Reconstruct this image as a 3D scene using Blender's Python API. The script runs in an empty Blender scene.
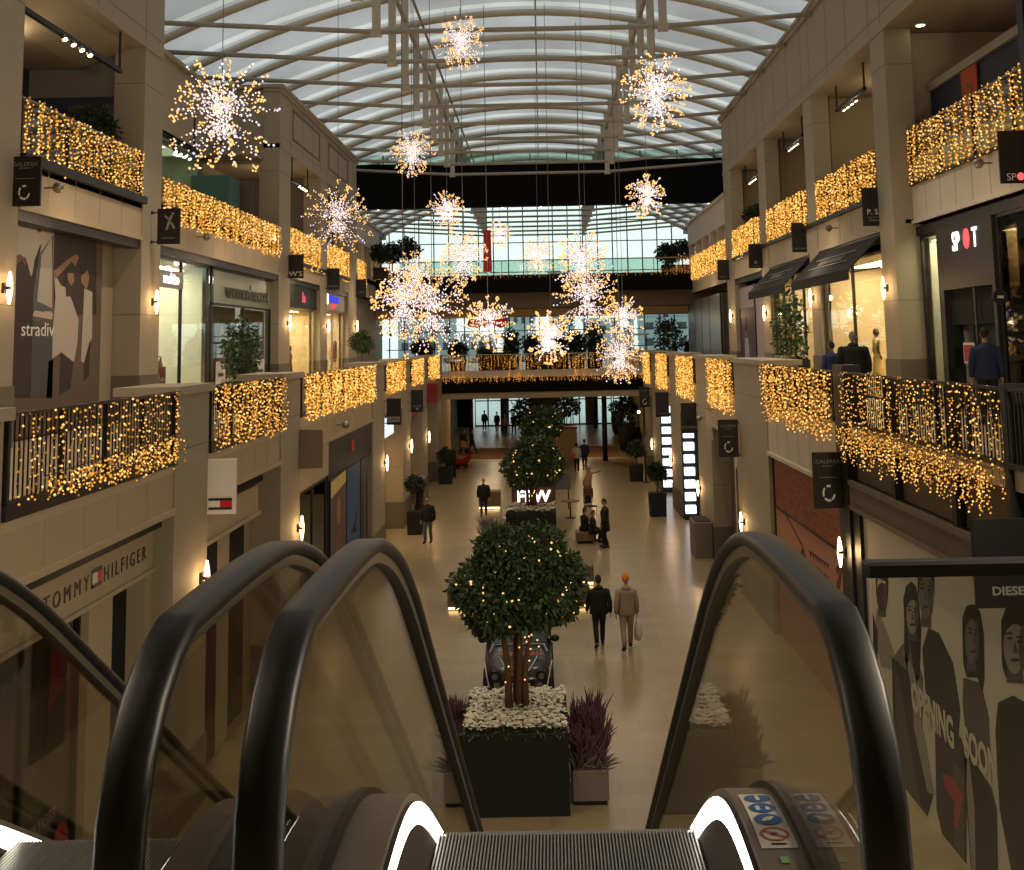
import bpy, math, random
from mathutils import Vector, Matrix, Euler
R = random.Random(7)
SC = bpy.context.scene
COL = SC.collection
PI = math.pi

# ------------------------------------------------------------------ materials
def lin(c):
    return tuple(((x/12.92) if x <= .04045 else ((x+.055)/1.055)**2.4) for x in c)
def rgb(r, g, b): return lin((r/255, g/255, b/255))
M = {}
def mat(name, col, rough=.6, metal=0., var=.0, vscale=3., bump=0., bscale=40., emit=None, estr=0., coat=0., spec=.5):
    m = bpy.data.materials.new(name); m.use_nodes = True
    nt = m.node_tree; b = nt.nodes['Principled BSDF']
    b.inputs['Base Color'].default_value = (*col, 1)
    b.inputs['Roughness'].default_value = rough
    b.inputs['Metallic'].default_value = metal
    b.inputs['Specular IOR Level'].default_value = spec
    if coat: b.inputs['Coat Weight'].default_value = coat; b.inputs['Coat Roughness'].default_value = .15
    if emit:
        b.inputs['Emission Color'].default_value = (*emit, 1); b.inputs['Emission Strength'].default_value = estr
    if var or bump:
        tc = nt.nodes.new('ShaderNodeTexCoord'); nz = nt.nodes.new('ShaderNodeTexNoise')
        nz.inputs['Scale'].default_value = vscale; nz.inputs['Detail'].default_value = 4
        nt.links.new(tc.outputs['Object'], nz.inputs['Vector'])
        if var:
            rp = nt.nodes.new('ShaderNodeMapRange'); rp.inputs[3].default_value = 1-var; rp.inputs[4].default_value = 1+var
            nt.links.new(nz.outputs['Fac'], rp.inputs[0])
            mx = nt.nodes.new('ShaderNodeVectorMath'); mx.operation = 'SCALE'; mx.inputs[0].default_value = col
            nt.links.new(rp.outputs[0], mx.inputs['Scale']); nt.links.new(mx.outputs[0], b.inputs['Base Color'])
        if bump:
            n2 = nt.nodes.new('ShaderNodeTexNoise'); n2.inputs['Scale'].default_value = bscale
            nt.links.new(tc.outputs['Object'], n2.inputs['Vector'])
            bp = nt.nodes.new('ShaderNodeBump'); bp.inputs['Strength'].default_value = bump; bp.inputs['Distance'].default_value = .01
            nt.links.new(n2.outputs['Fac'], bp.inputs['Height']); nt.links.new(bp.outputs[0], b.inputs['Normal'])
    M[name] = m
    return m
def emat(name, col, s, sampling='AUTO'):
    m = bpy.data.materials.new(name); m.use_nodes = True; nt = m.node_tree
    nt.nodes.remove(nt.nodes['Principled BSDF']); e = nt.nodes.new('ShaderNodeEmission')
    e.inputs[0].default_value = (*col, 1); e.inputs[1].default_value = s
    nt.links.new(e.outputs[0], nt.nodes['Material Output'].inputs[0])
    m.cycles.emission_sampling = sampling
    M[name] = m; return m
def glassmat(name, tint, gloss=.12, rough=.02):
    """thin architectural glass: mostly see-through, mirror share rising at grazing angles"""
    m = bpy.data.materials.new(name); m.use_nodes = True; nt = m.node_tree
    nt.nodes.remove(nt.nodes['Principled BSDF'])
    t = nt.nodes.new('ShaderNodeBsdfTransparent'); t.inputs[0].default_value = (*tint, 1)
    g = nt.nodes.new('ShaderNodeBsdfGlossy'); g.inputs['Roughness'].default_value = rough
    lw = nt.nodes.new('ShaderNodeLayerWeight'); lw.inputs[0].default_value = .5
    pw = nt.nodes.new('ShaderNodeMath'); pw.operation = 'POWER'; pw.inputs[1].default_value = 5.
    nt.links.new(lw.outputs['Facing'], pw.inputs[0])
    mr = nt.nodes.new('ShaderNodeMapRange'); mr.inputs[3].default_value = gloss*.35; mr.inputs[4].default_value = .8
    nt.links.new(pw.outputs[0], mr.inputs[0])
    mx = nt.nodes.new('ShaderNodeMixShader')
    nt.links.new(mr.outputs[0], mx.inputs[0]); nt.links.new(t.outputs[0], mx.inputs[1]); nt.links.new(g.outputs[0], mx.inputs[2])
    nt.links.new(mx.outputs[0], nt.nodes['Material Output'].inputs[0])
    M[name] = m; return m

# ------------------------------------------------------------------ mesh builder (world coordinates in, local to the thing out)
class MB:
    def __init__(s): s.v = []; s.f = []; s.mi = []; s.cur = 0; s.sm = []; s.smooth = False
    def _add(s, vs, fs):
        n = len(s.v); s.v += [tuple(p) for p in vs]
        s.f += [tuple(i+n for i in q) for q in fs]; s.mi += [s.cur]*len(fs); s.sm += [s.smooth]*len(fs)
        return s
    def box(s, x0, x1, y0, y1, z0, z1):
        if x0 > x1: x0, x1 = x1, x0
        if y0 > y1: y0, y1 = y1, y0
        if z0 > z1: z0, z1 = z1, z0
        vs = [(x, y, z) for z in (z0, z1) for y in (y0, y1) for x in (x0, x1)]
        return s._add(vs, [(0,2,3,1),(4,5,7,6),(0,1,5,4),(2,6,7,3),(0,4,6,2),(1,3,7,5)])
    def bbox(s, x0, x1, y0, y1, z0, z1, b=.02):
        """box with chamfered vertical edges and top"""
        p = [(x0+b,y0),(x1-b,y0),(x1,y0+b),(x1,y1-b),(x1-b,y1),(x0+b,y1),(x0,y1-b),(x0,y0+b)]
        q = [(x0+b,y0+b),(x1-b,y0+b),(x1-b,y0+b),(x1-b,y1-b),(x1-b,y1-b),(x0+b,y1-b),(x0+b,y1-b),(x0+b,y0+b)]
        vs = [(x,y,z0) for x,y in p]+[(x,y,z1-b) for x,y in p]+[(x,y,z1) for x,y in q]
        fs = [tuple(range(7,-1,-1)), tuple(range(16,24))]
        for k in (0,8):
            for i in range(8): fs.append((k+i, k+(i+1)%8, k+8+(i+1)%8, k+8+i))
        return s._add(vs, fs)
    def tube(s, p0, p1, r0, r1=None, n=8, caps=True):
        if r1 is None: r1 = r0
        p0 = Vector(p0); p1 = Vector(p1); d = (p1-p0)
        if d.length < 1e-6: return s
        d.normalize(); a = d.orthogonal().normalized(); b = d.cross(a)
        vs = []
        for p, r in ((p0, r0), (p1, r1)):
            for i in range(n):
                t = 2*PI*i/n; vs.append(p+a*math.cos(t)*r+b*math.sin(t)*r)
        fs = [(i, (i+1)%n, n+(i+1)%n, n+i) for i in range(n)]
        if caps and n > 2: fs += [tuple(range(n-1,-1,-1)), tuple(range(n, 2*n))]
        return s._add(vs, fs)
    def path(s, pts, r, n=6):
        rr = r if isinstance(r, (list, tuple)) else [r]*len(pts)
        pts = [Vector(p) for p in pts]; vs = []; a = None
        for k, p in enumerate(pts):
            d = (pts[min(k+1, len(pts)-1)]-pts[max(k-1, 0)]).normalized()
            if a is None: a = d.orthogonal().normalized()
            a = (a-d*a.dot(d)).normalized(); b = d.cross(a)
            for i in range(n):
                t = 2*PI*i/n; vs.append(p+a*math.cos(t)*rr[k]+b*math.sin(t)*rr[k])
        fs = []
        for k in range(len(pts)-1):
            for i in range(n): fs.append((k*n+i, k*n+(i+1)%n, (k+1)*n+(i+1)%n, (k+1)*n+i))
        fs += [tuple(range(n-1,-1,-1)), tuple(range((len(pts)-1)*n, len(pts)*n))]
        return s._add(vs, fs)
    def sweepyz(s, path, sec, x0):
        """sweep a section [(dx, dn)] along a path [(y,z)] in the y-z plane; dn is along the path's normal (up side)"""
        vs = []; n = len(sec); K = len(path)
        for k, (y, z) in enumerate(path):
            ya, za = path[max(k-1,0)]; yb, zb = path[min(k+1,K-1)]
            l = math.hypot(yb-ya, zb-za) or 1; ty, tz = (yb-ya)/l, (zb-za)/l
            ny, nz = -tz, ty
            for dx, dn in sec: vs.append((x0+dx, y+ny*dn, z+nz*dn))
        fs = []
        for k in range(K-1):
            for i in range(n): fs.append((k*n+i, k*n+(i+1)%n, (k+1)*n+(i+1)%n, (k+1)*n+i))
        fs += [tuple(range(n-1,-1,-1)), tuple(range((K-1)*n, K*n))]
        return s._add(vs, fs)
    def octa(s, p, r):
        x, y, z = p
        return s._add([(x+r,y,z),(x-r,y,z),(x,y+r,z),(x,y-r,z),(x,y,z+r),(x,y,z-r)],
            [(0,2,4),(2,1,4),(1,3,4),(3,0,4),(2,0,5),(1,2,5),(3,1,5),(0,3,5)])
    def ball(s, c, r, nu=12, nv=8, sx=1, sy=1, sz=1):
        vs = [(c[0], c[1], c[2]-r*sz)]; 
        for j in range(1, nv):
            t = -PI/2+PI*j/nv
            for i in range(nu):
                a = 2*PI*i/nu; vs.append((c[0]+r*sx*math.cos(t)*math.cos(a), c[1]+r*sy*math.cos(t)*math.sin(a), c[2]+r*sz*math.sin(t)))
        vs.append((c[0], c[1], c[2]+r*sz)); fs = []
        for i in range(nu): fs.append((0, 1+(i+1)%nu, 1+i))
        for j in range(nv-2):
            for i in range(nu):
                a = 1+j*nu; fs.append((a+i, a+(i+1)%nu, a+nu+(i+1)%nu, a+nu+i))
        a = 1+(nv-2)*nu
        for i in range(nu): fs.append((a+i, a+(i+1)%nu, len(vs)-1))
        return s._add(vs, fs)
    def prism(s, poly, axis, a0, a1):
        """extrude a 2-D polygon. axis x: poly (y,z); y: poly (x,z); z: poly (x,y)"""
        n = len(poly)
        def P(u, v, a): return (a,u,v) if axis=='x' else ((u,a,v) if axis=='y' else (u,v,a))
        vs = [P(u,v,a0) for u,v in poly]+[P(u,v,a1) for u,v in poly]
        fs = [tuple(range(n-1,-1,-1)), tuple(range(n,2*n))]+[(i,(i+1)%n,n+(i+1)%n,n+i) for i in range(n)]
        return s._add(vs, fs)
    def lathe(s, prof, c=(0,0,0), n=20):
        vs = []; K = len(prof)
        for r, z in prof:
            for i in range(n):
                a = 2*PI*i/n; vs.append((c[0]+r*math.cos(a), c[1]+r*math.sin(a), c[2]+z))
        fs = [(k*n+i, k*n+(i+1)%n, (k+1)*n+(i+1)%n, (k+1)*n+i) for k in range(K-1) for i in range(n)]
        fs += [tuple(range(n-1,-1,-1)), tuple(range((K-1)*n, K*n))]
        return s._add(vs, fs)
    def quad(s, a, b, c, d): return s._add([a,b,c,d], [(0,1,2,3)])
    def build(s, name, m, parent=None, smooth=False, local=False):
        me = bpy.data.meshes.new(name)
        vs = s.v
        root = parent
        while root is not None and root.parent is not None: root = root.parent
        if root is not None and not local:
            c, sn = math.cos(-root.rotation_euler[2]), math.sin(-root.rotation_euler[2]); L = root.location
            vs = [((x-L[0])*c-(y-L[1])*sn, (x-L[0])*sn+(y-L[1])*c, z-L[2]) for x,y,z in vs]
        me.from_pydata(vs, [], s.f)
        ms = m if isinstance(m, (list, tuple)) else [m]
        for k in ms: me.materials.append(M[k] if isinstance(k, str) else k)
        if len(ms) > 1: me.polygons.foreach_set('material_index', s.mi)
        if smooth or any(s.sm): me.polygons.foreach_set('use_smooth', [True]*len(s.f) if smooth else s.sm)
        me.update()
        o = bpy.data.objects.new(name, me); COL.objects.link(o)
        if parent is not None: o.parent = parent
        return o

# ------------------------------------------------------------------ things
def tag(o, label=None, cat=None, group=None, kind=None):
    if label: o['label'] = label
    if cat: o['category'] = cat
    if group: o['group'] = group
    if kind: o['kind'] = kind
    return o
def thing(name, label, cat, loc=(0,0,0), rz=0., group=None):
    o = bpy.data.objects.new(name, None); COL.objects.link(o); o.empty_display_size = .2
    o.location = loc; o.rotation_euler = (0,0,rz)
    return tag(o, label, cat, group)
def struct(name, mb, m, smooth=False, parent=None):
    o = mb.build(name, m, parent, smooth); o['kind'] = 'structure'; return o
KIDS = {}
def copy_tree(o, parent=None):
    c = o.copy(); COL.objects.link(c); c.parent = parent
    for ch in [k for k in o.children]: copy_tree(ch, c)
    return c
def text_mesh(txt, size, depth=.01, align='CENTER', bold=0.):
    cu = bpy.data.curves.new('lettering', 'FONT'); cu.body = txt; cu.size = size; cu.extrude = depth; cu.align_x = align
    cu.offset = bold; cu.resolution_u = 3
    o = bpy.data.objects.new('lettering', cu); COL.objects.link(o)
    dg = bpy.context.evaluated_depsgraph_get(); me = bpy.data.meshes.new_from_object(o.evaluated_get(dg))
    bpy.data.objects.remove(o); bpy.data.curves.remove(cu)
    return me
def letters(txt, size, pos, ux, m, parent=None, depth=.01, name='lettering', sx=1., bold=0., up=(0,0,1), align='CENTER'):
    """text whose reading direction is the unit vector ux, upright along up, its middle at pos (world)"""
    me = text_mesh(txt, size, depth, align, bold)
    ux = Vector(ux).normalized(); uy = Vector(up).normalized(); uz = ux.cross(uy)
    P = Vector(pos)
    root = parent
    while root is not None and root.parent is not None: root = root.parent
    vs = []
    for v in me.vertices:
        p = P+ux*(v.co.x*sx)+uy*v.co.y+uz*v.co.z
        if root is not None:
            c, sn = math.cos(-root.rotation_euler[2]), math.sin(-root.rotation_euler[2]); L = root.location
            q = p-L; p = Vector((q.x*c-q.y*sn, q.x*sn+q.y*c, q.z))
        vs.append(p)
    for v, p in zip(me.vertices, vs): v.co = p
    me.materials.clear(); me.materials.append(M[m]); me.update()
    o = bpy.data.objects.new(name, me); COL.objects.link(o)
    if parent is not None: o.parent = parent
    return o
def lamp_area(name, loc, rot, size, col, w, shape='SQUARE', size_y=None, spread=None):
    l = bpy.data.lights.new(name, 'AREA'); l.energy = w; l.color = col; l.size = size; l.shape = shape
    if size_y: l.shape = 'RECTANGLE'; l.size_y = size_y
    if spread: l.spread = spread
    o = bpy.data.objects.new(name, l); COL.objects.link(o); o.location = loc; o.rotation_euler = rot
    o.visible_camera = True
    return o

# ------------------------------------------------------------------ camera (photo: 1024 x 870)
FPX, PITCH, ROLL, EYE = 1100., math.radians(6.5), math.radians(1.15), 7.7
PX, PY = 539.485, 216.697
cam = bpy.data.cameras.new('camera'); co = bpy.data.objects.new('camera', cam); COL.objects.link(co)
fwd = Vector((0, math.cos(PITCH), math.sin(PITCH))); up0 = Vector((0, -math.sin(PITCH), math.cos(PITCH))); rt0 = Vector((1,0,0))
rt = rt0*math.cos(ROLL)-up0*math.sin(ROLL); upv = up0*math.cos(ROLL)+rt0*math.sin(ROLL)
mw = Matrix((( rt.x, upv.x, -fwd.x, 0),(rt.y, upv.y, -fwd.y, 0),(rt.z, upv.z, -fwd.z, EYE),(0,0,0,1)))
co.matrix_world = mw
cam.sensor_width = 36.; cam.sensor_fit = 'HORIZONTAL'; cam.lens = FPX*36/1024
cam.shift_x = -(PX-512)/1024; cam.shift_y = (PY-435)/1024
cam.clip_start = .05; cam.clip_end = 600
SC.camera = co
def ray(u, v): return fwd+rt*((u-PX)/FPX)-upv*((v-PY)/FPX)
def on_x(u, v, X): d = ray(u, v); t = X/d.x; return (d.y*t, EYE+d.z*t)          # -> (y, z) on a side wall
def on_y(u, v, Y): d = ray(u, v); t = Y/d.y; return (d.x*t, EYE+d.z*t)          # -> (x, z) on a cross wall
def on_z(u, v, Z): d = ray(u, v); t = (Z-EYE)/d.z; return (d.x*t, d.y*t)        # -> (x, y) on a floor
SC.view_settings.view_transform = 'Standard'; SC.view_settings.look = 'None'; SC.view_settings.gamma = 1.
SC.view_settings.exposure = 0.; SC.view_settings.use_curve_mapping = False
# ------------------------------------------------------------------ material list
mat('stone', rgb(158,146,126), .75, var=.06, vscale=.8)
mat('stone_dark', rgb(104,94,80), .6, var=.06)
mat('fascia_beige', rgb(178,160,132), .7, var=.04, vscale=.7)
mat('fascia_white', rgb(200,188,172), .65, var=.03, vscale=.7)
mat('plaster', rgb(160,146,122), .85, var=.04)
mat('plaster_grey', rgb(118,112,102), .8, var=.07, vscale=1.2)
mat('ceiling_tan', rgb(186,158,112), .85)
mat('taupe', rgb(96,84,68), .8, var=.05)
mat('black_steel', rgb(13,12,12), .5)
mat('black_matt', rgb(15,14,13), .8)
mat('beam_black', rgb(8,8,8), .9, spec=.2)
mat('void', rgb(10,9,9), .9)
mat('steel', rgb(150,142,130), .38, metal=.85)
mat('bronze', rgb(84,78,66), .4, metal=.5, var=.04)
mat('bronze_dark', rgb(66,56,47), .4, metal=.6)
mat('panel_steel', rgb(132,120,108), .5, metal=.5, var=.03)
mat('gold_rim', rgb(200,160,90), .3, metal=.9)
mat('rubber', rgb(12,10,9), .46)
mat('brush_yellow', rgb(186,140,20), .6)
mat('step_metal', rgb(128,124,118), .42, metal=.6)
mat('step_groove', rgb(40,38,36), .6)
mat('rib', rgb(184,174,154), .6)
mat('chord', rgb(158,150,134), .55)
mat('mull', rgb(52,54,54), .5)
mat('white_paint', rgb(226,222,214), .6)
mat('letter_white', rgb(232,228,220), .5)
mat('letter_dark', rgb(60,50,44), .5)
mat('letter_grey', rgb(140,136,130), .5)
mat('sign_brown', rgb(25,18,13), .5)
mat('sign_black', rgb(8,7,7), .45)
mat('sign_red', rgb(150,20,26), .5)
mat('flag_red', rgb(190,24,44), .5)
mat('flag_navy', rgb(20,22,48), .5)
mat('sign_white', rgb(214,208,200), .55)
mat('sign_greybrown', rgb(120,104,88), .45, metal=.4)
mat('carpet', rgb(120,88,52), .85, var=.1, vscale=3)
mat('tile_pale', rgb(186,168,140), .4, var=.05)
mat('planter_black', rgb(11,10,9), .75, var=.1)
mat('planter_grey', rgb(118,110,100), .7, var=.08)
mat('soil', rgb(30,24,18), .95)
mat('leaf', rgb(58,78,42), .55, var=.35, vscale=6)
mat('leaf_dark', rgb(34,46,30), .6, var=.3, vscale=6)
mat('leaf_grey', rgb(58,70,52), .6, var=.3, vscale=6)
mat('heather', rgb(104,70,84), .8, var=.4, vscale=14)
mat('heather_grey', rgb(120,112,110), .8, var=.3, vscale=14)
mat('petal', rgb(226,220,202), .7, var=.05)
mat('bark', rgb(98,70,44), .85, var=.25, vscale=12)
mat('brick_print', rgb(150,84,52), .8, var=.15, vscale=5)
mat('pink_print', rgb(176,122,96), .75, var=.04, vscale=1)
mat('ink_brown', rgb(84,50,36), .8)
mat('paper_grey', rgb(206,198,182), .8, var=.04, vscale=.8)
mat('frosted', rgb(128,134,112), .4); mat('print_white', rgb(206,198,182), .8)
mat('ink0', rgb(28,26,25), .8); mat('ink1', rgb(52,49,46), .8); mat('ink2', rgb(84,79,74), .8)
mat('ink3', rgb(112,105,98), .8); mat('ink4', rgb(150,142,132), .8)
mat('photo_warm', rgb(96,80,68), .7, var=.1); mat('photo_sky', rgb(176,166,156), .7)
mat('photo_shirt', rgb(186,172,160), .7); mat('photo_skin', rgb(150,112,86), .7); mat('photo_dark', rgb(48,38,36), .7)
mat('photo_skin2', rgb(110,78,60), .7); mat('photo_blue', rgb(52,84,128), .6, var=.25, vscale=2); mat('photo_grey', rgb(74,72,72), .7)
mat('photo_bluegrey', rgb(86,88,94), .7)
mat('skin', rgb(176,128,100), .6); mat('skin_pale', rgb(196,150,120), .6)
mat('hair_dark', rgb(26,20,17), .8); mat('hair_grey', rgb(120,112,104), .8); mat('hair_brown', rgb(66,44,30), .8)
mat('cloth_black', rgb(17,16,18), .85); mat('cloth_dark', rgb(30,28,30), .9); mat('cloth_navy', rgb(28,40,66), .85)
mat('cloth_jeans', rgb(76,86,104), .9); mat('cloth_grey', rgb(152,134,118), .95, var=.05); mat('cloth_white', rgb(196,184,170), .9)
mat('cloth_tan', rgb(128,90,58), .9); mat('cloth_blue', rgb(36,58,96), .85); mat('orange_wool', rgb(232,128,18), .9, bump=.4, bscale=90)
mat('bag_white', rgb(204,198,188), .5); mat('bag_orange', rgb(170,84,44), .7); mat('shoe', rgb(24,22,22), .6); mat('sole_white', rgb(200,196,190), .7)
mat('dress_gold', rgb(214,190,120), .7); mat('mannequin', rgb(60,44,32), .5)
mat('car_body', rgb(26,26,29), .32, coat=.25); mat('car_glass', rgb(58,70,74), .12, metal=.2); mat('tyre', rgb(14,14,14), .85)
mat('trim_white', rgb(205,204,200), .4); mat('text_red', rgb(214,70,66), .5); mat('plate', rgb(190,188,176), .5); mat('lens', rgb(120,124,124), .1, metal=.3)
mat('wood_brown', rgb(86,52,32), .55, var=.15, vscale=5); mat('bench_box', rgb(110,88,64), .6)
mat('sofa_red', rgb(170,34,26), .7); mat('teal_box', rgb(54,92,84), .6); mat('sticker_white', rgb(218,214,212), .5); mat('sticker_blue', rgb(40,92,160), .5)
mat('sticker_red', rgb(196,60,78), .5); mat('sensor_green', rgb(120,170,110), .4)
mat('awning', rgb(22,21,20), .85); mat('navy_wall', rgb(34,42,58), .7); mat('orange_banner', rgb(176,64,24), .7)
mat('cream_wall', rgb(222,200,168), .8); mat('shop_white', rgb(214,212,196), .8); mat('purple_print', rgb(60,46,62), .6); mat('lilac_wall', rgb(150,138,142), .7)
mat('metal_panel', rgb(104,102,100), .35, metal=.6, var=.12, vscale=2.)
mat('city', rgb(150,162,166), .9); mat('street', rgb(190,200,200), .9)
mat('bulb_wire', rgb(60,48,34), .7); mat('cable', rgb(120,116,110), .5)
mat('ribbon_red', rgb(180,30,40), .6)
emat('bulb_amber', (1., .43, .06), 1.0); emat('bulb_gold', (1., .54, .14), 1.7); emat('bulb_dim', (1., .38, .06), .42)
emat('bulb_pink', (1., .72, .60), 1.7); emat('bulb_ice', (.80, .72, .86), 1.5); emat('bulb_tip', (1., .54, .20), 1.6)
emat('led_white', (1., .93, .80), 9.); emat('sconce_glow', (1., .66, .32), 9.); emat('spot_glow', (1., .78, .5), 10.)
emat('sign_lit', (1., .95, .95), 2.6); emat('sign_lit_red', (1., .08, .08), 2.0); emat('sign_blue', (.05, .07, .8), 1.2); emat('sign_redglow', (1., .12, .14), .9)
emat('lightbox', (.86, .92, 1.), 1.7); emat('shop_tube', (1., .84, .55), 6.); emat('shop_tube_cool', (.95, 1., .88), 5.)
emat('teal_neon', (.6, 1., .85), 1.6); emat('warm_strip', (1., .62, .25), 6.); emat('screen_white', (.8,.92,1.), 1.2)
glassmat('glass', (.93,.95,.93), .10); glassmat('glass_rail', (.86,.90,.84), .10); glassmat('glass_esc', (.80,.79,.73), .28)
glassmat('glass_window', (.93,.98,.96), .10); glassmat('glass_green', (.72,.86,.80), .2); glassmat('glass_shop', (.9,.92,.88), .12); glassmat('glass_dark', (.30,.30,.28), .25)

# roof membrane: lets daylight through, diffusing
m = bpy.data.materials.new('membrane'); m.use_nodes = True; nt = m.node_tree; nt.nodes.remove(nt.nodes['Principled BSDF'])
t = nt.nodes.new('ShaderNodeBsdfTranslucent'); t.inputs[0].default_value = (.56,.52,.53,1)
d = nt.nodes.new('ShaderNodeBsdfDiffuse'); d.inputs[0].default_value = (.6,.6,.58,1)
mx = nt.nodes.new('ShaderNodeMixShader'); mx.inputs[0].default_value = .25
nt.links.new(t.outputs[0], mx.inputs[1]); nt.links.new(d.outputs[0], mx.inputs[2]); nt.links.new(mx.outputs[0], nt.nodes['Material Output'].inputs[0])
tc = nt.nodes.new('ShaderNodeTexCoord'); nz = nt.nodes.new('ShaderNodeTexNoise'); nz.inputs['Scale'].default_value = .22; nz.inputs['Detail'].default_value = 3
rp = nt.nodes.new('ShaderNodeMapRange'); rp.inputs[1].default_value = .3; rp.inputs[2].default_value = .7; rp.inputs[3].default_value = .75; rp.inputs[4].default_value = 1.2
vm = nt.nodes.new('ShaderNodeVectorMath'); vm.operation = 'SCALE'; vm.inputs[0].default_value = (.455,.44,.455)
nt.links.new(tc.outputs['Object'], nz.inputs['Vector']); nt.links.new(nz.outputs['Fac'], rp.inputs[0]); nt.links.new(rp.outputs[0], vm.inputs['Scale']); nt.links.new(vm.outputs[0], t.inputs[0])
M['membrane'] = m
m2 = m.copy(); m2.name = 'clear_strip'; n2 = m2.node_tree
for q in n2.nodes:
    if q.type == 'VECT_MATH': q.inputs[0].default_value = (.72,.71,.68)
M['clear_strip'] = m2

# ground floor: big sand-coloured stone slabs in bands
m = mat('floor_stone', rgb(168,146,116), .28); nt = m.node_tree; b = nt.nodes['Principled BSDF']
tc = nt.nodes.new('ShaderNodeTexCoord')
br = nt.nodes.new('ShaderNodeTexBrick'); br.inputs['Scale'].default_value = 1.; br.offset = .5
br.inputs['Color1'].default_value = (*rgb(160,142,110),1); br.inputs['Color2'].default_value = (*rgb(147,130,98),1); br.inputs['Mortar'].default_value = (*rgb(128,110,86),1)
br.inputs['Mortar Size'].default_value = .006; br.inputs['Brick Width'].default_value = 1.2; br.inputs['Row Height'].default_value = .6
nt.links.new(tc.outputs['Object'], br.inputs['Vector'])
b2 = nt.nodes.new('ShaderNodeTexBrick'); b2.inputs['Scale'].default_value = 1.; b2.offset = .37
b2.inputs['Color1'].default_value = (1,1,1,1); b2.inputs['Color2'].default_value = (.78,.78,.79,1); b2.inputs['Mortar'].default_value = (.9,.9,.9,1)
b2.inputs['Mortar Size'].default_value = .0; b2.inputs['Brick Width'].default_value = 4.6; b2.inputs['Row Height'].default_value = 7.2; b2.inputs['Bias'].default_value = -.1
nt.links.new(tc.outputs['Object'], b2.inputs['Vector'])
mm = nt.nodes.new('ShaderNodeMix'); mm.data_type = 'RGBA'; mm.blend_type = 'MULTIPLY'; mm.inputs[0].default_value = 1
nt.links.new(br.outputs[0], mm.inputs[6]); nt.links.new(b2.outputs[0], mm.inputs[7]); nt.links.new(mm.outputs[2], b.inputs['Base Color'])

# brick hoarding
m = M['brick_print']; nt = m.node_tree; b = nt.nodes['Principled BSDF']
tc = nt.nodes.new('ShaderNodeTexCoord'); sp = nt.nodes.new('ShaderNodeSeparateXYZ'); cb = nt.nodes.new('ShaderNodeCombineXYZ')
nt.links.new(tc.outputs['Object'], sp.inputs[0]); nt.links.new(sp.outputs['Y'], cb.inputs['X']); nt.links.new(sp.outputs['Z'], cb.inputs['Y'])
br = nt.nodes.new('ShaderNodeTexBrick'); br.inputs['Scale'].default_value = 1.
br.inputs['Color1'].default_value = (*rgb(158,88,54),1); br.inputs['Color2'].default_value = (*rgb(128,68,42),1); br.inputs['Mortar'].default_value = (*rgb(112,74,54),1)
br.inputs['Brick Width'].default_value = .24; br.inputs['Row Height'].default_value = .08; br.inputs['Mortar Size'].default_value = .01
nt.links.new(cb.outputs[0], br.inputs['Vector']); nt.links.new(br.outputs[0], b.inputs['Base Color'])

# world: flat overcast winter daylight
w = bpy.data.worlds.new('overcast_sky'); SC.world = w; w.use_nodes = True
bg = w.node_tree.nodes['Background']; bg.inputs[0].default_value = (.86,.95,.925,1); bg.inputs[1].default_value = 1.25
# ------------------------------------------------------------------ the hall: levels and planes
L1, L2 = 6.0, 11.4
GL, GR = -6.0, 5.95            # ground-floor fronts and first-floor rail
UL, UR = -9.6, 8.8             # upper fronts
YE = 104.                      # glazed end

# floor
b = MB(); b.box(-15, 15, -6, YE, -.2, 0); struct('floor', b, 'floor_stone')
b = MB(); b.box(-6.3, 5.2, 74.5, 82.5, 0, .012); struct('floor', b, 'carpet')
b = MB(); b.box(-6.6, 5.5, 73.4, 74.5, 0, .014); b.box(-6.6, 5.5, 82.5, 83.6, 0, .014); struct('floor', b, 'tile_pale')
b = MB(); b.box(-80, 80, YE+.2, 260, -.25, -.05); struct('floor', b, 'street')
# first-floor galleries, landing and the deck behind the first bridge
def slab(x0, x1, y0, y1, z0=5.7, z1=6.0, m='tile_pale'):
    b = MB(); b.box(x0, x1, y0, y1, z0, z1); struct('floor', b, m)
slab(-15, GL-.02, -6, 66); slab(GR+.02, 15, -6, 66)
slab(-15, 15, 66.3, 96, 5.0, 6.0)
slab(-15, -9.0, 96, YE, 5.0, 6.0); slab(9.0, 15, 96, YE, 5.0, 6.0)
b = MB(); b.box(GL, -2.32, -6, 3.3, 5.5, 6.0); b.box(.84, GR, -6, 3.3, 5.5, 6.0); b.box(-2.32, .84, -6, 2.35, 5.5, 5.98)
struct('floor', b, 'tile_pale')
# ground-floor ceilings under the galleries, entrance hall ceiling
b = MB(); b.box(-15, GL-.35, -6, 66, 5.1, 5.2); b.box(GR+.35, 15, -6, 66, 5.1, 5.2); struct('ceiling', b, 'plaster')
b = MB(); b.box(-15, 15, 66.4, YE, 4.42, 4.5); struct('ceiling', b, 'ceiling_tan')
# second-floor slabs
b = MB(); b.box(-15, UL-.02, -6, 66, 11.1, L2); b.box(9.34, 15, -6, 27.7, 11.1, L2); b.box(UR+.06, 15, 27.7, 66, 11.1, L2); struct('floor', b, 'tile_pale')
b = MB(); b.box(-15, UL-.3, -6, 66, 10.45, 10.55); b.box(9.7, 15, -6, 27.2, 10.45, 10.55); b.box(UR+.3, 15, 27.2, 66, 10.45, 10.55); struct('ceiling', b, 'plaster')
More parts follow.
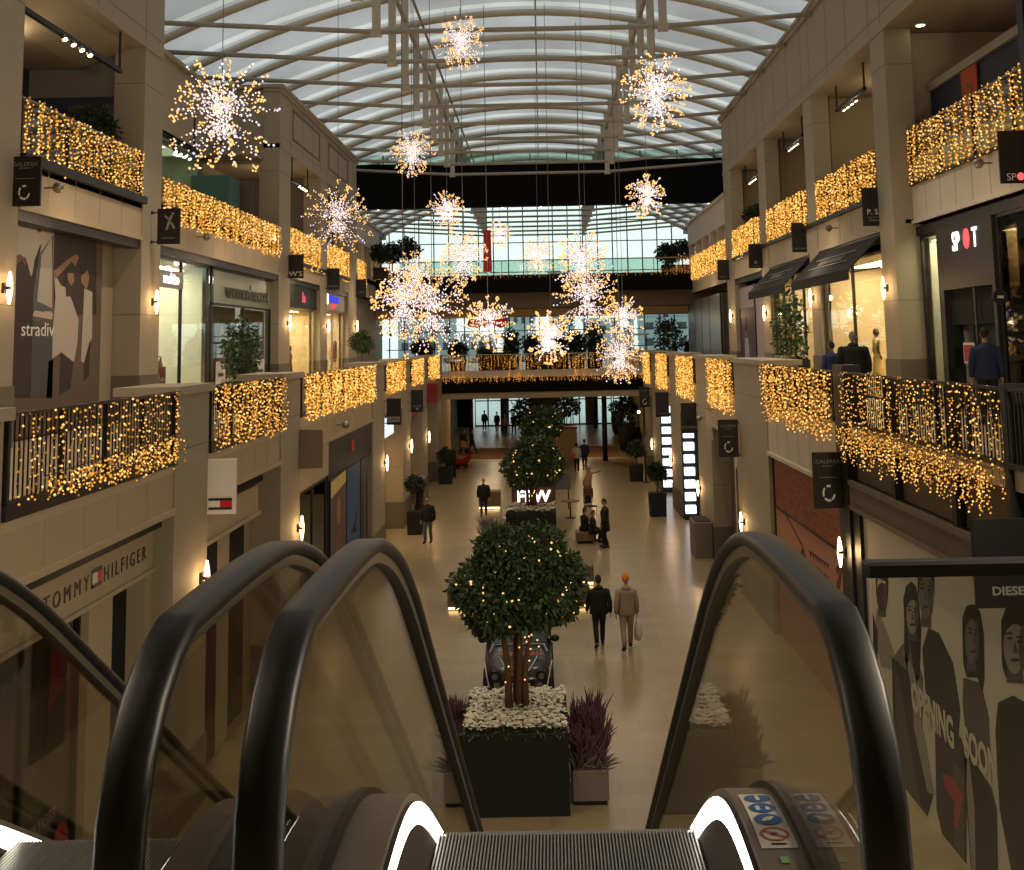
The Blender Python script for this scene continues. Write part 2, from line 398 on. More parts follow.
# outer walls and the closed end behind the camera
b = MB(); b.box(-15.3, -15, -6, YE, 0, 19.5); struct('wall_left', b, 'plaster_grey')
b = MB(); b.box(15, 15.3, -6, YE, 0, 19.5); struct('wall_right', b, 'plaster_grey')
b = MB(); b.box(-15.3, 15.3, -6.3, -6, 0, 22.5); struct('wall_back', b, 'plaster')
b = MB(); b.box(-15.3, 15.3, -6.3, 15.2, 22., 22.3); struct('ceiling', b, 'plaster')  # unseen opaque roof over the camera, added to hold back daylight

# ------------------------------------------------------------------ roof: membrane vault on ribs, tie rods and hangers
XC, CR, KA = -.5, 21.6, .019
def vz(x): return CR-KA*(x-XC)**2
frames = [15.35+3.75*k for k in range(24)]          # 15.35 ... 101.6
XS = [XC+14.5*(i/14-1) for i in range(29)]
b = MB(); b.smooth = True
for k in range(len(frames)):
    y0 = frames[k]; y1 = frames[k+1] if k+1 < len(frames) else YE
    fr_ = (0, .2, .4, .6, .78, .865, .955, 1.); ys = [y0+(y1-y0)*q for q in fr_]
    vs = [(x, y, vz(x)+.16+.28*max(0, math.sin(PI*fr_[j]))**.7) for j, y in enumerate(ys) for x in XS]; n = len(XS); nb = len(b.f)
    b._add(vs, [(j*n+i, j*n+i+1, (j+1)*n+i+1, (j+1)*n+i) for j in range(7) for i in range(n-1)])
    for q in range(nb+5*(n-1), nb+6*(n-1)): b.mi[q] = 1
struct('ceiling', b, ['membrane', 'clear_strip'])
for y in frames:
    t = thing('roof_truss', 'cream arched roof rib with tie rod and hangers', 'roof truss', (XC, y, 17.6), group='roof trusses')
    t['kind'] = 'structure'
    r = MB(); r.path([(x, y, vz(x)) for x in XS], .15, 8); r.build('arch_rib', 'rib', t, smooth=True)
    r = MB(); r.path([(x, y+.62, vz(x)+.16) for x in XS[::2]], .04, 4); r.build('seam_cable', 'rib', t)
    r = MB(); r.path([(XC-14.5, y, 18.25), (-5.07, y, 17.6), (4.05, y, 17.6), (XC+14.5, y, 18.25)], .085, 8); r.build('tie_rod', 'chord', t, smooth=True)
    for px in (-5.07, 4.05):
        r = MB(); r.box(px-.13, px+.13, y-.06, y+.06, 17.55, vz(px)-.05); r.box(px-.17, px+.17, y-.1, y+.1, 17.45, 17.62); r.build('hanger', 'rib', t)
for px in (-5.07, 4.05):
    r = MB(); r.tube((px, 15.3, 20.2), (px, YE, 20.2), .09); r.tube((px+.28, 15.3, vz(px)-.08), (px+.28, YE, vz(px)-.08), .06); struct('ceiling', r, 'chord', smooth=True)
for px in (0,):
    r = MB(); r.tube((px, 15.3, vz(px)+.1), (px, YE, vz(px)+.1), .035, n=5); struct('ceiling', r, 'chord')
# gutter walls carrying the vault
b = MB(); b.box(-15.3, -14.6, -6, YE, 17.6, 18.2); b.box(13.6, 15.3, -6, YE, 17.6, 18.2); struct('trim_1', b, 'plaster_grey')

# ------------------------------------------------------------------ black cross beam in front of the second bridge
b = MB(); b.box(-14.5, 14., 64.9, 65.3, 15.85, 18.3); b.box(-14.5, 14., 64.75, 65.45, 18.25, 18.4); b.box(-14.5, 14., 64.8, 65.4, 15.75, 15.9)
struct('trim_2', b, 'beam_black')
b = MB(); b.box(-14.2, 13.4, 65.05, 65.07, 18.4, 19.0)
o = struct('window_1', b, 'glass_green')
b = MB()
for i in range(-6, 7): x = XC+i*2.2; b.box(x-.03, x+.03, 64.98, 65.15, 18.4, 19.0)
struct('trim_3', b, 'mull')
for i, x in enumerate((-9.6, -4.9, -2.2, .1, 2.5, 5.2, 7.6, 10.1)):
    t = thing('downlight', 'small round downlight under the black cross beam', 'downlight', (x, 65.1, 15.75), group='downlights under the cross beam')
    r = MB(); r.lathe([(.07, -.04), (.09, 0)], (x, 65.1, 15.75), 10); r.build('ring', 'steel', t)
    r = MB(); r.lathe([(.055, -.055), (.055, -.045)], (x, 65.1, 15.75), 10); r.build('lens', 'sconce_glow', t)

# ------------------------------------------------------------------ glazed end wall and the street beyond
def zt(x): return min(vz(x)+.2, 21.6)
b = MB(); b.prism([(x, zt(x)) for x in XS]+[(XS[-1], 4.5), (XS[0], 4.5)], 'y', YE-.02, YE); struct('window_2', b, 'glass_window')
t = thing('window_frame', None, None, (0, YE, 0)); t['kind'] = 'structure'
b = MB(); x = -14.3
while x < 13.6:
    b.box(x-.05, x+.05, YE-.2, YE-.02, 4.5, zt(x)); x += 1.41
b.build('mullion', 'mull', t)
b = MB()
for z in (6.0, 7.2, 8.8, 10.9, 12.4, 14.3, 15.4, 17.1, 19.1): b.box(-14.6, 13.7, YE-.17, YE-.03, z-.04, z+.04)
b.box(-14.6, 13.7, YE-.3, YE-.02, 4.4, 4.8)
b.build('transom', 'mull', t)
# ground-floor doors in the end wall
b = MB(); b.box(-15, -6.6, YE-.3, YE, 0, 4.5); b.box(8.1, 15, YE-.3, YE, 0, 4.5); b.box(-6.6, 8.1, YE-.3, YE, 3.55, 4.5); struct('wall_end', b, 'void')
for i, (x0, x1) in enumerate([(-6.4, -3.9), (-3.3, -1.2), (1.3, 2.6), (2.7, 4.0), (5.0, 6.4), (6.5, 8.0)]):
    t = thing('door_%d' % (i+1), None, None, (x0, YE, 0)); t['kind'] = 'structure'
    b = MB(); b.box(x0, x0+.09, YE-.15, YE, 0, 3.5); b.box(x1-.09, x1, YE-.15, YE, 0, 3.5); b.box(x0, x1, YE-.15, YE, 3.4, 3.55); b.box(x0, x1, YE-.15, YE, 0, .12)
    xm = (x0+x1)/2; b.box(xm-.06, xm+.06, YE-.15, YE, .1, 3.45); b.box(x0, x1, YE-.14, YE-.02, 2.3, 2.4); b.build('door_frame', 'black_steel', t)
    b = MB(); b.box(x0+.09, x1-.09, YE-.09, YE-.07, .12, 3.4); b.build('pane', 'glass_window', t)
b = MB(); b.box(-3.9, -3.3, YE-.6, YE+.1, 0, 4.4); b.box(-1.2, 1.3, YE-.6, YE+.1, 0, 4.4); b.box(4.0, 5.0, YE-.6, YE+.1, 0, 4.4); struct('wall_end', b, 'wood_brown')
# buildings across the street
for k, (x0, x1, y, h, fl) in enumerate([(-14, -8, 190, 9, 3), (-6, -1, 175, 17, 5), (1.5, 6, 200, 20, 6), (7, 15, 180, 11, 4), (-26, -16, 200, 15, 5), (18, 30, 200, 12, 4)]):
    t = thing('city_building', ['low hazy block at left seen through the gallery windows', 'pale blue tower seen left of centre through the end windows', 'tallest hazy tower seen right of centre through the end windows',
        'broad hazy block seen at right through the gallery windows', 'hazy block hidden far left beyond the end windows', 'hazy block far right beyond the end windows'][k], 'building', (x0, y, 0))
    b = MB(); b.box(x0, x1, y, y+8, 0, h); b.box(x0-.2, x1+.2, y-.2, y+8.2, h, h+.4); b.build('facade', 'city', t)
    b = MB()
    for f in range(fl):
        for j in range(4):
            xx = x0+(x1-x0)*(j+.25)/4; b.box(xx, xx+(x1-x0)*.12, y-.05, y+.02, 1+f*h/fl*.95, 1+f*h/fl*.95+1.3)
    b.build('windows', 'mull', t)['kind'] = 'stuff'

# ------------------------------------------------------------------ bridges
def rail_bars(b, x0, x1, y, z0, z1, gap=.13, r=.008):
    x = x0
    while x < x1: b.box(x-r, x+r, y-r, y+r, z0, z1); x += gap
# first bridge (first floor, front edge at y 66)
b = MB(); b.box(-6.4, 6.4, 66.0, 66.5, 4.78, 5.66); struct('trim_4', b, 'beam_black')
b = MB(); b.box(-6.4, 6.4, 66.05, 66.5, 4.42, 4.78); struct('trim_5', b, 'plaster')
b = MB(); b.box(-6.4, 6.4, 66.02, 66.5, 5.66, 6.06); struct('trim_6', b, 'fascia_white')
t = thing('railing', 'long railing along the front of the first-floor bridge', 'railing', (0, 66.1, 6.0))
b = MB(); b.box(-6.0, 5.95, 66.05, 66.13, 6.98, 7.03); b.build('handrail', 'steel', t)
b = MB(); rail_bars(b, -6, 5.95, 66.09, 6.06, 6.98, .2, .012); b.build('baluster', 'black_steel', t)['kind'] = 'stuff'
# second bridge (second floor, front edge at y 64)
b = MB(); b.box(-11, 11, 64.0, 64.5, 10.6, 11.62); struct('trim_7', b, 'beam_black')
b = MB(); b.box(-11, 11, 64.5, 70.5, 9.7, 11.35); struct('floor', b, 'taupe')
b = MB(); b.box(-11, 11, 66.2, 70.6, 9.3, 9.7); struct('trim_8', b, 'ceiling_tan')
t = thing('railing', 'glass balustrade along the upper bridge in front of the big end window', 'railing', (0, 64.2, 11.4))
b = MB(); b.box(-8.2, 8.1, 64.2, 64.23, 11.6, 12.45); b.build('pane', 'glass_green', t)
b = MB(); b.box(-8.2, 8.1, 64.17, 64.26, 12.45, 12.5)
for i in range(12): x = -8.2+i*16.3/11; b.box(x-.02, x+.02, 64.18, 64.25, 11.6, 12.45)
b.build('handrail', 'steel', t)
# ------------------------------------------------------------------ pillars, fascias, fronts
def pillar(side, X, y0, y1, z0, z1, dep=.75, m='stone', plinth=1.1, cap=False):
    s = -1 if side == 'left' else 1
    b = MB(); b.box(X, X+s*dep, y0, y1, z0, z1); o = struct('wall_'+side, b, m)
    b = MB(); b.box(X-s*.03, X+s*(dep+.01), y0-.03, y1+.03, z0, z0+plinth); struct('baseboard_'+side, b, 'stone_dark')
    b = MB()                                                     # shadow joints
    for z in (z0+2.55, z1-.9): b.box(X-s*.004, X+s*dep, y0-.004, y1+.004, z-.008, z+.008)
    struct('trim_9', b, 'stone_dark')
    if cap:
        b = MB(); b.box(X-s*.08, X+s*(dep+.1), y0-.1, y1+.1, z1, z1+.14); struct('trim_10', b, 'stone')
def fascia(side, X, y0, y1, z0, z1, m, grooves=1.1, thick=.22, lip=True):
    s = -1 if side == 'left' else 1
    b = MB(); b.box(X, X+s*thick, y0, y1, z0, z1)
    if lip: b.box(X-s*.06, X+s*thick, y0, y1, z0, z0+.09)
    struct('wall_'+side, b, m)
    b = MB(); n = max(1, int((y1-y0)/grooves))
    for i in range(1, n): y = y0+(y1-y0)*i/n; b.box(X-s*.004, X+s*.02, y-.012, y+.012, z0+.12, z1-.05)
    if n > 1: struct('trim_11', b, 'stone')
# ---- ground floor pillars
for (a, c) in [(18.2, 20.0), (25.5, 27.5), (39.2, 42.1), (47.6, 50.3), (55.0, 57.6), (63.2, 66.0)]: pillar('left', GL, a, c, 0, 6.95, .9, cap=True)
pillar('left', GL, 10.6, 12.4, 0, 6.95, .9, cap=True)
for (a, c) in [(29.8, 34.6), (39.8, 43.2), (48.6, 52.2), (57.2, 60.8), (64.2, 66.0)]: pillar('right', GR, a, c, 0, 6.95, .9, 'stone' if a < 57 else 'stone', cap=True)
# ---- first-floor edge fascias
yl = [12.4, 18.2, 20.0, 25.5, 27.5, 39.2, 42.1, 47.6, 50.3, 55.0, 57.6, 63.2]
for i in range(0, len(yl), 2): fascia('left', GL-.03, yl[i], yl[i+1], 5.05, 5.98, 'fascia_beige')
fascia('left', GL-.03, 3.3, 10.6, 5.05, 5.98, 'fascia_beige')
yr = [22.9, 29.8, 34.6, 39.8, 43.2, 48.6, 52.2, 57.2, 60.8, 64.2]
for i in range(0, len(yr), 2): fascia('right', GR+.03, yr[i], yr[i+1], 4.6, 5.98, 'fascia_white' if i == 0 else 'fascia_beige')
b = MB(); b.box(GL+.0, GL+.05, 12.42, 18.18, 5.84, 6.0); b.box(GL+.0, GL+.05, 20.02, 25.48, 5.84, 5.98); struct('trim_28', b, 'black_steel')
# near right bay: recessed taupe wall over a deep grey beam, black steel posts
b = MB(); b.box(6.12, 6.9, 3.3, 22.0, 4.9, 5.98); struct('wall_right', b, 'taupe')
b = MB(); b.box(5.95, 6.9, 3.3, 22.0, 4.36, 4.86); struct('wall_right', b, 'taupe')
b = MB(); b.box(5.93, 6.0, 3.3, 22.0, 4.80, 4.9); b.box(5.93, 6.0, 3.3, 22.0, 4.34, 4.42); struct('trim_12', b, 'stone_dark')
for y in (19.3, 16.5, 13.4): b = MB(); b.box(5.98, 6.12, y-.09, y+.09, 4.9, 6.98); struct('trim_13', b, 'black_steel')
b = MB(); b.box(5.93, 6.3, 22.0, 22.75, 0, 7.12); struct('trim_14', b, 'black_steel')
b = MB(); b.box(5.9, 6.2, 14.28, 14.4, 4.9, 7.05); b.box(8.98, 9.25, 19.75, 20.0, 10.5, 15.4); struct('trim_27', b, 'black_steel')
b = MB(); b.box(5.98, 6.9, 21.5, 22.0, 0, 4.4); struct('wall_right', b, 'black_steel')
# ---- upper pillars
for (a, c, top) in [(18.6, 20.1, 15.1), (26.4, 27.7, 15.1)]: pillar('left', UL, a, c, 6.0, top, .75)
for (a, c) in [(40.3, 42.1), (47.9, 49.4), (54.9, 57.3)]: pillar('left', UL, a, c, 6.0, 15.1, .75)
pillar('right', UR, 27.2, 28.35, 6.0, 15.4, .68)
for (a, c) in [(34.75, 35.9), (42.3, 43.7), (50.0, 52.0)]: pillar('right', UR, a, c, 6.0, 15.4, .55)
# ---- second-floor fascias
for (a, c, x) in [(20.1, 26.4, UL-.02), (27.7, 40.3, UL-.02), (42.1, 47.9, UL-.02), (49.4, 54.9, UL-.02), (57.3, 64, UL-.02)]: fascia('left', x, a, c, 10.33, 11.38, 'fascia_beige')
fascia('right', 9.3, 12, 27.2, 10.42, 12.05, 'fascia_white', .95)
for (a, c) in [(28.35, 34.75), (35.9, 42.3), (43.7, 50.0), (52.0, 64)]: fascia('right', UR+.02, a, c, 10.35, 11.38, 'fascia_beige')
# dark reveal under each fascia
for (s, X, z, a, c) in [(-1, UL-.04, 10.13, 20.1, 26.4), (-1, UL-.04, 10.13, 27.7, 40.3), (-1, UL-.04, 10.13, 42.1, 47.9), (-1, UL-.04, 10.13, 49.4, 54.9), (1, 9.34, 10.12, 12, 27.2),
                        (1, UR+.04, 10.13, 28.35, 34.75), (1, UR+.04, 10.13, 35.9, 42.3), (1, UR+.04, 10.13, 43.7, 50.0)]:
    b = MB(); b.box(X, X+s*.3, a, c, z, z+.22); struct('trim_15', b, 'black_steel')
# ---- top walls and cornices
def topwall(side, X, y0, y1, z0, z1, joints):
    s = -1 if side == 'left' else 1
    b = MB(); b.box(X, X+s*.6, y0, y1, z0, z1); struct('wall_'+side, b, 'stone')
    b = MB(); b.box(X-s*.15, X+s*.7, y0-.1, y1+.1, z1, z1+.12); b.box(X-s*.09, X+s*.62, y0-.05, y1+.05, z1-.14, z1); b.box(X-s*.03, X+s*.6, y0, y1, z0-.02, z0+.14); struct('trim_16', b, 'stone')
    b = MB()
    for y in joints: b.box(X-s*.004, X+s*.02, y-.015, y+.015, z0+.1, z1-.12)
    b.box(X-s*.004, X+s*.02, y0, y1, z0+.42, z0+.44)
    struct('trim_17', b, 'stone_dark')
topwall('left', UL, 3, 27.7, 15.1, 19.6, [21, 23.5, 26.4])
topwall('left', UL, 40.3, 57.3, 15.1, 17.35, [42.1, 44.2, 46.2, 47.9, 49.4, 52.2, 54.9])
topwall('right', UR, 12, 52.0, 15.42, 18.1, [18, 20.5, 23, 25.4, 27.4, 28.4, 30.5, 32.6, 34.8, 35.9, 38, 40.2, 42.3, 43.7, 45.9, 48, 50.0])
for X, y0, y1 in ((UL-.09, 42.4, 47.6), (UL-.09, 49.7, 54.6)):           # framed recess panels
    b = MB()
    for (a, c, d, e) in [(y0, y1, 16.9, 16.97), (y0, y1, 15.75, 15.82), (y0, y0+.08, 15.75, 16.97), (y1-.08, y1, 15.75, 16.97)]: b.box(UL+.03, UL-.02, a, c, d, e)
    struct('trim_18', b, 'stone_dark')
# side end walls of the taller blocks
b = MB(); b.box(-15, UL-.01, 57.0, 57.29, 6, 17.29); struct('wall_left', b, 'stone')
b = MB(); b.box(UR+.01, 15, 51.8, 51.99, 6, 18.09); struct('wall_right', b, 'stone')
b = MB(); b.box(-12.2, UL-.6, 40.4, 40.7, 14.55, 17.3); b.box(-12.2, UL-.72, 40.2, 40.8, 17.32, 17.46); struct('wall_left', b, 'stone')
b = MB(); b.box(-12.3, -12.0, 27.7, 40.4, 14.6, 17.1); b.box(-12.35, -11.85, 27.6, 40.4, 17.1, 17.25); struct('wall_left', b, 'stone')
b = MB(); b.box(-15, UL-.62, 27.3, 27.6, 11.4, 19.5); struct('wall_left', b, 'stone')
# lower white block beyond
for side, X, y0 in (('left', UL-.1, 57.3), ('right', UR+.1, 52.1)):
    s = -1 if side == 'left' else 1
    b = MB(); b.box(X, X+s*.5, y0, 66, 13.2, 14.5); b.box(X-s*.12, X+s*.6, y0, 66.1, 14.5, 14.62)
    y = y0+.2
    while y < 66: b.box(X, X+s*.3, y, y+.35, L2, 13.2); y += 2.6
    b.box(X+s*.5, X+s*.6, y0, 66, L2, 13.2)
    struct('wall_'+side, b, 'fascia_white')
# dividing walls between rooms of the upper floors and their ceilings and back walls
for y in (20.0, 26.6, 47.9+.3, 54.9+.3): b = MB(); b.box(-15, UL-.7, y, y+.25, 6, 15.1 if y < 27 else 15.1); struct('wall_left', b, 'plaster_grey')
for y in (27.6, 35.2, 42.8, 50.6): b = MB(); b.box(UR+.7, 15, y, y+.25, 6, 15.4); struct('wall_right', b, 'plaster')
b = MB(); b.box(-15, UL-.6, 3, 27.5, 15.1, 15.2); b.box(-15, UL-.6, 40.7, 57.2, 15.1, 15.2); b.box(-15, -12.0, 27.6, 40.5, 14.6, 14.7); b.box(-12., UL-.6, 38.9, 40.6, 14.6, 14.7); struct('ceiling', b, 'plaster')
b = MB(); b.box(UR+.6, 15, 3, 51.8, 15.43, 15.5); struct('ceiling', b, 'plaster')
b = MB(); b.box(-13.6, -13.4, 3, 57.2, L2, 15.1); struct('wall_left', b, 'plaster')
b = MB(); b.box(13.2, 13.4, 3, 51.8, L2, 15.5); struct('wall_right', b, 'plaster')
# sloped soffit band above the upper terraces
b = MB(); b.prism([(-9.9, 15.1), (-11.2, 14.6), (-13.4, 14.6), (-13.4, 14.75), (-11.2, 14.75), (-9.9, 15.2)], 'y', 3, 26.4); struct('ceiling', b, 'plaster')
# ---- ground-floor shop fronts: back plane of the shops (behind the glass)
b = MB(); b.box(-11.2, -11., -6, 66, 0, 5.1); struct('wall_left', b, 'plaster_grey')
b = MB(); b.box(11., 11.2, -6, 66, 0, 5.1); struct('wall_right', b, 'plaster_grey')
b = MB(); b.box(-14., -13.8, -6, 66, 6, 10.5); struct('wall_left', b, 'plaster_grey')
b = MB(); b.box(13.8, 14., -6, 66, 6, 10.5); struct('wall_right', b, 'plaster_grey')
for y in (3.2, 19.0, 26.4, 40.6, 48.8, 56.2, 64.5): b = MB(); b.box(-11, GL-.85, y, y+.3, 0, 5.1); struct('wall_left', b, 'plaster')
for y in (3.2, 32.2, 41.4, 50.2, 58.8): b = MB(); b.box(GR+.85, 11, y, y+.3, 0, 5.1); struct('wall_right', b, 'plaster')
for y in (48.5, 57.0): b = MB(); b.box(-13.8, UL-.7, y, y+.25, 6, 10.5); struct('wall_left', b, 'plaster')
# entrance hall sides
b = MB(); b.box(-15, -6.1, 66.4, 66.7, 0, 4.5); b.box(-6.3, -6.1, 66.4, 73, 0, 4.45); struct('wall_left', b, 'ceiling_tan')
b = MB(); b.box(-8.2, -8.0, 73, YE, 0, 4.45); b.box(-8.2, -6.1, 73, 73.2, 0, 4.45); struct('wall_left', b, 'plaster_grey')
b = MB(); b.box(6.0, 15, 66.4, 66.7, 0, 4.5); b.box(7.9, 8.1, 66.5, YE, 0, 4.45); struct('wall_right', b, 'ceiling_tan')
for (x, y) in ((-5.7, 88), (-3.6, 98), (-.2, 97), (3.95, 72.5), (4.6, 99)):
    b = MB(); b.lathe([(.17, 0), (.17, 4.4)], (x, y, 0), 14); struct('trim_19', b, 'black_steel', smooth=True)
# ------------------------------------------------------------------ shops
WN = [10]
def window(side, X, y0, y1, z0, z1, panes=2, fm='black_steel', gm='glass_shop', fr=.07, transom=None):
    WN[0] += 1; t = thing('window_%d' % WN[0], None, None, (X, y0, z0)); t['kind'] = 'structure'
    b = MB(); b.box(X-.04, X+.04, y0, y1, z1-fr, z1); b.box(X-.04, X+.04, y0, y1, z0, z0+fr)
    for i in range(panes+1): y = y0+(y1-y0-fr)*i/panes; b.box(X-.04, X+.04, y, y+fr, z0, z1)
    if transom: b.box(X-.04, X+.04, y0, y1, transom-fr/2, transom+fr/2)
    b.build('window_frame', fm, t)
    b = MB(); b.box(X-.008, X+.008, y0+.02, y1-.02, z0+.02, z1-.02); b.build('pane', gm, t)
    return t
def room(side, X, y0, y1, z0, z1, wall, light, watts, depth=2.6, col=(1,.8,.5), floor='tile_pale'):
    """a lit shop behind its glass: back and side walls, ceiling, a tube lamp with its light"""
    s = -1 if side == 'left' else 1; xb = X+s*depth
    b = MB(); b.box(xb, xb+s*.1, y0, y1, z0, z1); b.box(X+s*.1, xb, y0, y0+.06, z0, z1); b.box(X+s*.1, xb, y1-.06, y1, z0, z1); struct('wall_'+side, b, wall)
    b = MB(); b.box(X+s*.05, xb, y0, y1, z1-.04, z1+.02); struct('ceiling', b, 'white_paint')
    n = max(1, int((y1-y0)/1.6)); xm = X+s*depth*.45
    for i in range(n):
        y = y0+(y1-y0)*(i+.5)/n
        t = thing('ceiling_light', 'recessed warm ceiling light inside a lit shop', 'ceiling light', (xm, y, z1-.04), group='ceiling lights inside the lit shops')
        b = MB(); b.box(xm-.14, xm+.14, y-.3, y+.3, z1-.07, z1-.04); b.build('housing', 'white_paint', t)
        b = MB(); b.box(xm-.1, xm+.1, y-.26, y+.26, z1-.08, z1-.07); b.build('diffuser', light, t)
    lamp_area('shop_lamp', (xm, (y0+y1)/2, z1-.12), (0,0,0), 1.2, col, watts, 'RECTANGLE', max(.6, (y1-y0)*.8))
def mannequin(x, y, z, dress, label, rz=0., h=1.75):
    t = thing('mannequin', label, 'mannequin', (x, y, z), rz)
    k = h/1.75
    b = MB(); b.smooth = True
    b.ball((0,0,1.64*k), .095*k, 10, 8, sz=1.25); b.path([(0,0,1.56*k),(0,0,1.46*k)], .05*k, 8)
    for sx in (-1, 1):
        b.path([(sx*.08*k,0,.8*k),(sx*.09*k,.01,.42*k),(sx*.09*k,0,.05*k)], [.075*k,.055*k,.035*k], 8)
        b.path([(sx*.18*k,0,1.4*k),(sx*.24*k,.03,1.1*k),(sx*.25*k,-.05,.85*k)], [.045*k,.038*k,.028*k], 8)
    b.build('body', 'mannequin', t, local=True)
    b = MB(); b.smooth = True
    b.lathe([(.02,1.5),(.17,1.44),(.19,1.3),(.14,1.08),(.17,.92),(.24,.5),(.26,.42)], n=14); b.v = [(x_*1.0*k, y_*.62*k, z_*k) for x_,y_,z_ in b.v]
    b.build('dress', dress, t, local=True)
    b = MB(); b.lathe([(.16,0),(.16,.02)], n=14); b.build('base_plate', 'steel', t, local=True)
    return t
def flat(side, X, poly, lift, m, parent, name='print'):
    """flat print on a wall: polygon in (y, z), lifted a few millimetres off its board"""
    s = 1 if side == 'left' else -1
    b = MB(); b.prism(poly, 'x', X+s*lift, X+s*(lift+.002)); return b.build(name, m, parent)
def ell(cy, cz, ry, rz, n=16, a0=0, a1=2*PI): return [(cy+ry*math.cos(a0+(a1-a0)*i/(n if a1-a0 < 6.2 else n)), cz+rz*math.sin(a0+(a1-a0)*i/n)) for i in range(n+(1 if a1-a0 < 6.2 else 0))]

def scribble(t, pos, ux, w, h, m, n=6, up=(0,0,1), seed=1, name='small_print'):
    """a short row of strokes: lettering too small to read"""
    rr = random.Random(seed); ux = Vector(ux).normalized(); uy = Vector(up).normalized(); uz = ux.cross(uy); P = Vector(pos); b = MB()
    for i in range(n):
        a = -w/2+w*(i+.12)/n; c = -w/2+w*(i+.8)/n
        for (u0, u1, v0, v1) in ((a, a+(c-a)*.3, 0, h*rr.choice((1, .8))), (a, c, h*rr.choice((0, .4)), h*.18+h*rr.choice((0, .4))), (c-(c-a)*.28, c, 0, h*rr.choice((.5, .75)))):
            q = [P+ux*uu+uy*vv+uz*dd for dd in (0, .004) for uu, vv in ((u0, v0), (u1, v0), (u1, v1), (u0, v1))]
            b._add(q, [(3,2,1,0),(4,5,6,7),(0,1,5,4),(1,2,6,5),(2,3,7,6),(3,0,4,7)])
    return b.build(name, m, t)
# ---- first floor, left
# billboard bay
b = MB(); b.box(-10.35, -10.25, 20.15, 26.35, 6, 10.4); struct('wall_left', b, 'plaster')
t = thing('billboard', 'tall fashion billboard with people on a stony street, set in the upper left bay', 'billboard', (-10.15, 21.05, 6.0))
b = MB(); b.box(-10.18, -10.12, 21.05, 25.35, 6.05, 10.2); b.build('board', 'photo_warm', t)
b = MB(); b.box(-10.19, -10.05, 20.9, 25.5, 10.2, 10.42); b.build('header', 'black_steel', t)
def BP(*pts): return [on_x(u, v, -10.12) for u, v in pts]
def zoomp(*pts): return BP(*[(p[0]/4.345, 200+p[1]/4.35) for p in pts])   # points measured on a magnified view of the billboard
for poly, m, l in [
    (zoomp((66,80),(235,122),(225,500),(160,470),(140,330),(66,300)), 'photo_sky', .001),
    (zoomp((235,122),(235,500),(418,500),(418,165)), 'photo_dark', .001),
    (zoomp((232,150),(160,250),(132,400),(150,480),(225,485)), 'photo_bluegrey', .002),
    (zoomp((225,160),(180,240),(160,440),(225,470)), 'photo_sky', .003),
    (zoomp((180,190),(172,200),(150,260),(130,380),(145,400),(165,270)), 'photo_dark', .0035),
    (zoomp((150,480),(230,495),(225,520),(140,505)), 'photo_shirt', .0035),
    (zoomp((40,300),(66,240),(110,250),(125,300),(145,380),(140,560),(130,860),(40,860)), 'photo_dark', .004),
    (zoomp((66,245),(85,235),(110,255),(112,290),(92,262),(70,285)), 'photo_skin2', .005),
    (zoomp((140,520),(235,560),(225,860),(132,860)), 'photo_grey', .004),
    (zoomp((210,700),(418,640),(418,860),(200,860)), 'photo_warm', .004),
    (zoomp((232,310),(290,260),(330,235),(342,250),(326,288),(310,268),(262,320),(240,345)), 'photo_skin', .006),
    (zoomp((280,300),(330,300),(336,420),(285,420)), 'photo_dark', .0065),
    (zoomp((292,318),(318,318),(322,350),(308,375),(294,350)), 'photo_skin', .007),
    (zoomp((232,310),(262,370),(290,385),(312,440),(340,520),(335,620),(320,705),(262,665),(225,690),(228,560),(240,420)), 'photo_shirt', .006),
    (zoomp((262,660),(318,705),(305,820),(255,850)), 'photo_dark', .006),
    (zoomp((350,290),(378,292),(386,340),(376,390),(352,360)), 'photo_skin', .006),
    (zoomp((345,285),(382,285),(380,305),(352,330)), 'photo_dark', .007),
    (zoomp((365,385),(400,400),(398,600),(365,710),(350,700)), 'photo_shirt', .006),
    (zoomp((392,600),(385,760),(362,790),(362,715)), 'photo_dark', .006),
    (zoomp((160,125),(178,122),(178,140),(162,142)), 'sign_red', .005)]:
    flat('left', -10.12, poly, l, m, t)
p = zoomp((158,565))[0]
letters('stradiv', .40, (-10.108, p[0]+.05, p[1]-.12), (0,1,0), 'letter_white', t, .003, sx=1.35)
# shop with cream interior
room('left', -9.95, 27.75, 32.7, 6, 10.1, 'shop_white', 'shop_tube_cool', 210, 2.4, (1,.95,.72))
window('left', -9.9, 27.75, 32.7, 6, 10.15, 2, transom=None)
t = thing('shop_sign', 'small glowing white sign hanging inside the cream-lit shop window at left', 'sign', (-9.75, 29.2, 9.55))
b = MB(); b.box(-9.95, -9.85, 28.3, 30.3, 9.33, 9.78); b.build('panel', 'letter_grey', t)
letters('mohito', .42, (-9.84, 29.3, 9.44), (0,1,0), 'sign_lit', t, .01)
t = thing('poster', 'small red notice standing in the cream-lit shop window at left', 'poster', (-10.1, 29.3, 6.7))
b = MB(); b.box(-10.12, -10.1, 29.1, 29.75, 6.5, 7.25); b.build('card', 'sign_red', t); scribble(t, (-10.09, 29.42, 6.85), (0,1,0), .4, .14, 'letter_white', 4)
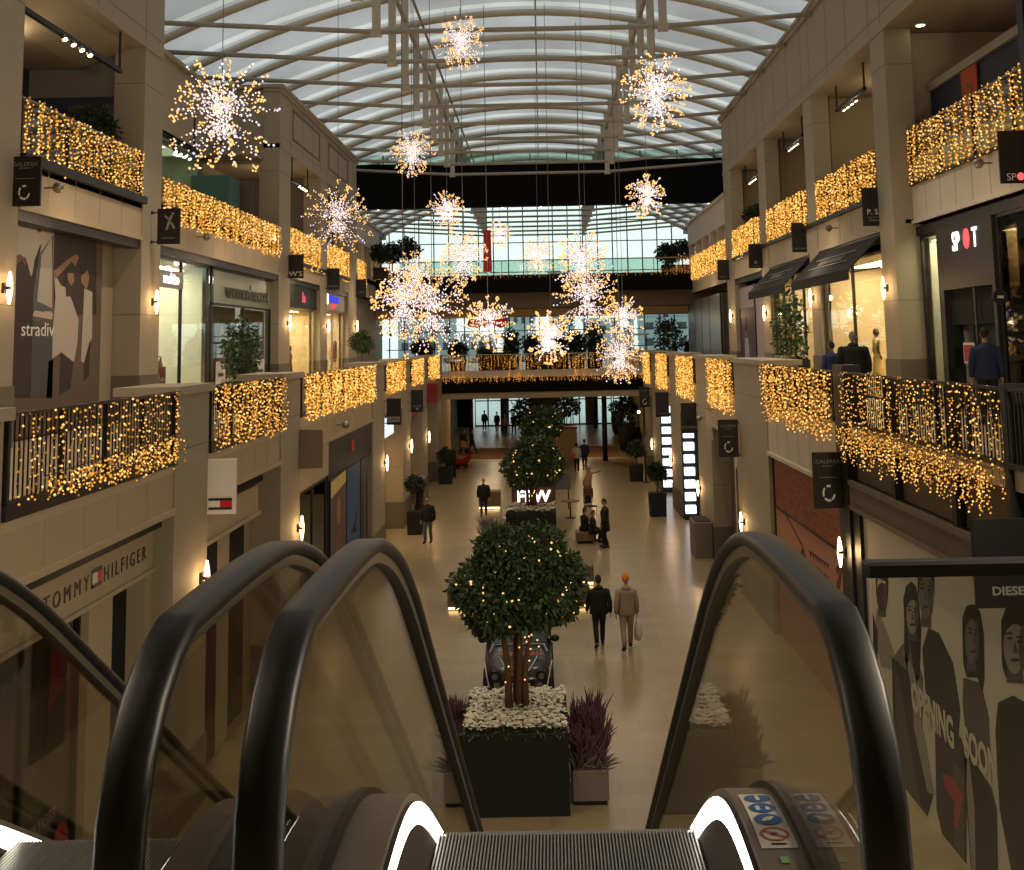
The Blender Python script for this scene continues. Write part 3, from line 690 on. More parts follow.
for i, y in enumerate((28.2, 28.9, 31.4)):
    t = thing('clothes_rack', ['clothes rack nearest the window edge in the cream-lit shop', 'clothes rack in the middle of the cream-lit shop', 'clothes rack beside the black mullion in the cream-lit shop'][i], 'rack', (-11.2, y, 6))
    b = MB(); b.tube((-11.5, y, 6), (-11.5, y, 7.5), .02); b.tube((-10.8, y, 6), (-10.8, y, 7.5), .02); b.tube((-11.5, y, 7.5), (-10.8, y, 7.5), .02); b.build('frame', 'steel', t)
    for k in range(6):
        b = MB(); x = -11.42+k*.11; b.prism([(y-.22, 6.5), (y+.22, 6.5), (y+.2, 7.3), (y+.03, 7.45), (y-.03, 7.45), (y-.2, 7.3)], 'x', x, x+.05); b.build('garment', ['photo_grey','photo_skin','ink4','photo_dark','sign_red','photo_shirt'][(k+i) % 6], t)
# womenswear shop
room('left', -9.95, 33.0, 40.2, 6, 10.1, 'shop_white', 'shop_tube_cool', 90, 2.4, (1,.95,.8))
window('left', -9.9, 33.0, 40.2, 6, 10.15, 2, transom=9.05)
b = MB(); b.box(-9.86, -9.84, 33.1, 40.1, 9.08, 10.06); struct('window_9', b, 'frosted')
t = thing('shop_sign', 'grey shop lettering on the green glass band, upper left', 'sign', (-9.8, 36.5, 9.3))
letters("women'secret", .72, (-9.80, 36.9, 9.28), (0,1,0), 'letter_dark', t, .012, sx=1.3)
for i, (y0, y1) in enumerate(((33.2, 36.2), (36.9, 40.0))):
    t = thing('poster', ['window poster with a brown-haired figure, left pane under the green glass band', 'window poster with a brown figure, right pane under the green glass band'][i], 'poster', (-10.05, y0, 6.2))
    b = MB(); b.box(-10.08, -10.05, y0, y1, 6.15, 9.0); b.build('sheet', 'photo_warm', t)
    cy = (y0+y1)/2
    for poly, m, l in [(ell(cy, 8.1, .42, .6), 'photo_dark', .001), (ell(cy, 8.05, .24, .36), 'photo_skin', .003), ([(cy-.7, 6.4), (cy+.7, 6.4), (cy+.45, 7.6), (cy-.45, 7.6)], 'photo_skin', .002), ([(cy-.5, 6.4), (cy+.5, 6.4), (cy+.42, 6.9), (cy-.42, 6.9)], 'photo_dark', .004)]:
        flat('left', -10.05, poly, l, m, t)
    t = thing('notice', ['white notice on the glass, left of the potted tree', 'white notice on the glass, right of the potted tree'][i], 'notice', (-9.86, y0+.8, 6.7))
    b = MB(); b.box(-9.87, -9.86, y0+(.3 if i == 0 else 1.4), y0+(1.3 if i == 0 else 2.4), 6.6, 7.3); b.build('card', 'sign_white', t)
    scribble(t, (-9.85, y0+(.8 if i == 0 else 1.9), 6.85), (0,1,0), .6, .14, 'letter_dark', 5)
# dark-headed shop with red sign
room('left', -9.95, 42.2, 47.8, 6, 9.3, 'cream_wall', 'shop_tube', 330, 2.2, (1,.78,.4))
window('left', -9.9, 42.2, 47.8, 6, 9.3, 1, 'steel')
t = thing('shop_sign', 'dark shop header with a small red glowing mark, above the yellow-lit doorway', 'sign', (-9.8, 45, 9.35))
b = MB(); b.box(-9.9, -9.75, 42.15, 47.85, 9.28, 10.15); b.build('panel', 'black_steel', t)
letters('la', .62, (-9.74, 45.2, 9.5), (0,1,0), 'sign_redglow', t, .03, sx=1.5)
for i, (y, x) in enumerate(((43.1, -10.5), (44.2, -10.9), (45.6, -10.4), (46.1, -10.9))):
    mannequin(x, y, 6, ['wood_brown','photo_warm','sign_red','photo_dark'][i], ['dark mannequin nearest the edge in the yellow-lit shop under the red mark', 'brown mannequin second from the edge in the yellow-lit shop', 'red-dressed mannequin in the yellow-lit shop under the red mark', 'dark-dressed mannequin deepest in the yellow-lit shop'][i], PI/2)
# cream shop with blue sign
room('left', -9.95, 49.5, 54.8, 6, 9.35, 'cream_wall', 'shop_tube', 280, 2.2, (1,.76,.5))
window('left', -9.9, 49.5, 54.8, 6, 9.35, 2, 'steel')
t = thing('shop_sign', 'pale shop header with a blue and red glowing sign', 'sign', (-9.8, 52, 9.4))
b = MB(); b.box(-9.9, -9.78, 49.45, 54.85, 9.35, 10.15); b.build('panel', 'fascia_white', t)
b = MB(); b.box(-9.78, -9.72, 50.6, 53.0, 9.75, 10.02); b.build('blue_bar', 'sign_blue', t)
b = MB(); b.box(-9.78, -9.72, 50.2, 50.4, 9.62, 10.08); b.build('white_mark', 'sign_lit', t)
b = MB(); b.box(-9.78, -9.72, 51.2, 52.3, 9.45, 9.68); b.build('red_mark', 'sign_redglow', t)
t = thing('wall_decoration', 'round cream wall ornament inside the pale-headed shop', 'ornament', (-11.8, 54, 7.4))
b = MB()
for r0 in (.5, .34, .18): b.path([(-9.98, 53.3+r0*math.cos(a*PI/10), 7.45+r0*math.sin(a*PI/10)) for a in range(21)], .04, 5)
b.build('ring', 'photo_skin', t)
b = MB(); b.box(-9.98, -9.9, 57.3, 66, 6, 10.3); struct('wall_left', b, 'plaster_grey')

# ---- first floor, right
room('right', 9.5, 25.8, 27.1, 6, 10.1, 'shop_white', 'shop_tube', 45, 1.6, (1,.86,.6))
window('right', 9.45, 25.76, 27.15, 6, 10.12, 1)
t = thing('shop_sign', 'dark portal with glowing white letters and a red dot for the O', 'sign', (9.35, 24.2, 6))
b = MB(); b.box(9.32, 9.36, 23.7, 23.78, 6, 8.7); b.box(9.3, 9.7, 22.55, 25.75, 8.7, 10.12); b.box(9.3, 9.7, 25.45, 25.75, 6, 8.7); b.box(9.3, 9.7, 22.55, 22.7, 6, 8.7); b.build('portal', 'sign_brown', t)
letters('SP', .60, (9.29, 24.52, 9.55), (0,-1,0), 'sign_lit', t, .008, bold=.006, sx=.74)
letters('T', .60, (9.29, 23.44, 9.55), (0,-1,0), 'sign_lit', t, .008, bold=.006, sx=.78)
b = MB(); b.prism(ell(23.90, 9.76, .15, .22), 'x', 9.275, 9.3); b.build('red_dot', 'sign_lit_red', t)
b = MB(); b.box(9.95, 10.05, 22.6, 25.5, 6, 8.7); struct('wall_right', b, 'teal_box')
b = MB(); b.box(9.45, 9.5, 22.7, 25.45, 7.9, 8.7); struct('wall_right', b, 'void')
t = thing('poster', 'small red and white notice beside the dark shop portal', 'poster', (9.3, 25, 7.1))
b = MB(); b.box(9.27, 9.29, 23.8, 24.4, 7.05, 7.5); b.build('card', 'sign_white', t); b = MB(); b.box(9.255, 9.27, 23.86, 24.34, 7.1, 7.45); b.build('red_field', 'sign_red', t)
room('right', 9.45, 21.9, 22.5, 6, 9.9, 'cream_wall', 'shop_tube', 30, 1.4, (1,.75,.38))
for i in range(5):
    t = thing('display_shelf', ['lowest','second lowest','middle','second highest','highest'][i]+' glass display shelf of small goods in the narrow warm window', 'shelf', (9.9, 22.2, 6.6+i*.45))
    b = MB(); b.box(9.6, 10.2, 21.98, 22.45, 6.6+i*.45, 6.63+i*.45); b.build('board', 'white_paint', t)
    for k in range(3):
        b = MB(); b.bbox(9.65+k*.17, 9.78+k*.17, 22.05, 22.35, 6.63+i*.45, 6.78+i*.45+.04*((k+i) % 3), .02); b.build('goods', ['trim_white','photo_skin','cloth_tan'][(i+k) % 3], t)
window('right', 9.4, 17.5, 22.5, 6, 10.12, 2, gm='glass_dark')
t = thing('round_sign', 'small round black sign sticking out beside the warm window', 'sign', (9.25, 22.15, 8.4))
b = MB(); b.prism([(9.22+.15*math.cos(a), 8.42+.15*math.sin(a)) for a in [2*PI*i/18 for i in range(18)]], 'y', 22.15, 22.22); b.build('disc', 'black_steel', t)
b = MB(); b.box(9.16, 9.28, 22.13, 22.15, 8.39, 8.44); b.build('mark', 'letter_white', t)
# warm shop behind the long awning
room('right', 9.0, 28.4, 34.7, 6, 9.9, 'cream_wall', 'shop_tube', 330, 2.6, (1,.80,.48))
window('right', 8.95, 28.4, 34.7, 6, 9.95, 2)
mannequin(9.75, 32.3, 6.15, 'dress_gold', 'mannequin in a long pale gold dress in the warm shop window at right', PI/2)
t = thing('display_plinth', 'white glowing plinth beside the gold-dressed mannequin', 'plinth', (9.5, 33.2, 6))
b = MB(); b.bbox(9.25, 9.7, 32.9, 33.4, 6.0, 7.5, .02); b.build('block', 'white_paint', t)
t = thing('wall_decoration', 'thin metal hexagon outline on the cream wall of the warm shop', 'ornament', (11.4, 32.6, 8))
b = MB(); b.path([(11.5, 32.6+1.1*math.cos(a*PI/3), 7.7+.95*math.sin(a*PI/3)) for a in range(7)], .015, 5); b.build('outline', 'bronze', t)
# shop behind the farther awning
room('right', 9.0, 35.95, 42.2, 6, 9.9, 'cream_wall', 'shop_tube', 250, 2.6, (1,.82,.5))
window('right', 8.95, 35.95, 42.2, 6, 9.95, 4)
for i, y in enumerate((36.7, 37.4, 38.2)):
    mannequin(9.5, y, 6, ['photo_skin','sign_red','cloth_tan'][i], ['beige-dressed mannequin nearest the pillar, behind the farther awning', 'red-dressed mannequin behind the farther awning', 'tan-dressed mannequin third from the pillar, behind the farther awning'][i], PI/2, 1.6)
# purple print and lilac wall
t = thing('poster', 'tall dark purple window poster beyond the farther awning', 'poster', (8.98, 48, 6))
b = MB(); b.box(8.95, 9.0, 46.5, 49.9, 6.05, 9.0); b.build('sheet', 'purple_print', t)
for poly, m, l in [(ell(48.4, 8.1, .3, .4), 'photo_skin2', .002), ([(47.8, 6.3), (49.0, 6.3), (48.8, 7.7), (48.0, 7.7)], 'lilac_wall', .002), (ell(48.4, 8.3, .34, .35), 'ink0', .003), ([(47.2, 6.1), (47.8, 6.1), (48, 7.5), (47.6, 7.6)], 'photo_blue', .001)]: flat('right', 8.95, poly, l, m, t)
b = MB(); b.box(9.0, 9.1, 43.7, 46.4, 6, 9.9); b.box(9.01, 9.11, 46.4, 50.0, 9.0, 9.95); struct('wall_right', b, 'lilac_wall')
b = MB(); b.box(8.95, 9.05, 46.35, 46.5, 6, 9.9); struct('trim_20', b, 'black_steel')
# metal-clad shop
b = MB(); b.box(8.75, 8.95, 53.9, 66, 6, 9.9); struct('wall_right', b, 'metal_panel')
b = MB(); b.box(8.9, 9.3, 52.0, 53.9, 6, 9.9); struct('wall_right', b, 'void')
b = MB()
for y in (57.5, 60.3, 63.1): b.box(8.735, 8.76, y-.02, y+.02, 6, 9.9)
b.box(8.72, 8.8, 53.85, 53.95, 6, 9.95); struct('trim_21', b, 'black_steel')

# ---- awnings
def awning(y0, y1, label, writing):
    t = thing('awning', label, 'awning', (8.8, (y0+y1)/2, 10.2))
    b = MB(); b.prism([(8.8, 10.28), (7.95, 9.42), (7.95, 9.38), (8.8, 10.22)], 'y', y0, y1); b.build('canopy', 'awning', t)
    b = MB(); b.box(7.93, 7.96, y0, y1, 9.14, 9.42); b.build('valance', 'awning', t)
    for y in (y0+.05, y1-.05):
        b = MB(); b.path([(8.8, y, 9.45), (8.0, y, 9.33)], .025, 6); b.build('arm', 'black_steel', t)
    b = MB(); b.path([(8.0, y0, 9.36), (8.0, y1, 9.36)], .02, 6); b.build('front_bar', 'steel', t)
    ux = Vector((0, -1, 0)); up = Vector((.85, 0, .86)).normalized()
    scribble(t, (8.3, (y0+y1)/2, 9.79), ux, writing, .26, 'letter_grey', 9, up=up)
    for k in (.3, .62):
        b = MB(); z = 9.42+k*.86; x = 7.95+k*.85; b.tube((x-.01, y0+1.0, z+.03), (x-.01, y1-1.2, z+.03), .012); b.build('stripe', 'letter_grey', t)
awning(28.4, 34.9, 'black sloping awning over the warm-lit shop, nearer of the two', 2.6)
awning(36.0, 42.2, 'black sloping awning farther along, behind the potted tree', 1.8)

# ---- second floor, left
b = MB(); b.box(-12.6, -12.5, 3, 26.5, L2, 14.6); struct('wall_left', b, 'navy_wall')
t = thing('shop_sign', 'dim dark signboard with pale picture panels behind the top left terrace', 'sign', (-11.4, 26.5, 12.5))
b = MB(); b.box(-12.9, -10.0, 26.5, 26.58, 12.5, 13.9); b.build('board', 'navy_wall', t)
for x in (-12.4, -11.5, -10.8): b = MB(); b.box(x, x+.55, 26.47, 26.5, 12.8, 13.7); b.build('picture', 'photo_grey', t)
t = thing('exit_sign', 'small dark exit sign under the ceiling of the top left terrace', 'sign', (-10.6, 20.6, 14.3))
b = MB(); b.box(-10.8, -10.4, 20.6, 20.65, 14.15, 14.35); b.build('panel', 'teal_box', t); scribble(t, (-10.6, 20.59, 14.2), (1,0,0), .28, .09, 'letter_grey', 3)
b = MB(); b.box(-12.0, -11.95, 27.8, 38.8, L2, 14.6); struct('window_8', b, 'glass_green')
room('left', -12.05, 28, 38.8, L2, 14.5, 'shop_white', 'shop_tube', 22, 1.2, (1,.85,.6))
b = MB(); b.box(-12., -11.9, 31.3, 31.45, L2, 14.6); struct('trim_22', b, 'black_steel')
t = thing('display_stand', 'dark teal display block on the upper left terrace', 'display stand', (-11.2, 37, L2))
b = MB(); b.bbox(-11.9, -10.6, 37.2, 38.7, L2, 13.6, .02); b.build('block', 'teal_box', t)
t = thing('poster', 'dim reddish poster behind the upper left terrace', 'poster', (-11.2, 40, 12)); b = MB(); b.box(-11.4, -10.2, 38.84, 38.9, 12.1, 13.6); b.build('sheet', 'photo_warm', t)
b = MB(); b.prism([(-11.1, 12.4), (-10.7, 12.4), (-10.8, 13.3), (-11.0, 13.3)], 'y', 38.82, 38.84); b.build('print', 'text_red', t)
# ---- second floor, right
b = MB(); b.box(10.0, 10.1, 12, 27.4, L2, 13.8); struct('wall_right', b, 'navy_wall')
b = MB(); b.box(9.9, 13.2, 12, 27.4, 13.8, 14.0); struct('ceiling', b, 'stone')
t = thing('banner', 'orange banner with pale curls on the dark blue wall, top right', 'banner', (9.95, 24.8, 12.5))
b = MB(); b.box(9.93, 9.97, 24.35, 25.25, 11.6, 13.78); b.build('cloth', 'orange_banner', t)
b = MB()
for z in (13.3, 12.9): b.path([(9.92, 24.8+.13*math.cos(a), z+.13*math.sin(a)) for a in [PI*.2+i*.4 for i in range(12)]], .02, 4)
b.build('curls', 'letter_grey', t)
for (y0, y1, w) in ((28.5, 34.7, 14), (36.0, 42.2, 18), (43.8, 49.9, 12)):
    room('right', 11.8, y0, y1, L2, 14.8, 'cream_wall', 'shop_tube', w, 1.2, (1,.82,.5))
    window('right', 11.75, y0, y1, L2, 14.8, 3)

# ---- ground floor, left
b = MB(); b.box(-6.75, -6.65, 12.4, 18.2, 0, 5.05); struct('wall_left', b, 'void')
b = MB(); b.box(-6.65, -6.2, 3.3, 18.2, 4.86, 5.05); struct('trim_23', b, 'black_steel')
t = thing('shop_sign', 'long pale fascia with dark lettering and a small flag over the lower left store', 'sign', (-6.3, 15.5, 4.2))
b = MB(); b.box(-6.65, -6.32, 12.42, 18.18, 4.22, 4.82); b.box(-6.65, -6.26, 12.42, 18.18, 4.18, 4.24); b.build('board', 'fascia_beige', t)
letters('T O M M Y', .30, (-6.31, 14.93, 4.43), (0,1,0), 'letter_dark', t, .004, sx=1.0)
letters('H I L F I G E R', .30, (-6.31, 16.98, 4.43), (0,1,0), 'letter_dark', t, .004, sx=.94)
def flag(x, y0, z0, w, h, t, ux='y'):
    for (a, c, d, e, m, l) in [(0,1,0,1,'flag_navy',0),(0,.5,.22,.78,'sign_white',.004),(.5,1,.22,.78,'flag_red',.004)]:
        b = MB()
        if ux == 'y': b.box(x, x+.006+l, y0+w*a, y0+w*c, z0+h*d, z0+h*e)
        else: b.box(x+w*a, x+w*c, y0-.006-l, y0, z0+h*d, z0+h*e)
        b.build('flag', m, t)
flag(-6.31, 15.72, 4.42, .34, .26, t)
b = MB(); b.box(-6.7, -6.35, 15.75, 16.6, 0, 4.2); b.box(-6.7, -6.5, 16.85, 16.95, 0, 4.2); b.box(-6.7, -6.35, 17.95, 18.3, 0, 4.2); struct('wall_left', b, 'fascia_beige')
window('left', -6.5, 12.45, 15.75, 0, 4.2, 2)
t = thing('poster', 'dark fashion window poster behind the lower left store glass', 'poster', (-6.62, 12, 0))
b = MB(); b.box(-6.64, -6.6, 12.5, 15.7, .1, 4.15); b.build('sheet', 'photo_dark', t)
for poly, m, l in [(ell(14.4, 3.1, .35, .45), 'photo_skin2', .003), ([(13.7, 0.2), (15.1, .2), (14.9, 2.6), (13.9, 2.6)], 'photo_warm', .002), ([(12.6, .2), (13.4, .2), (13.2, 4.1), (12.6, 4.1)], 'flag_navy', .002), ([(15.1, 3.0), (15.6, 3.2), (15.6, 4.1), (15.2, 4.1)], 'sign_red', .002)]: flat('left', -6.6, poly, l, m, t)
letters('TOMMY HILFIGER', .2, (-6.45, 14.3, 1.7), (0,1,0), 'letter_grey', t, .002)
t = thing('sticker', 'red oval sale sticker on the lower left store window', 'sticker', (-6.44, 15.2, 1.2))
b = MB(); b.prism(ell(15.25, 1.15, .26, .42), 'x', -6.455, -6.445); b.build('oval', 'sign_red', t)
scribble(t, (-6.44, 15.25, 1.1), (0,1,.3), .36, .12, 'letter_white', 4)
# second bay
b = MB(); b.box(-6.75, -6.65, 20, 25.5, 0, 5.05); struct('wall_left', b, 'plaster')
b = MB(); b.box(-6.65, -6.3, 20, 24.7, 4.12, 4.72); b.box(-6.65, -6.24, 20, 24.7, 4.08, 4.16); b.box(-6.65, -6.45, 22.0, 23.0, 0, 4.1); struct('wall_left', b, 'fascia_beige')
b = MB(); b.box(-6.65, -6.2, 20, 24.7, 4.8, 5.05); b.box(-6.65, -6.4, 21.4, 22.0, 0, 4.1); b.box(-6.65, -6.58, 23.0, 24.6, 0, 4.1); struct('trim_24', b, 'void')
# third bay
b = MB(); b.box(-6.75, -6.65, 27.5, 39.2, 0, 5.05); struct('wall_left', b, 'void')
b = MB(); b.box(-6.35, -6.01, 27.55, 31.2, 4.15, 5.03); struct('wall_left', b, 'fascia_beige')
t = thing('shop_sign', 'dark brown shop header with a tiny orange mark in the middle left bay', 'sign', (-6.3, 35, 4))
b = MB(); b.box(-6.4, -6.05, 31.3, 39.15, 4.02, 5.02); b.build('panel', 'sign_brown', t)
b = MB(); b.box(-6.05, -6.02, 35.0, 35.5, 4.4, 4.75); b.build('mark', 'orange_banner', t)
window('left', -6.12, 27.6, 31.3, 0, 4.1, 2, gm='glass_dark'); window('left', -6.12, 31.5, 39.1, 0, 4.0, 3, gm='glass_shop')
b = MB(); b.box(-6.28, -6.24, 28.6, 31.2, 0, 4.1); struct('wall_left', b, 'photo_grey')
for i, (y0, y1, m) in enumerate(((31.8, 34.2, 'photo_warm'), (34.4, 36.8, 'photo_blue'), (37.0, 39.0, 'photo_grey'))):
    t = thing('poster', ['warm brown window poster of a figure with a yellow top edge, middle left bay', 'blue window poster with a dark bird shape, middle left bay', 'grey window poster of crowded figures, middle left bay'][i], 'poster', (-6.07, y0, 0))
    b = MB(); b.box(-6.08, -6.06, y0, y1, .05, 3.95); b.build('sheet', m, t); c = (y0+y1)/2
    if i == 0:
        for poly, mm_, l in [([(y0, 3.4), (y1, 3.6), (y1, 3.95), (y0, 3.85)], 'dress_gold', .002), (ell(c, 2.9, .3, .4), 'photo_skin', .002), ([(c-.6, .1), (c+.6, .1), (c+.4, 2.4), (c-.4, 2.4)], 'photo_skin2', .002)]: flat('left', -6.06, poly, l, mm_, t)
    elif i == 1:
        for poly, mm_, l in [([(c-.6, 1.9), (c+.1, 2.1), (c+.8, 2.6), (c+.3, 1.95), (c+.6, 1.8)], 'ink0', .002), ([(y0+.1, .9), (y0+.8, .9), (y0+.8, 1.4), (y0+.1, 1.4)], 'sign_white', .002)]: flat('left', -6.06, poly, l, mm_, t)
    else:
        for k in range(4): flat('left', -6.06, ell(y0+.3+k*.42, 2.2+.3*(k % 2), .2, 1.2), .002+.001*k, ['ink1','photo_skin2','ink0','ink3'][k], t)
# farther left bays
for i, (y0, y1) in enumerate(((42.1, 47.6), (50.3, 55.0), (57.6, 63.2))):
    room('left', -6.9, y0, y1, 0, 4.2, ['cream_wall', 'plaster', 'plaster'][i], 'shop_tube', (150, 22, 16)[i], 2.4, (1,.66,.3))
    window('left', -6.85, y0, y1, 0, 4.2, 3)
    b = MB(); b.box(-6.9, -6.5, y0, y1, 4.2, 5.05); struct('wall_left', b, ['stone_dark','stone_dark','stone_dark'][i])
t = thing('shop_sign', 'pale blue glowing sign under the black hanging sign with a white label', 'sign', (-6.4, 43, 4.2)); b = MB(); b.box(-6.5, -6.1, 42.4, 45.4, 4.15, 4.75); b.build('light_box', 'screen_white', t)
t = thing('shop_sign', 'white and dark red shop header in the far left bay', 'sign', (-6.4, 51, 4.2)); b = MB(); b.box(-6.5, -6.2, 50.4, 52.2, 4.1, 4.9); b.build('panel', 'trim_white', t); b = MB(); b.box(-6.5, -6.2, 52.3, 54.9, 4.3, 4.9); b.build('red_panel', 'sign_red', t)

# ---- ground floor, right: the two hoardings
t = thing('hoarding', 'hoarding of brick print above a pink panel with a drawn old building', 'hoarding', (6.1, 26, 0))
b = MB(); b.box(6.08, 6.3, 22.9, 29.78, 3.3, 4.58); b.build('brick_panel', 'brick_print', t)
b = MB(); b.box(6.08, 6.3, 22.9, 29.8, 0, 3.26); b.build('pink_panel', 'pink_print', t)
b = MB(); b.box(6.05, 6.3, 22.9, 29.8, 3.25, 3.3); b.box(6.05, 6.3, 29.72, 29.8, 0, 4.6); b.build('frame', 'black_steel', t)
def RP(X, *pts): return [on_x(u, v, X) for u, v in pts]
def z4(*pts): return RP(6.08, *[(770+p[0]/4.58, 440+p[1]/4.58) for p in pts])
for poly in [z4((180,505),(272,572),(270,580),(180,514)), z4((75,480),(88,490),(88,545),(76,530)), z4((88,490),(135,585),(130,595),(88,552)), z4((150,480),(165,540),(165,615),(148,590),(140,520)), z4((75,340),(150,480),(146,486),(72,345)),
             z4((208,655),(290,715),(290,720),(208,660)), z4((335,560),(310,640),(290,730),(310,735),(325,660)), z4((300,590),(318,560),(330,575),(312,620))]: flat('right', 6.08, poly, .002, 'ink_brown', t)
for k in range(7):
    u = 184+k*13; v = 514+k*9; flat('right', 6.08, z4((u,v),(u+5,v+3),(u+4,v+24),(u,v+20)), .002, 'ink_brown', t)
    u = 184+k*13; v = 555+k*11; flat('right', 6.08, z4((u,v),(u+6,v+4),(u+4,v+52),(u-1,v+46)), .002, 'ink_brown', t)

t = thing('hoarding', 'big grey photo hoarding with black and white fashion portraits and white words', 'hoarding', (6.05, 15, 0))
b = MB(); b.box(6.05, 6.2, 3.4, 21.5, 0, 4.34); b.build('board', 'paper_grey', t)
XH = 6.05
def hz(*pts): return RP(XH, *[(860+p[0]/2.805, 560+p[1]/2.806) for p in pts])   # from a magnified view of this part of the photo
def hz3(*pts): return RP(XH, *[(724+p[0]/3.413, 430+p[1]/3.413) for p in pts])
def portrait(cu, cv, w, h, skin, hairm, hair_pts, body=None, bm='ink1', turn=0, Z=hz):
    if body: flat('right', XH, Z(*body), .001, bm, t)
    flat('right', XH, Z(*hair_pts), .003, hairm, t)
    def E(dx, dy, rx, ry, m, l, n=14): flat('right', XH, Z(*[(cu+dx*w+rx*w*math.cos(2*PI*i/n), cv+dy*h+dx*w*.35+ry*h*math.sin(2*PI*i/n)) for i in range(n)]), l, m, t)
    neck = [(cu-.3*w, cv+.5*h), (cu+.3*w, cv+.55*h), (cu+.38*w, cv+1.25*h), (cu-.38*w, cv+1.2*h)]
    flat('right', XH, Z(*neck), .004, 'ink2', t)
    flat('right', XH, Z(*[(cu+.5*w*math.cos(2*PI*i/18), cv+(.62 if math.sin(2*PI*i/18) < 0 else .95)*h*math.sin(2*PI*i/18)*(1 if abs(math.cos(2*PI*i/18)) < .5 else .96)) for i in range(18)]), .006, skin, t)
    E(.34+turn*.1, .05, .17, .7, 'ink2', .007)                     # shaded cheek
    for s in (-1, 1):
        E(turn*.18+s*.22, -.12, .13, .045, 'ink0', .009); E(turn*.18+s*.22, -.27, .16, .035, 'ink0', .009)
    flat('right', XH, Z((cu+turn*.2*w, cv-.1*h), (cu+(turn*.2+.13)*w, cv+.28*h), (cu+(turn*.2-.08)*w, cv+.3*h)), .008, 'ink2', t)
    E(turn*.2, .5, .2, .06, 'ink1', .009)
portrait(148, 150, 34, 62, 'ink4', 'ink0', [(125,170),(122,110),(130,72),(145,60),(158,75),(166,120),(172,200),(168,330),(160,345),(150,300),(140,230),(132,330),(124,240)],
         [(120,235),(150,245),(178,330),(175,470),(150,490),(128,360),(95,270)], 'ink3')
portrait(186, 92, 40, 78, 'ink3', 'ink0', [(163,110),(162,45),(175,18),(195,15),(208,40),(210,100),(205,60),(170,60)],
         [(175,250),(192,190),(222,205),(262,290),(282,420),(275,540),(215,470),(185,380)], 'ink1')
portrait(314, 215, 36, 80, 'ink3', 'ink0', [(289,230),(288,160),(300,128),(320,124),(338,145),(348,210),(350,330),(345,370),(330,330),(300,330),(290,290)],
         [(290,330),(340,345),(362,440),(368,560),(350,600),(300,520),(288,400)], 'ink2', .8)
portrait(436, 235, 64, 90, 'ink4', 'ink0', [(398,260),(397,170),(410,135),(440,120),(475,130),(480,330),(465,300),(410,330),(400,300)],
         [(388,400),(430,380),(500,420),(560,600),(560,900),(430,900),(392,700),(380,480)], 'ink0')
portrait(62, 95, 30, 52, 'ink1', 'ink0', [(46,100),(44,50),(50,20),(62,8),(74,25),(80,60),(78,110),(72,60),(50,50)],
         [(48,130),(72,190),(96,260),(100,310),(60,300),(40,200)], 'ink4')
for poly, m, l in [
    (hz((90,270),(150,330),(165,400),(205,665),(180,760),(130,690),(100,560),(92,400)), 'ink1', .002), (hz((150,460),(180,480),(210,660),(190,650)), 'ink4', .004),
    (hz((120,250),(140,330),(155,480),(175,490),(165,330)), 'ink4', .003), (hz((210,430),(285,500),(300,560),(300,860),(245,830),(215,700)), 'ink1', .002),
    (hz((232,600),(262,612),(290,660),(275,760),(262,740),(268,680),(240,640)), 'sign_red', .004), (hz((262,560),(290,600),(292,840),(265,800)), 'ink2', .003),
    (hz((290,520),(370,640),(385,700),(390,1000),(320,1000),(300,700)), 'ink0', .002), (hz((303,520),(322,700),(326,900),(316,900),(300,640)), 'ink4', .004),
    (hz((36,150),(50,200),(50,280),(38,240)), 'ink0', .003), (hz((96,300),(110,330),(180,740),(150,700),(110,600)), 'ink2', .003)]: flat('right', XH, poly, l, m, t)
pa = hz((205,430))[0]; pb = hz((335,570))[0]
def words_on_hoarding(w, u, v, size, sx):
    p = hz((u, v))[0]; letters(w, size, (XH-.012, p[0], p[1]), (0,-1,0), 'print_white', t, .002, sx=sx, bold=.02)
words_on_hoarding('OPENING', 205, 470, .62, .70); words_on_hoarding('SOON', 341, 590, .58, .72)
# poster in the second right bay
b = MB(); b.box(6.6, 6.7, 34.6, 39.8, 0, 4.6); struct('wall_right', b, 'taupe')
t = thing('poster', 'tall white window poster with brown figures below the brown hanging sign at right', 'poster', (6.3, 37, 0))
b = MB(); b.box(6.3, 6.34, 34.7, 37.2, .2, 4.2); b.build('sheet', 'paper_grey', t)
for poly, m, l in [([(35.6, .4), (36.2, .4), (36.1, 3.4), (35.7, 3.6)], 'photo_skin2', .002), (ell(35.9, 3.5, .2, .3), 'photo_dark', .003), ([(36.5, .3), (37.0, .3), (37., 3.0), (36.6, 3.1)], 'photo_warm', .002), (ell(36.8, 3.2, .2, .3), 'photo_dark', .003)]: flat('right', 6.3, poly, l, m, t)
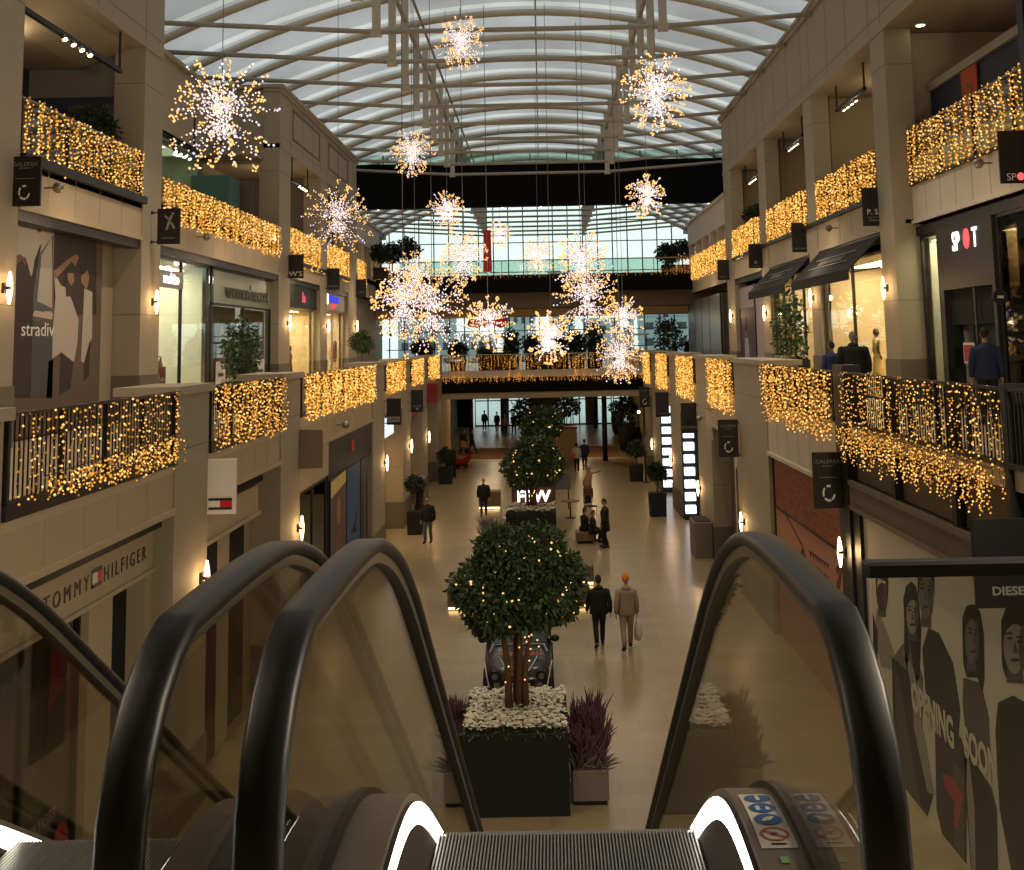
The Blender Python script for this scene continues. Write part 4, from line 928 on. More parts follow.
# far right bays with stacked light boxes
for i, (y0, y1) in enumerate(((43.2, 48.6), (52.2, 57.2), (60.8, 64.2))):
    b = MB(); b.box(6.85, 6.95, y0, y1, 0, 4.6); struct('wall_right', b, 'plaster'); 
    if i < 2:
        room('right', 6.9, y0, y1, 0, 4.4, 'cream_wall', 'shop_tube', 60, 2.2, (1,.6,.28)); window('right', 6.88, y0, y1, 0, 4.4, 2)
        yb = (45.6, 54.6)[i]; yp = (48.6, 57.2)[i]
        t = thing('light_column', ['column of eight white light boxes on black, nearer of the two at right', 'column of eight white light boxes on black, farther of the two at right'][i], 'light column', (6.2, yp-.2, 0))
        b = MB(); b.box(5.98, 6.62, yp-.3, yp-.02, 0, 4.7); b.build('back_panel', 'black_matt', t)
        for k in range(8):
            b = MB(); b.bbox(6.0, 6.45, yp-.55, yp-.3, .3+k*.53, .64+k*.53, .02); b.build('light_box', 'lightbox', t)
        t = thing('neon_sign', ['green glowing window sign beside the nearer light column', 'green glowing window sign beside the farther light column'][i], 'sign', (6.8, yp-1.2, 3.2))
        b = MB(); b.box(6.7, 6.74, yp-2.2, yp-.9, 3.1, 4.0); b.build('panel', 'teal_box', t); scribble(t, (6.69, yp-1.55, 3.5), (0,-1,0), .9, .22, 'teal_neon', 4); scribble(t, (6.69, yp-1.55, 3.2), (0,-1,0), .8, .2, 'teal_neon', 4, seed=3)
# ------------------------------------------------------------------ railings and curtains of string lights
def railing(side, X, y0, y1, z0, z1, label, glass=False, post=1.5, m='black_steel'):
    t = thing('railing', label, 'railing', (X, (y0+y1)/2, z0))
    b = MB(); b.box(X-.035, X+.035, y0, y1, z1-.04, z1); b.build('handrail', 'steel' if glass else m, t)
    n = max(1, round((y1-y0)/post))
    if glass:
        b = MB(); b.box(X-.008, X+.008, y0+.03, y1-.03, z0+.02, z1-.05); b.build('pane', 'glass_rail', t)
    else:
        b = MB(); y = y0+.1
        while y < y1: b.box(X-.008, X+.008, y-.008, y+.008, z0, z1-.03); y += .115
        b.build('baluster', m, t)['kind'] = 'stuff'
    b = MB()
    for i in range(n+1): y = y0+.04+(y1-y0-.08)*i/n; b.box(X-.03, X+.03, y-.03, y+.03, z0-.04, z1-.03)
    b.box(X-.04, X+.04, y0, y1, z0-.02, z0+.05); b.build('posts', m, t)
    return t
def curtain(p0, p1, zt, zb, label, seed, dens=1., r=.022, sp=.11, mats=('bulb_amber','bulb_gold','bulb_dim'), thick=.12, rag=.12, wires=True, group=None, cat='string lights'):
    """strings of small bulbs hung from a rail between p0 and p1 (x, y); zt/zb are (z at p0, z at p1)"""
    rr = random.Random(seed); P0 = Vector((*p0, 0)); P1 = Vector((*p1, 0)); L = (P1-P0).length; d = (P1-P0)/L; nrm = Vector((-d.y, d.x, 0))
    t = thing('light_curtain', label, cat, ((P0.x+P1.x)/2, (P0.y+P1.y)/2, (zt[0]+zt[1])/2), group=group)
    bb = MB(); w = MB(); n = max(2, int(L/sp))
    for i in range(n):
        f = (i+.5+rr.uniform(-.3, .3))/n; top = zt[0]+(zt[1]-zt[0])*f; bot = zb[0]+(zb[1]-zb[0])*f
        bot -= rr.uniform(-.3, 1)*rag; q = P0+d*(f*L); off = rr.uniform(-.5, .5)*thick
        z = top-rr.uniform(0, .12); xo = 0.; pts = []
        while z > bot:
            xo += rr.uniform(-.035, .035); p = q+nrm*(off+rr.uniform(-.03, .03))+d*xo
            pts.append((p.x, p.y, z)); z -= rr.uniform(.7, 1.4)*.125/dens
        for p in pts:
            bb.cur = 0 if rr.random() < .52 else (1 if rr.random() < .6 else 2)
            bb.octa(p, r*rr.uniform(.65, 1.25))
        if wires and len(pts) > 1:
            for a, c in zip(pts[:-1:2], pts[2::2]): w.tube(a, c, .0045, n=3, caps=False)
    if wires:
        w.tube((P0.x, P0.y, zt[0]), (P1.x, P1.y, zt[1]), .008, n=4); w.build('wires', 'bulb_wire', t)
    bb.build('bulbs', list(mats), t)['kind'] = 'stuff'
    return t
cx = GL+.10; sd = 1
Lb = [('nearest left bay, above the pale shop fascia', 12.45, 18.15), ('second left bay, beside the flag sign', 20.05, 25.45), ('long third left bay', 27.55, 39.15), ('fourth left bay, past the long one', 42.15, 47.55), ('fifth left bay', 50.35, 54.95), ('farthest left bay, by the bridge', 57.65, 63.15)]
for i, (w_, a, c) in enumerate(Lb):
    railing('left', GL, a, c, 6.0, 7.02, 'black first-floor railing, '+w_)
    curtain((cx, a+.15), (cx, c-.05), (7.02, 7.02), (5.93+(.1 if i == 0 else 0), 5.86), 'first-floor light curtain, '+w_, 10+i, [1.15,1.5,1.35,1.3,1.3,1.3][i], [.018,.023,.030,.036,.04,.044][i], [.12,.085,.085,.1,.11,.12][i], thick=.1, wires=i < 2)
railing('left', GL, 3.3, 10.6, 6, 7.02, 'black first-floor railing left of the escalators, nearest the landing')
Rb = [('nearest right bay, dangling below the floor edge', 14.35, 21.95), ('second right bay, over the white fascia', 22.8, 29.75), ('third right bay, above the brown hanging sign', 34.65, 39.75), ('fourth right bay', 43.25, 48.55), ('fifth right bay', 52.25, 57.15), ('farthest right bay, by the bridge', 60.85, 64.15)]
for i, (w_, a, c) in enumerate(Rb):
    railing('right', GR, a, c, 6.0, 7.0, 'black first-floor railing, '+w_, post=1.25)
    curtain((GR-.1, a), (GR-.1, c), (7.0, 7.0), [(5.62,5.62),(5.66,5.7),(5.45,5.45),(5.45,5.4),(5.45,5.4),(5.4,5.4)][i], 'first-floor light curtain, '+w_, 30+i, [1.25,1.35,1.3,1.3,1.3,1.3][i], [.0165,.025,.03,.034,.038,.042][i], [.10,.09,.085,.1,.11,.12][i], thick=.12, rag=.22, wires=i < 2)
railing('right', GR, 3.3, 14.3, 6.0, 7.0, 'black first-floor railing nearest the landing at right, without lights')
# denser fringe at the foot of the nearest curtains
curtain((cx+.03, 13.2), (cx+.03, 18.1), (6.25, 6.35), (5.98, 5.92), 'thick fringe of bulbs along the foot of the nearest left curtain', 60, 2.1, .018, .075, thick=.14, rag=.05)
curtain((GR-.14, 14.6), (GR-.14, 21.9), (5.95, 6.0), (5.5, 5.55), 'thick ragged fringe of bulbs along the foot of the nearest right curtain', 61, 2.1, .0165, .075, thick=.2, rag=.3)
# second floor
U = [('left', UL-.06, 20.2, 26.35, 12.48, 11.33, 'top left terrace by the tree', .024, .085, 1.35, True), ('left', UL-.06, 27.75, 40.25, 12.1, 11.05, 'open upper left bay before the tall block', .030, .075, 1.35, True),
     ('left', UL-.06, 42.15, 47.85, 12.3, 10.95, 'upper left bay under the recessed panels', .034, .08, 1.35, True), ('left', UL-.06, 49.45, 54.85, 12.3, 10.95, 'upper left bay at the end of the tall block', .036, .085, 1.35, True), ('left', UL-.06, 57.35, 60.0, 12.2, 10.9, 'short upper left bay beyond the tall block', .04, .09, 1.3, True),
     ('right', 9.26, 13, 27.1, 12.75, 11.45, 'top right terrace with the orange banner', .024, .085, 1.2, True), ('right', UR+.05, 28.4, 34.7, 12.55, 11.38, 'upper right bay over the nearer awning', .029, .08, 1.35, False),
     ('right', UR+.05, 35.95, 42.25, 12.55, 11.38, 'upper right bay over the farther awning', .032, .08, 1.35, False), ('right', UR+.05, 43.75, 49.95, 12.55, 11.3, 'third upper right bay past the awnings', .035, .085, 1.3, False), ('right', UR+.05, 52.1, 63.8, 12.4, 11.15, 'farthest upper right bay, near the upper bridge', .038, .09, 1.2, False)]
for i, (sd, X, a, c, z1, z0, w_, r, sp, dn, gl) in enumerate(U):
    railing(sd, X, a, c, L2, z1, ('glass' if gl else 'black')+' second-floor railing, '+w_, glass=gl, post=2.)
    s = 1 if sd == 'left' else -1
    curtain((X+s*.09, a), (X+s*.09, c), (z1, z1), (z0, z0), 'second-floor light curtain, '+w_, 70+i, dn, r, sp, thick=.1, wires=False, rag=.15)
b = MB(); b.box(UL-.1, UL+.12, 20.1, 26.4, 11.2, 11.38); struct('trim_25', b, 'black_steel')
b = MB(); b.box(UL-.1, UL+.1, 42.1, 54.9, 10.9, 11.05); b.box(UR-.1, UR+.1, 28.4, 50, 11.2, 11.32); struct('trim_26', b, 'black_steel')
# bridges
DM = ('bulb_dim', 'bulb_amber', 'bulb_dim')
curtain((-5.9, 65.98), (5.9, 65.98), (7.0, 7.0), (6.25, 6.25), 'garland of dim bulbs along the railing of the first-floor bridge', 90, 1.3, .036, .13, DM, rag=.2, wires=False)
curtain((-6.2, 65.93), (6.2, 65.93), (5.78, 5.78), (5.45, 5.45), 'second garland of dim bulbs along the floor edge of the first-floor bridge', 91, 1.5, .034, .12, DM, rag=.1, wires=False)
curtain((-10.8, 63.93), (10.8, 63.93), (11.85, 11.85), (11.5, 11.5), 'garland of small dim bulbs along the upper bridge', 92, 1.2, .026, .16, DM, rag=.12, wires=False)
for i, x in enumerate((-5.0, -1.6, 2.2, 4.9)):
    curtain((x-.35, 65.9), (x+.35, 65.9), (6.9, 6.9), (5.5, 5.5), ['leftmost','second','third','rightmost'][i]+' hanging bunch of bulbs linking both garlands of the first-floor bridge', 93+i, 1.4, .034, .09, DM, wires=False)
for i, (x, w_) in enumerate(((-9.4, 'left'), (8.9, 'right'))):
    curtain((x-.9, 63.85), (x+.9, 63.85), (12.6, 12.6), (11.5, 11.5), 'dim bulb curtain at the %s end of the upper bridge under the trees' % w_, 97+i, 1.2, .034, .12, DM, wires=False)

# ------------------------------------------------------------------ starburst pendants
def burst_proto(seed, n=46, label='', squash=1., bs=1.):
    rr = random.Random(seed); t = thing('starburst_pendant', label, 'pendant light', (0, 0, 0))
    rods = MB(); core = MB(); tips = MB()
    rods.tube((0,0,.62), (0,0,-.62), .02); 
    for i in range(n):
        u = 1-2*(i+.5)/n; a = i*2.39996+rr.uniform(-.3,.3); u = max(-1, min(1, u+rr.uniform(-.08,.08))); h = math.sqrt(max(0, 1-u*u))
        dv = Vector((h*math.cos(a), h*math.sin(a), u*squash)); L = rr.uniform(.70, 1.08)
        o = Vector((0, 0, (.05 if u > -.3 else -.16))); e = o+(dv*L); 
        rods.tube(o, e, .006, n=3, caps=False)
        k = 11; white = rr.random() < .35
        for j in range(1, k):
            p = o+(e-o)*(j/k)+Vector((rr.uniform(-1,1), rr.uniform(-1,1), rr.uniform(-1,1)))*.035
            core.cur = 1 if rr.random() < .35 else 0; 
            if j > 6 and not white and rr.random() < .6: core.cur = 2
            core.octa(p, bs*rr.uniform(.014, .028))
        if white:
            core.cur = 1; core.octa(e, bs*.03)
        else:
            for j in range(6):
                tips.cur = 0 if rr.random() < .7 else 1
                tips.octa(e+Vector((rr.uniform(-1,1), rr.uniform(-1,1), rr.uniform(-1,1)))*.065, bs*rr.uniform(.018, .03))
    for j in range(170):                                             # dense heart
        core.cur = rr.choice((0, 0, 1)); p = Vector((rr.gauss(0, .13), rr.gauss(0, .13), rr.uniform(-.5, .45))); core.octa(p, bs*rr.uniform(.016, .028))
    rods.build('spokes', 'bulb_wire', t, local=True)['kind'] = 'stuff'
    core.build('bulbs', ['bulb_pink', 'bulb_ice', 'bulb_gold'], t, local=True)['kind'] = 'stuff'
    tips.build('tip_clusters', ['bulb_tip', 'bulb_gold'], t, local=True)['kind'] = 'stuff'
    return t
protos = [burst_proto(201, 66), burst_proto(202, 84, bs=1.15), burst_proto(203, 56, bs=1.6)]
BU = [((222,112), 20, 1.0, 0, 'largest starburst at upper left, in front of the grey wall'), ((461,42), 25, .58, 1, 'starburst high up near the left roof hangers, topmost of all'), ((656,92), 25, .84, 1, 'big round starburst at upper right under the right hangers'),
    ((412,152), 30, .62, 1, 'starburst just above the black beam at left of centre'), ((647,195), 35, .64, 2, 'small starburst against the right part of the black beam'), ((338,216), 30, .92, 0, 'starburst in front of the upper left light curtains'),
    ((447,210), 45, .78, 2, 'small starburst against the lower edge of the black beam, left of centre'), ((403,300), 34.5, 1.08, 1, 'amber-tipped starburst left in the large cluster over the left side'), ((432,308), 29, 1.2, 0, 'largest starburst of the left cluster above the bridge'),
    ((463,257), 45, 1.05, 1, 'pale starburst against the end window, left of the red ribbon'), ((581,262), 48, 1.3, 1, 'pale starburst against the end window, right of centre'), ((587,297), 36, 1.1, 0, 'bright starburst with long arms in front of the upper bridge'),
    ((488,322), 45, 1.05, 2, 'starburst with red ribbons over the bridge plants'), ((551,336), 45, 1.0, 2, 'starburst low over the bridge, beside the dark trees'), ((623,317), 50, .9, 2, 'small starburst between the two big ones at right of centre'),
    ((620,355), 42, .95, 1, 'lowest starburst, at the right end of the first-floor bridge'), ((538,254), 60, .95, 1, 'faint lilac starburst in the middle of the end window'), ((500,234), 70, .8, 2, 'faint small starburst high in the end window'),
    ((415,275), 42, .9, 1, 'starburst at the top of the left cluster, by the terrace trees')]
used = set()
for (uv, Y, r, k, lab) in BU:
    x, z = on_y(*uv, Y)
    if k not in used: t = protos[k]; used.add(k)
    else: t = copy_tree(protos[k])
    t.location = (x, Y, z); t.scale = (r, r, r); t['label'] = lab; t.rotation_euler = (0, 0, (uv[0]*7 % 60)/10)
    b = MB(); b.tube((0,0,.6), (0, 0, (vz(x)-z)/r), .008/r, n=5); b.build('cable', 'cable', t, local=True)
t = [o for o in bpy.data.objects if o.name.startswith('starburst') and 'red ribbons' in o.get('label', '')][0]
for a in (0.4, 2.2, 3.6, 5.2):
    b = MB(); c, s = math.cos(a), math.sin(a); b._add([(0,0,0),(.75*c,.75*s,.12),(.85*c,.85*s,-.12),(.5*c,.5*s,-.25),(0,0,.04),(.75*c,.75*s,.16),(.85*c,.85*s,-.08),(.5*c,.5*s,-.21)], [(3,2,1,0),(4,5,6,7),(0,1,5,4),(1,2,6,5),(2,3,7,6),(3,0,4,7)]); b.build('ribbon', 'ribbon_red', t, local=True)
t = thing('ribbon', 'long red ribbon hanging in the middle of the end window', 'ribbon', (-2.9, 60, 12))
b = MB(); x, z = on_y(487, 230, 60); x2, z2 = on_y(487, 272, 60)
b.prism([(x-.2, z), (x+.2, z), (x+.24, z2), (x-.24, z2)], 'y', 60, 60.04); b.build('cloth', 'ribbon_red', t)
b = MB(); b.tube((x, 60.02, z), (x, 60.02, vz(x)), .01); b.build('cord', 'cable', t)

# ------------------------------------------------------------------ wall sconces
def sconce(x, y, z, side, label, face='x'):
    """up-and-down tube lamp; face x: on the hall face of a wall; face y: on the face towards the camera"""
    s = 1 if side == 'left' else -1
    t = thing('wall_sconce', label, 'wall lamp', (x, y, z))
    dx, dy = (s*.12, 0) if face == 'x' else (0, -.12)
    b = MB(); b.box(x-.05, x+.05, y-.05, y+.05, z-.09, z+.09); b.tube((x, y, z), (x+dx, y+dy, z), .02); b.build('backplate', 'bronze_dark', t)
    b = MB(); b.smooth = True
    for q in (1, -1): b.path([(x+dx, y+dy, z+q*.03), (x+dx, y+dy, z+q*.12), (x+dx, y+dy, z+q*.29)], [.05, .045, .018], 10)
    b.build('glass_tube', 'sconce_glow', t)
    b = MB(); b.lathe([(.056, -.03), (.056, .03)], (x+dx, y+dy, z), 12); b.build('collar', 'bronze_dark', t)
    l = bpy.data.lights.new('sconce_light', 'POINT'); l.energy = 26; l.color = (1, .6, .26); l.shadow_soft_size = .08
    o = bpy.data.objects.new('sconce_light', l); COL.objects.link(o); o.location = (x+dx*1.7, y+dy*1.7, z)
for (uv, X, lab) in [((200,578), -6, 'wall lamp on the nearest left ground-floor pillar, behind the escalator'), ((297,528), -6, 'wall lamp on the second left ground-floor pillar'), ((384,463), -6, 'wall lamp on the third left ground-floor pillar'), ((409,446), -6, 'wall lamp on the fourth left ground-floor pillar'), ((427,437), -6, 'wall lamp on the fifth left ground-floor pillar'),
                     ((3,288), UL, 'wall lamp on the leftmost upper pillar beside the billboard'), ((152,302), UL, 'wall lamp between the billboard and the glass shop front'), ((287,323), UL, 'wall lamp left of the dark header with the red mark'), ((326,326), UL, 'wall lamp between the yellow-lit shop and the blue sign shop'), ((355,326), UL, 'wall lamp right of the shop with the blue sign'), ((382,335), UL, 'left one of two lamps on the far upper left wall'), ((391,335), UL, 'right one of two lamps on the far upper left wall')]:
    y, z = on_x(*uv, X); sconce(X, y, z, 'left', lab)
for (uv, X, lab) in [((846,552), GR-.02, 'wall lamp on the black post beside the pink hoarding'), ((745,522), GR, 'wall lamp on the nearest right ground-floor pillar'), ((701,488), GR, 'wall lamp beside the nearer column of light boxes'), ((673,460), GR, 'wall lamp beside the farther column of light boxes'), ((654,444), GR, 'wall lamp farthest away on the right ground floor'),
                     ((888,288), UR, 'wall lamp on the big pillar between warm shop and dark portal'), ((814,298), UR, 'wall lamp under the near end of the nearer awning'), ((767,313), UR, 'wall lamp on the pillar past the potted tree'), ((733,316), UR, 'wall lamp on the farthest upper right pillar')]:
    y, z = on_x(*uv, X); sconce(X, y, z, 'right', lab)

# ------------------------------------------------------------------ track lights on the upper terraces
def track(x, y, z, L, ang, label, watts=10):
    t = thing('track_light', label, 'track light', (x, y, z), ang)
    b = MB(); b.box(-.05, .05, -L/2, L/2, -.05, .05); up_ = max(.3, (14.6 if 27.7 < y < 40 and x < 0 else (15.1 if x < 0 else 15.42))-z)
    for q in (-1, 1): b.tube((0, q*(L/2-.05), 0), (0, q*(L/2-.05), up_), .03)
    b.build('track', 'black_steel', t, local=True)
    for k in range(4):
        yy = -L*.12+k*.42
        b = MB(); b.tube((0, yy, -.02), (.06, yy-.02, -.12), .05, .06, 10); b.build('lamp_head', 'steel', t, local=True)
        b = MB(); b.tube((.061, yy-.02, -.121), (.066, yy-.022, -.131), .052, .052, 10); b.build('lens', 'spot_glow', t, local=True)
    l = bpy.data.lights.new('track_lamp', 'POINT'); l.energy = watts; l.color = (1, .8, .55); l.shadow_soft_size = .15
    o = bpy.data.objects.new('track_lamp', l); COL.objects.link(o); o.location = (x, y, z-.35)
for uv, Y, lab in [((75,42), 22.5, 'four-lamp track light over the top left terrace'), ((178,150), 31, 'track light over the open upper left bay'), ((300,185), 44, 'track light in the tall left block')]:
    x, z = on_y(*uv, Y); track(max(x, -12.8), Y, z, 5 if Y < 25 else 3, 0, lab)
for uv, Y, lab in [((850,100), 32, 'track light in the upper right bay over the nearer awning'), ((793,143), 39.5, 'track light in the upper right bay over the farther awning'), ((752,178), 47.5, 'track light in the third upper right bay')]:
    x, z = on_y(*uv, Y); track(x, Y, z, 3, 0, lab)
def spotdown(x, y, z, label):
    t = thing('downlight', label, 'downlight', (x, y, z)); b = MB(); b.lathe([(.13, -.02), (.15, 0)], (x, y, z), 14); b.build('ring', 'white_paint', t)
    b = MB(); b.lathe([(.1, -.03), (.1, -.02)], (x, y, z), 14); b.build('lens', 'spot_glow', t)
for (uv, Z, lab) in [((925,36), 15.42, 'ceiling downlight over the top right terrace'), ((270,165), 14.6, 'ceiling downlight over the upper left terrace before the tall block'), ((170,168), 14.6, 'ceiling downlight at the near end of the open upper left bay'), ((106,93), 15.1, 'ceiling downlight near the tree on the top left terrace'), ((88,82), 15.1, 'ceiling downlight in the middle of the top left terrace ceiling'), ((64,22), 15.1, 'glowing ceiling spot above the track light, top left')]:
    x, y = on_z(*uv, Z); x = max(-13, min(13, x)); x, y = ((9.65, 26.9) if Z == 15.42 else (x, y)); spotdown(x, y, Z, lab)
# ball lamps / cameras on the fascias
for uv, X, lab in [((197,237), UL, 'small round fitting on the upper left fascia beside the black sign'), ((44,188), UL, 'small round fitting on the fascia beside the top left brown sign'), ((317,275), UL, 'small dark fitting on the fascia past the tall block corner'), ((336,425), GL, 'small dark fitting on the long white fascia at left'),
                   ((838,228), UR, 'small round fitting on the fascia over the nearer awning'), ((992,163), 9.3, 'round grey fitting on the white fascia at top right'), ((707,418), GR, 'round grey fitting on the fascia beside the brown hanging sign')]:
    y, z = on_x(*uv, X); s = 1 if X < 0 else -1
    t = thing('ball_fitting', lab, 'fitting', (X, y, z)); b = MB(); b.tube((X, y, z), (X+s*.22, y, z), .02); b.build('arm', 'steel', t); b = MB(); b.ball((X+s*.28, y, z), .11); b.build('ball', 'steel', t, smooth=True)
# ------------------------------------------------------------------ blade signs hanging out from the pillars
def blade(x0, z0, y, side, label, m='sign_black', w=.56, h=1.0, bracket=True):
    """panel facing the camera; x0/z0 lower left corner"""
    t = thing('blade_sign', label, 'hanging sign', (x0+w/2, y, z0))
    b = MB(); b.bbox(x0, x0+w, y-.03, y+.03, z0, z0+h, .008); b.build('panel', m, t)
    wx = x0-.14 if side == 'left' else x0+w+.14
    for z in (z0+.06, z0+h-.1):
        b = MB(); b.box(min(wx, x0+.02) if side == 'left' else x0+w-.02, x0+.02 if side == 'left' else wx, y-.02, y+.02, z-.015, z+.015)
        b.box(wx-.02, wx+.02, y-.03, y+.03, z-.04, z+.04); b.build('bracket', 'black_steel', t)
    return t
def gmark(t, cx, cz, y, r, m='letter_white'):
    for (a0, a1, rr) in ((70, 112, r), (135, 205, r), (222, 290, r), (300, 352, r)):
        n = 7; pts = []
        for rad, rng in ((rr*1.0, range(n+1)), (rr*.72, range(n, -1, -1))):
            for i in rng: a = math.radians(a0+(a1-a0)*i/n); pts.append((cx+rad*.78*math.cos(a), cz+rad*math.sin(a)))
        b = MB(); b.prism(pts, 'y', y-.004, y); b.build('emblem', m, t)
def mall_sign(x0, z0, y, side, label, w=.56, h=1.0, name='GALERIJA'):
    t = blade(x0, z0, y, side, label, 'sign_brown', w, h)
    letters(name, .105*w/.56, (x0+w/2, y-.036, z0+h*.80), (1,0,0), 'letter_grey', t, .002, sx=1.05)
    letters('BELGRADE', .04*w/.56, (x0+w/2, y-.036, z0+h*.745), (1,0,0), 'letter_grey', t, .002)
    b = MB(); b.box(x0+w*.2, x0+w*.8, y-.036, y-.03, z0+h*.545, z0+h*.555); b.build('rule', 'letter_grey', t)
    gmark(t, x0+w*.5, z0+h*.27, y-.034, .15*h)
    return t
mall_sign(-7.02+.08, 4.33, 14.5, 'left', 'brown hanging sign with mall name and emblem at the left edge, above the escalator rail', .6, 1.08)
mall_sign(-9.68, 10.35, 19.9, 'left', 'brown hanging sign with mall name and emblem beside the top left light curtain', .58, .92)
mall_sign(5.30, 4.12, 34.0, 'right', 'brown hanging sign with emblem on the nearest right pillar, over a white poster', .60, 1.12)
mall_sign(5.37, 4.29, 22.5, 'right', 'near black hanging sign with mall name and emblem by the black steel post', .6, 1.1)
mall_sign(5.27, 4.05, 61.0, 'right', 'farthest brown hanging sign with emblem, on its tall thin pole at right', .57, 1.08)
t = [o for o in bpy.data.objects if 'farthest brown' in o.get('label', '')][0]
b = MB(); b.tube((5.5, 61.05, 0), (5.5, 61.05, 4.1), .05); b.lathe([(.2, 0), (.2, .03)], (5.5, 61.05, 0), 12); b.build('pole', 'black_steel', t)
t = blade(-6.05, 4.78, 20.0, 'left', 'white hanging sign with a red, white and navy flag, left', 'sign_white', .56, .96)
flag(-5.98, 19.965, 4.86, .42, .2, t, 'x')
blade(-5.99, 4.74, 27.45, 'left', 'blank grey-brown metal hanging sign on the second left ground pillar', 'sign_greybrown', .56, .94)
t = blade(-5.9, 4.72, 42.0, 'left', 'black hanging sign with a white word label, third left pillar', 'sign_black', .54, .98)
b = MB(); b.prism([(-5.86, 4.82), (-5.42, 4.82), (-5.40, 5.02), (-5.88, 5.02)], 'y', 41.955, 41.965); b.build('label_patch', 'letter_grey', t); letters("LEVI'S", .12, (-5.64, 41.95, 4.88), (1,0,0), 'letter_dark', t, .002, bold=.003)
t = blade(-5.93, 4.69, 50.0, 'left', 'black hanging sign with spaced letters and a small triangle, fourth left pillar', 'sign_black', .54, .98)
letters('GUESS', .12, (-5.66, 49.96, 4.92), (1,0,0), 'letter_grey', t, .002, sx=1.1); b = MB(); b.prism([(-5.74, 4.88), (-5.58, 4.88), (-5.66, 4.76)], 'y', 49.96, 49.97); b.build('emblem', 'letter_grey', t)
t = blade(-6.01, 4.72, 57.5, 'left', 'dark red hanging sign on the fifth left pillar', 'sign_red', .56, .96); scribble(t, (-5.73, 57.46, 4.82), (1,0,0), 0.41, 0.077, 'letter_grey', 6, seed=6)
dxa, dza = on_y(976, 608, 13.3); dxb, dzb = on_y(1030, 518, 13.3)
t = blade(dxa, dza, 13.3, 'right', 'black hanging sign with grey capital letters in front of the portrait hoarding', 'sign_black', dxb-dxa, dzb-dza)
letters('DIESEL', .135, ((dxa+dxb)/2+.06, 13.26, dza+.15), (1,0,0), 'letter_grey', t, .002, bold=.004, sx=1.15)
t = blade(5.30, 4.10, 43.0, 'right', 'black hanging sign with thin grey name beside the light box columns', 'sign_black', .60, 1.16); letters('ROMAN', .15, (5.60, 42.96, 4.28), (1,0,0), 'letter_grey', t, .002, sx=1.05)
t = blade(5.24, 4.12, 52.0, 'right', 'black hanging sign with small grey text beside the farther light boxes', 'sign_black', .62, 1.14); scribble(t, (5.55, 51.96, 4.26), (1,0,0), 0.43, 0.070, 'letter_grey', 7, seed=7)
# upper ones
t = blade(-9.40, 10.27, 26.9, 'left', 'black hanging sign with a white running X figure, upper left', 'sign_black', .56, .88)
for pts in ([(-9.2,10.62),(-9.14,10.62),(-9.02,10.98),(-9.08,10.98)], [(-9.22,10.95),(-9.1,10.84),(-9.06,10.86),(-9.2,10.99)], [(-9.08,10.8),(-9.0,10.64),(-8.95,10.66),(-9.05,10.82)]):
    b = MB(); b.prism(pts, 'y', 26.86, 26.87); b.build('emblem', 'letter_grey', t)
b = MB(); b.prism([(-9.02+.03*math.cos(a), 11.02+.03*math.sin(a)) for a in [PI*i/5 for i in range(10)]], 'y', 26.86, 26.87); b.build('emblem', 'letter_grey', t)
scribble(t, (-9.12, 26.86, 10.4), (1,0,0), 0.33, 0.042, 'letter_grey', 9, seed=9)
t = blade(-9.55, 10.28, 41.6, 'left', "black hanging sign with large white letters at the tall block's corner", 'sign_black', .58, .9); letters("W'S", .26, (-9.26, 41.56, 10.36), (1,0,0), 'letter_white', t, .002, sx=1.15)
t = blade(-9.52, 10.2, 49.0, 'left', 'black hanging sign with a small grey signature under the upper left lights', 'sign_black', .56, .95); scribble(t, (-9.24, 48.96, 10.32), (1,0,0), 0.56, 0.070, 'letter_grey', 9, seed=9)
t = blade(-9.57, 10.2, 57.0, 'left', 'black hanging sign farthest along the upper left wall', 'sign_black', .52, .92); scribble(t, (-9.31, 56.96, 10.42), (1,0,0), 0.25, 0.056, 'letter_grey', 5, seed=5)
t = blade(8.47, 10.42, 20.0, 'right', 'black hanging sign with white and red letters at the right edge', 'sign_black', .62, .98); letters('SP', .19, (8.66, 19.96, 10.47), (1,0,0), 'letter_white', t, .002)
b = MB(); b.prism([(8.83+.065*math.cos(a), 10.54+.07*math.sin(a)) for a in [PI*i/7 for i in range(14)]], 'y', 19.95, 19.96); b.build('emblem', 'sign_lit_red', t); letters('T', .19, (8.97, 19.96, 10.47), (1,0,0), 'letter_white', t, .002)
t = blade(8.39, 10.52, 28.4, 'right', 'black hanging sign with two white initials beside the big right pillar', 'sign_black', .57, 1.0)
letters('P. S.', .2, (8.66, 28.36, 10.82), (1,0,0), 'letter_white', t, .002); b = MB(); b.box(8.5, 8.86, 28.36, 28.365, 10.74, 10.75); b.build('rule', 'letter_grey', t); letters('Fashion', .09, (8.68, 28.36, 10.64), (1,0,0), 'letter_grey', t, .002)
t = blade(8.34, 10.48, 36.3, 'right', 'black hanging sign with small text under the upper right lights, second in the row', 'sign_black', .57, .98); scribble(t, (8.62, 36.26, 10.58), (1,0,0), 0.45, 0.056, 'letter_grey', 9, seed=9)
t = blade(8.25, 10.44, 43.5, 'right', 'black hanging sign with a small round mark, third in the upper right row', 'sign_black', .54, .96)
b = MB(); b.prism([(8.52+.07*math.cos(a), 10.66+.07*math.sin(a)) for a in [PI*i/7 for i in range(14)]], 'y', 43.46, 43.47); b.build('emblem', 'letter_grey', t); scribble(t, (8.52, 43.46, 10.5), (1,0,0), 0.26, 0.049, 'letter_grey', 6, seed=6)
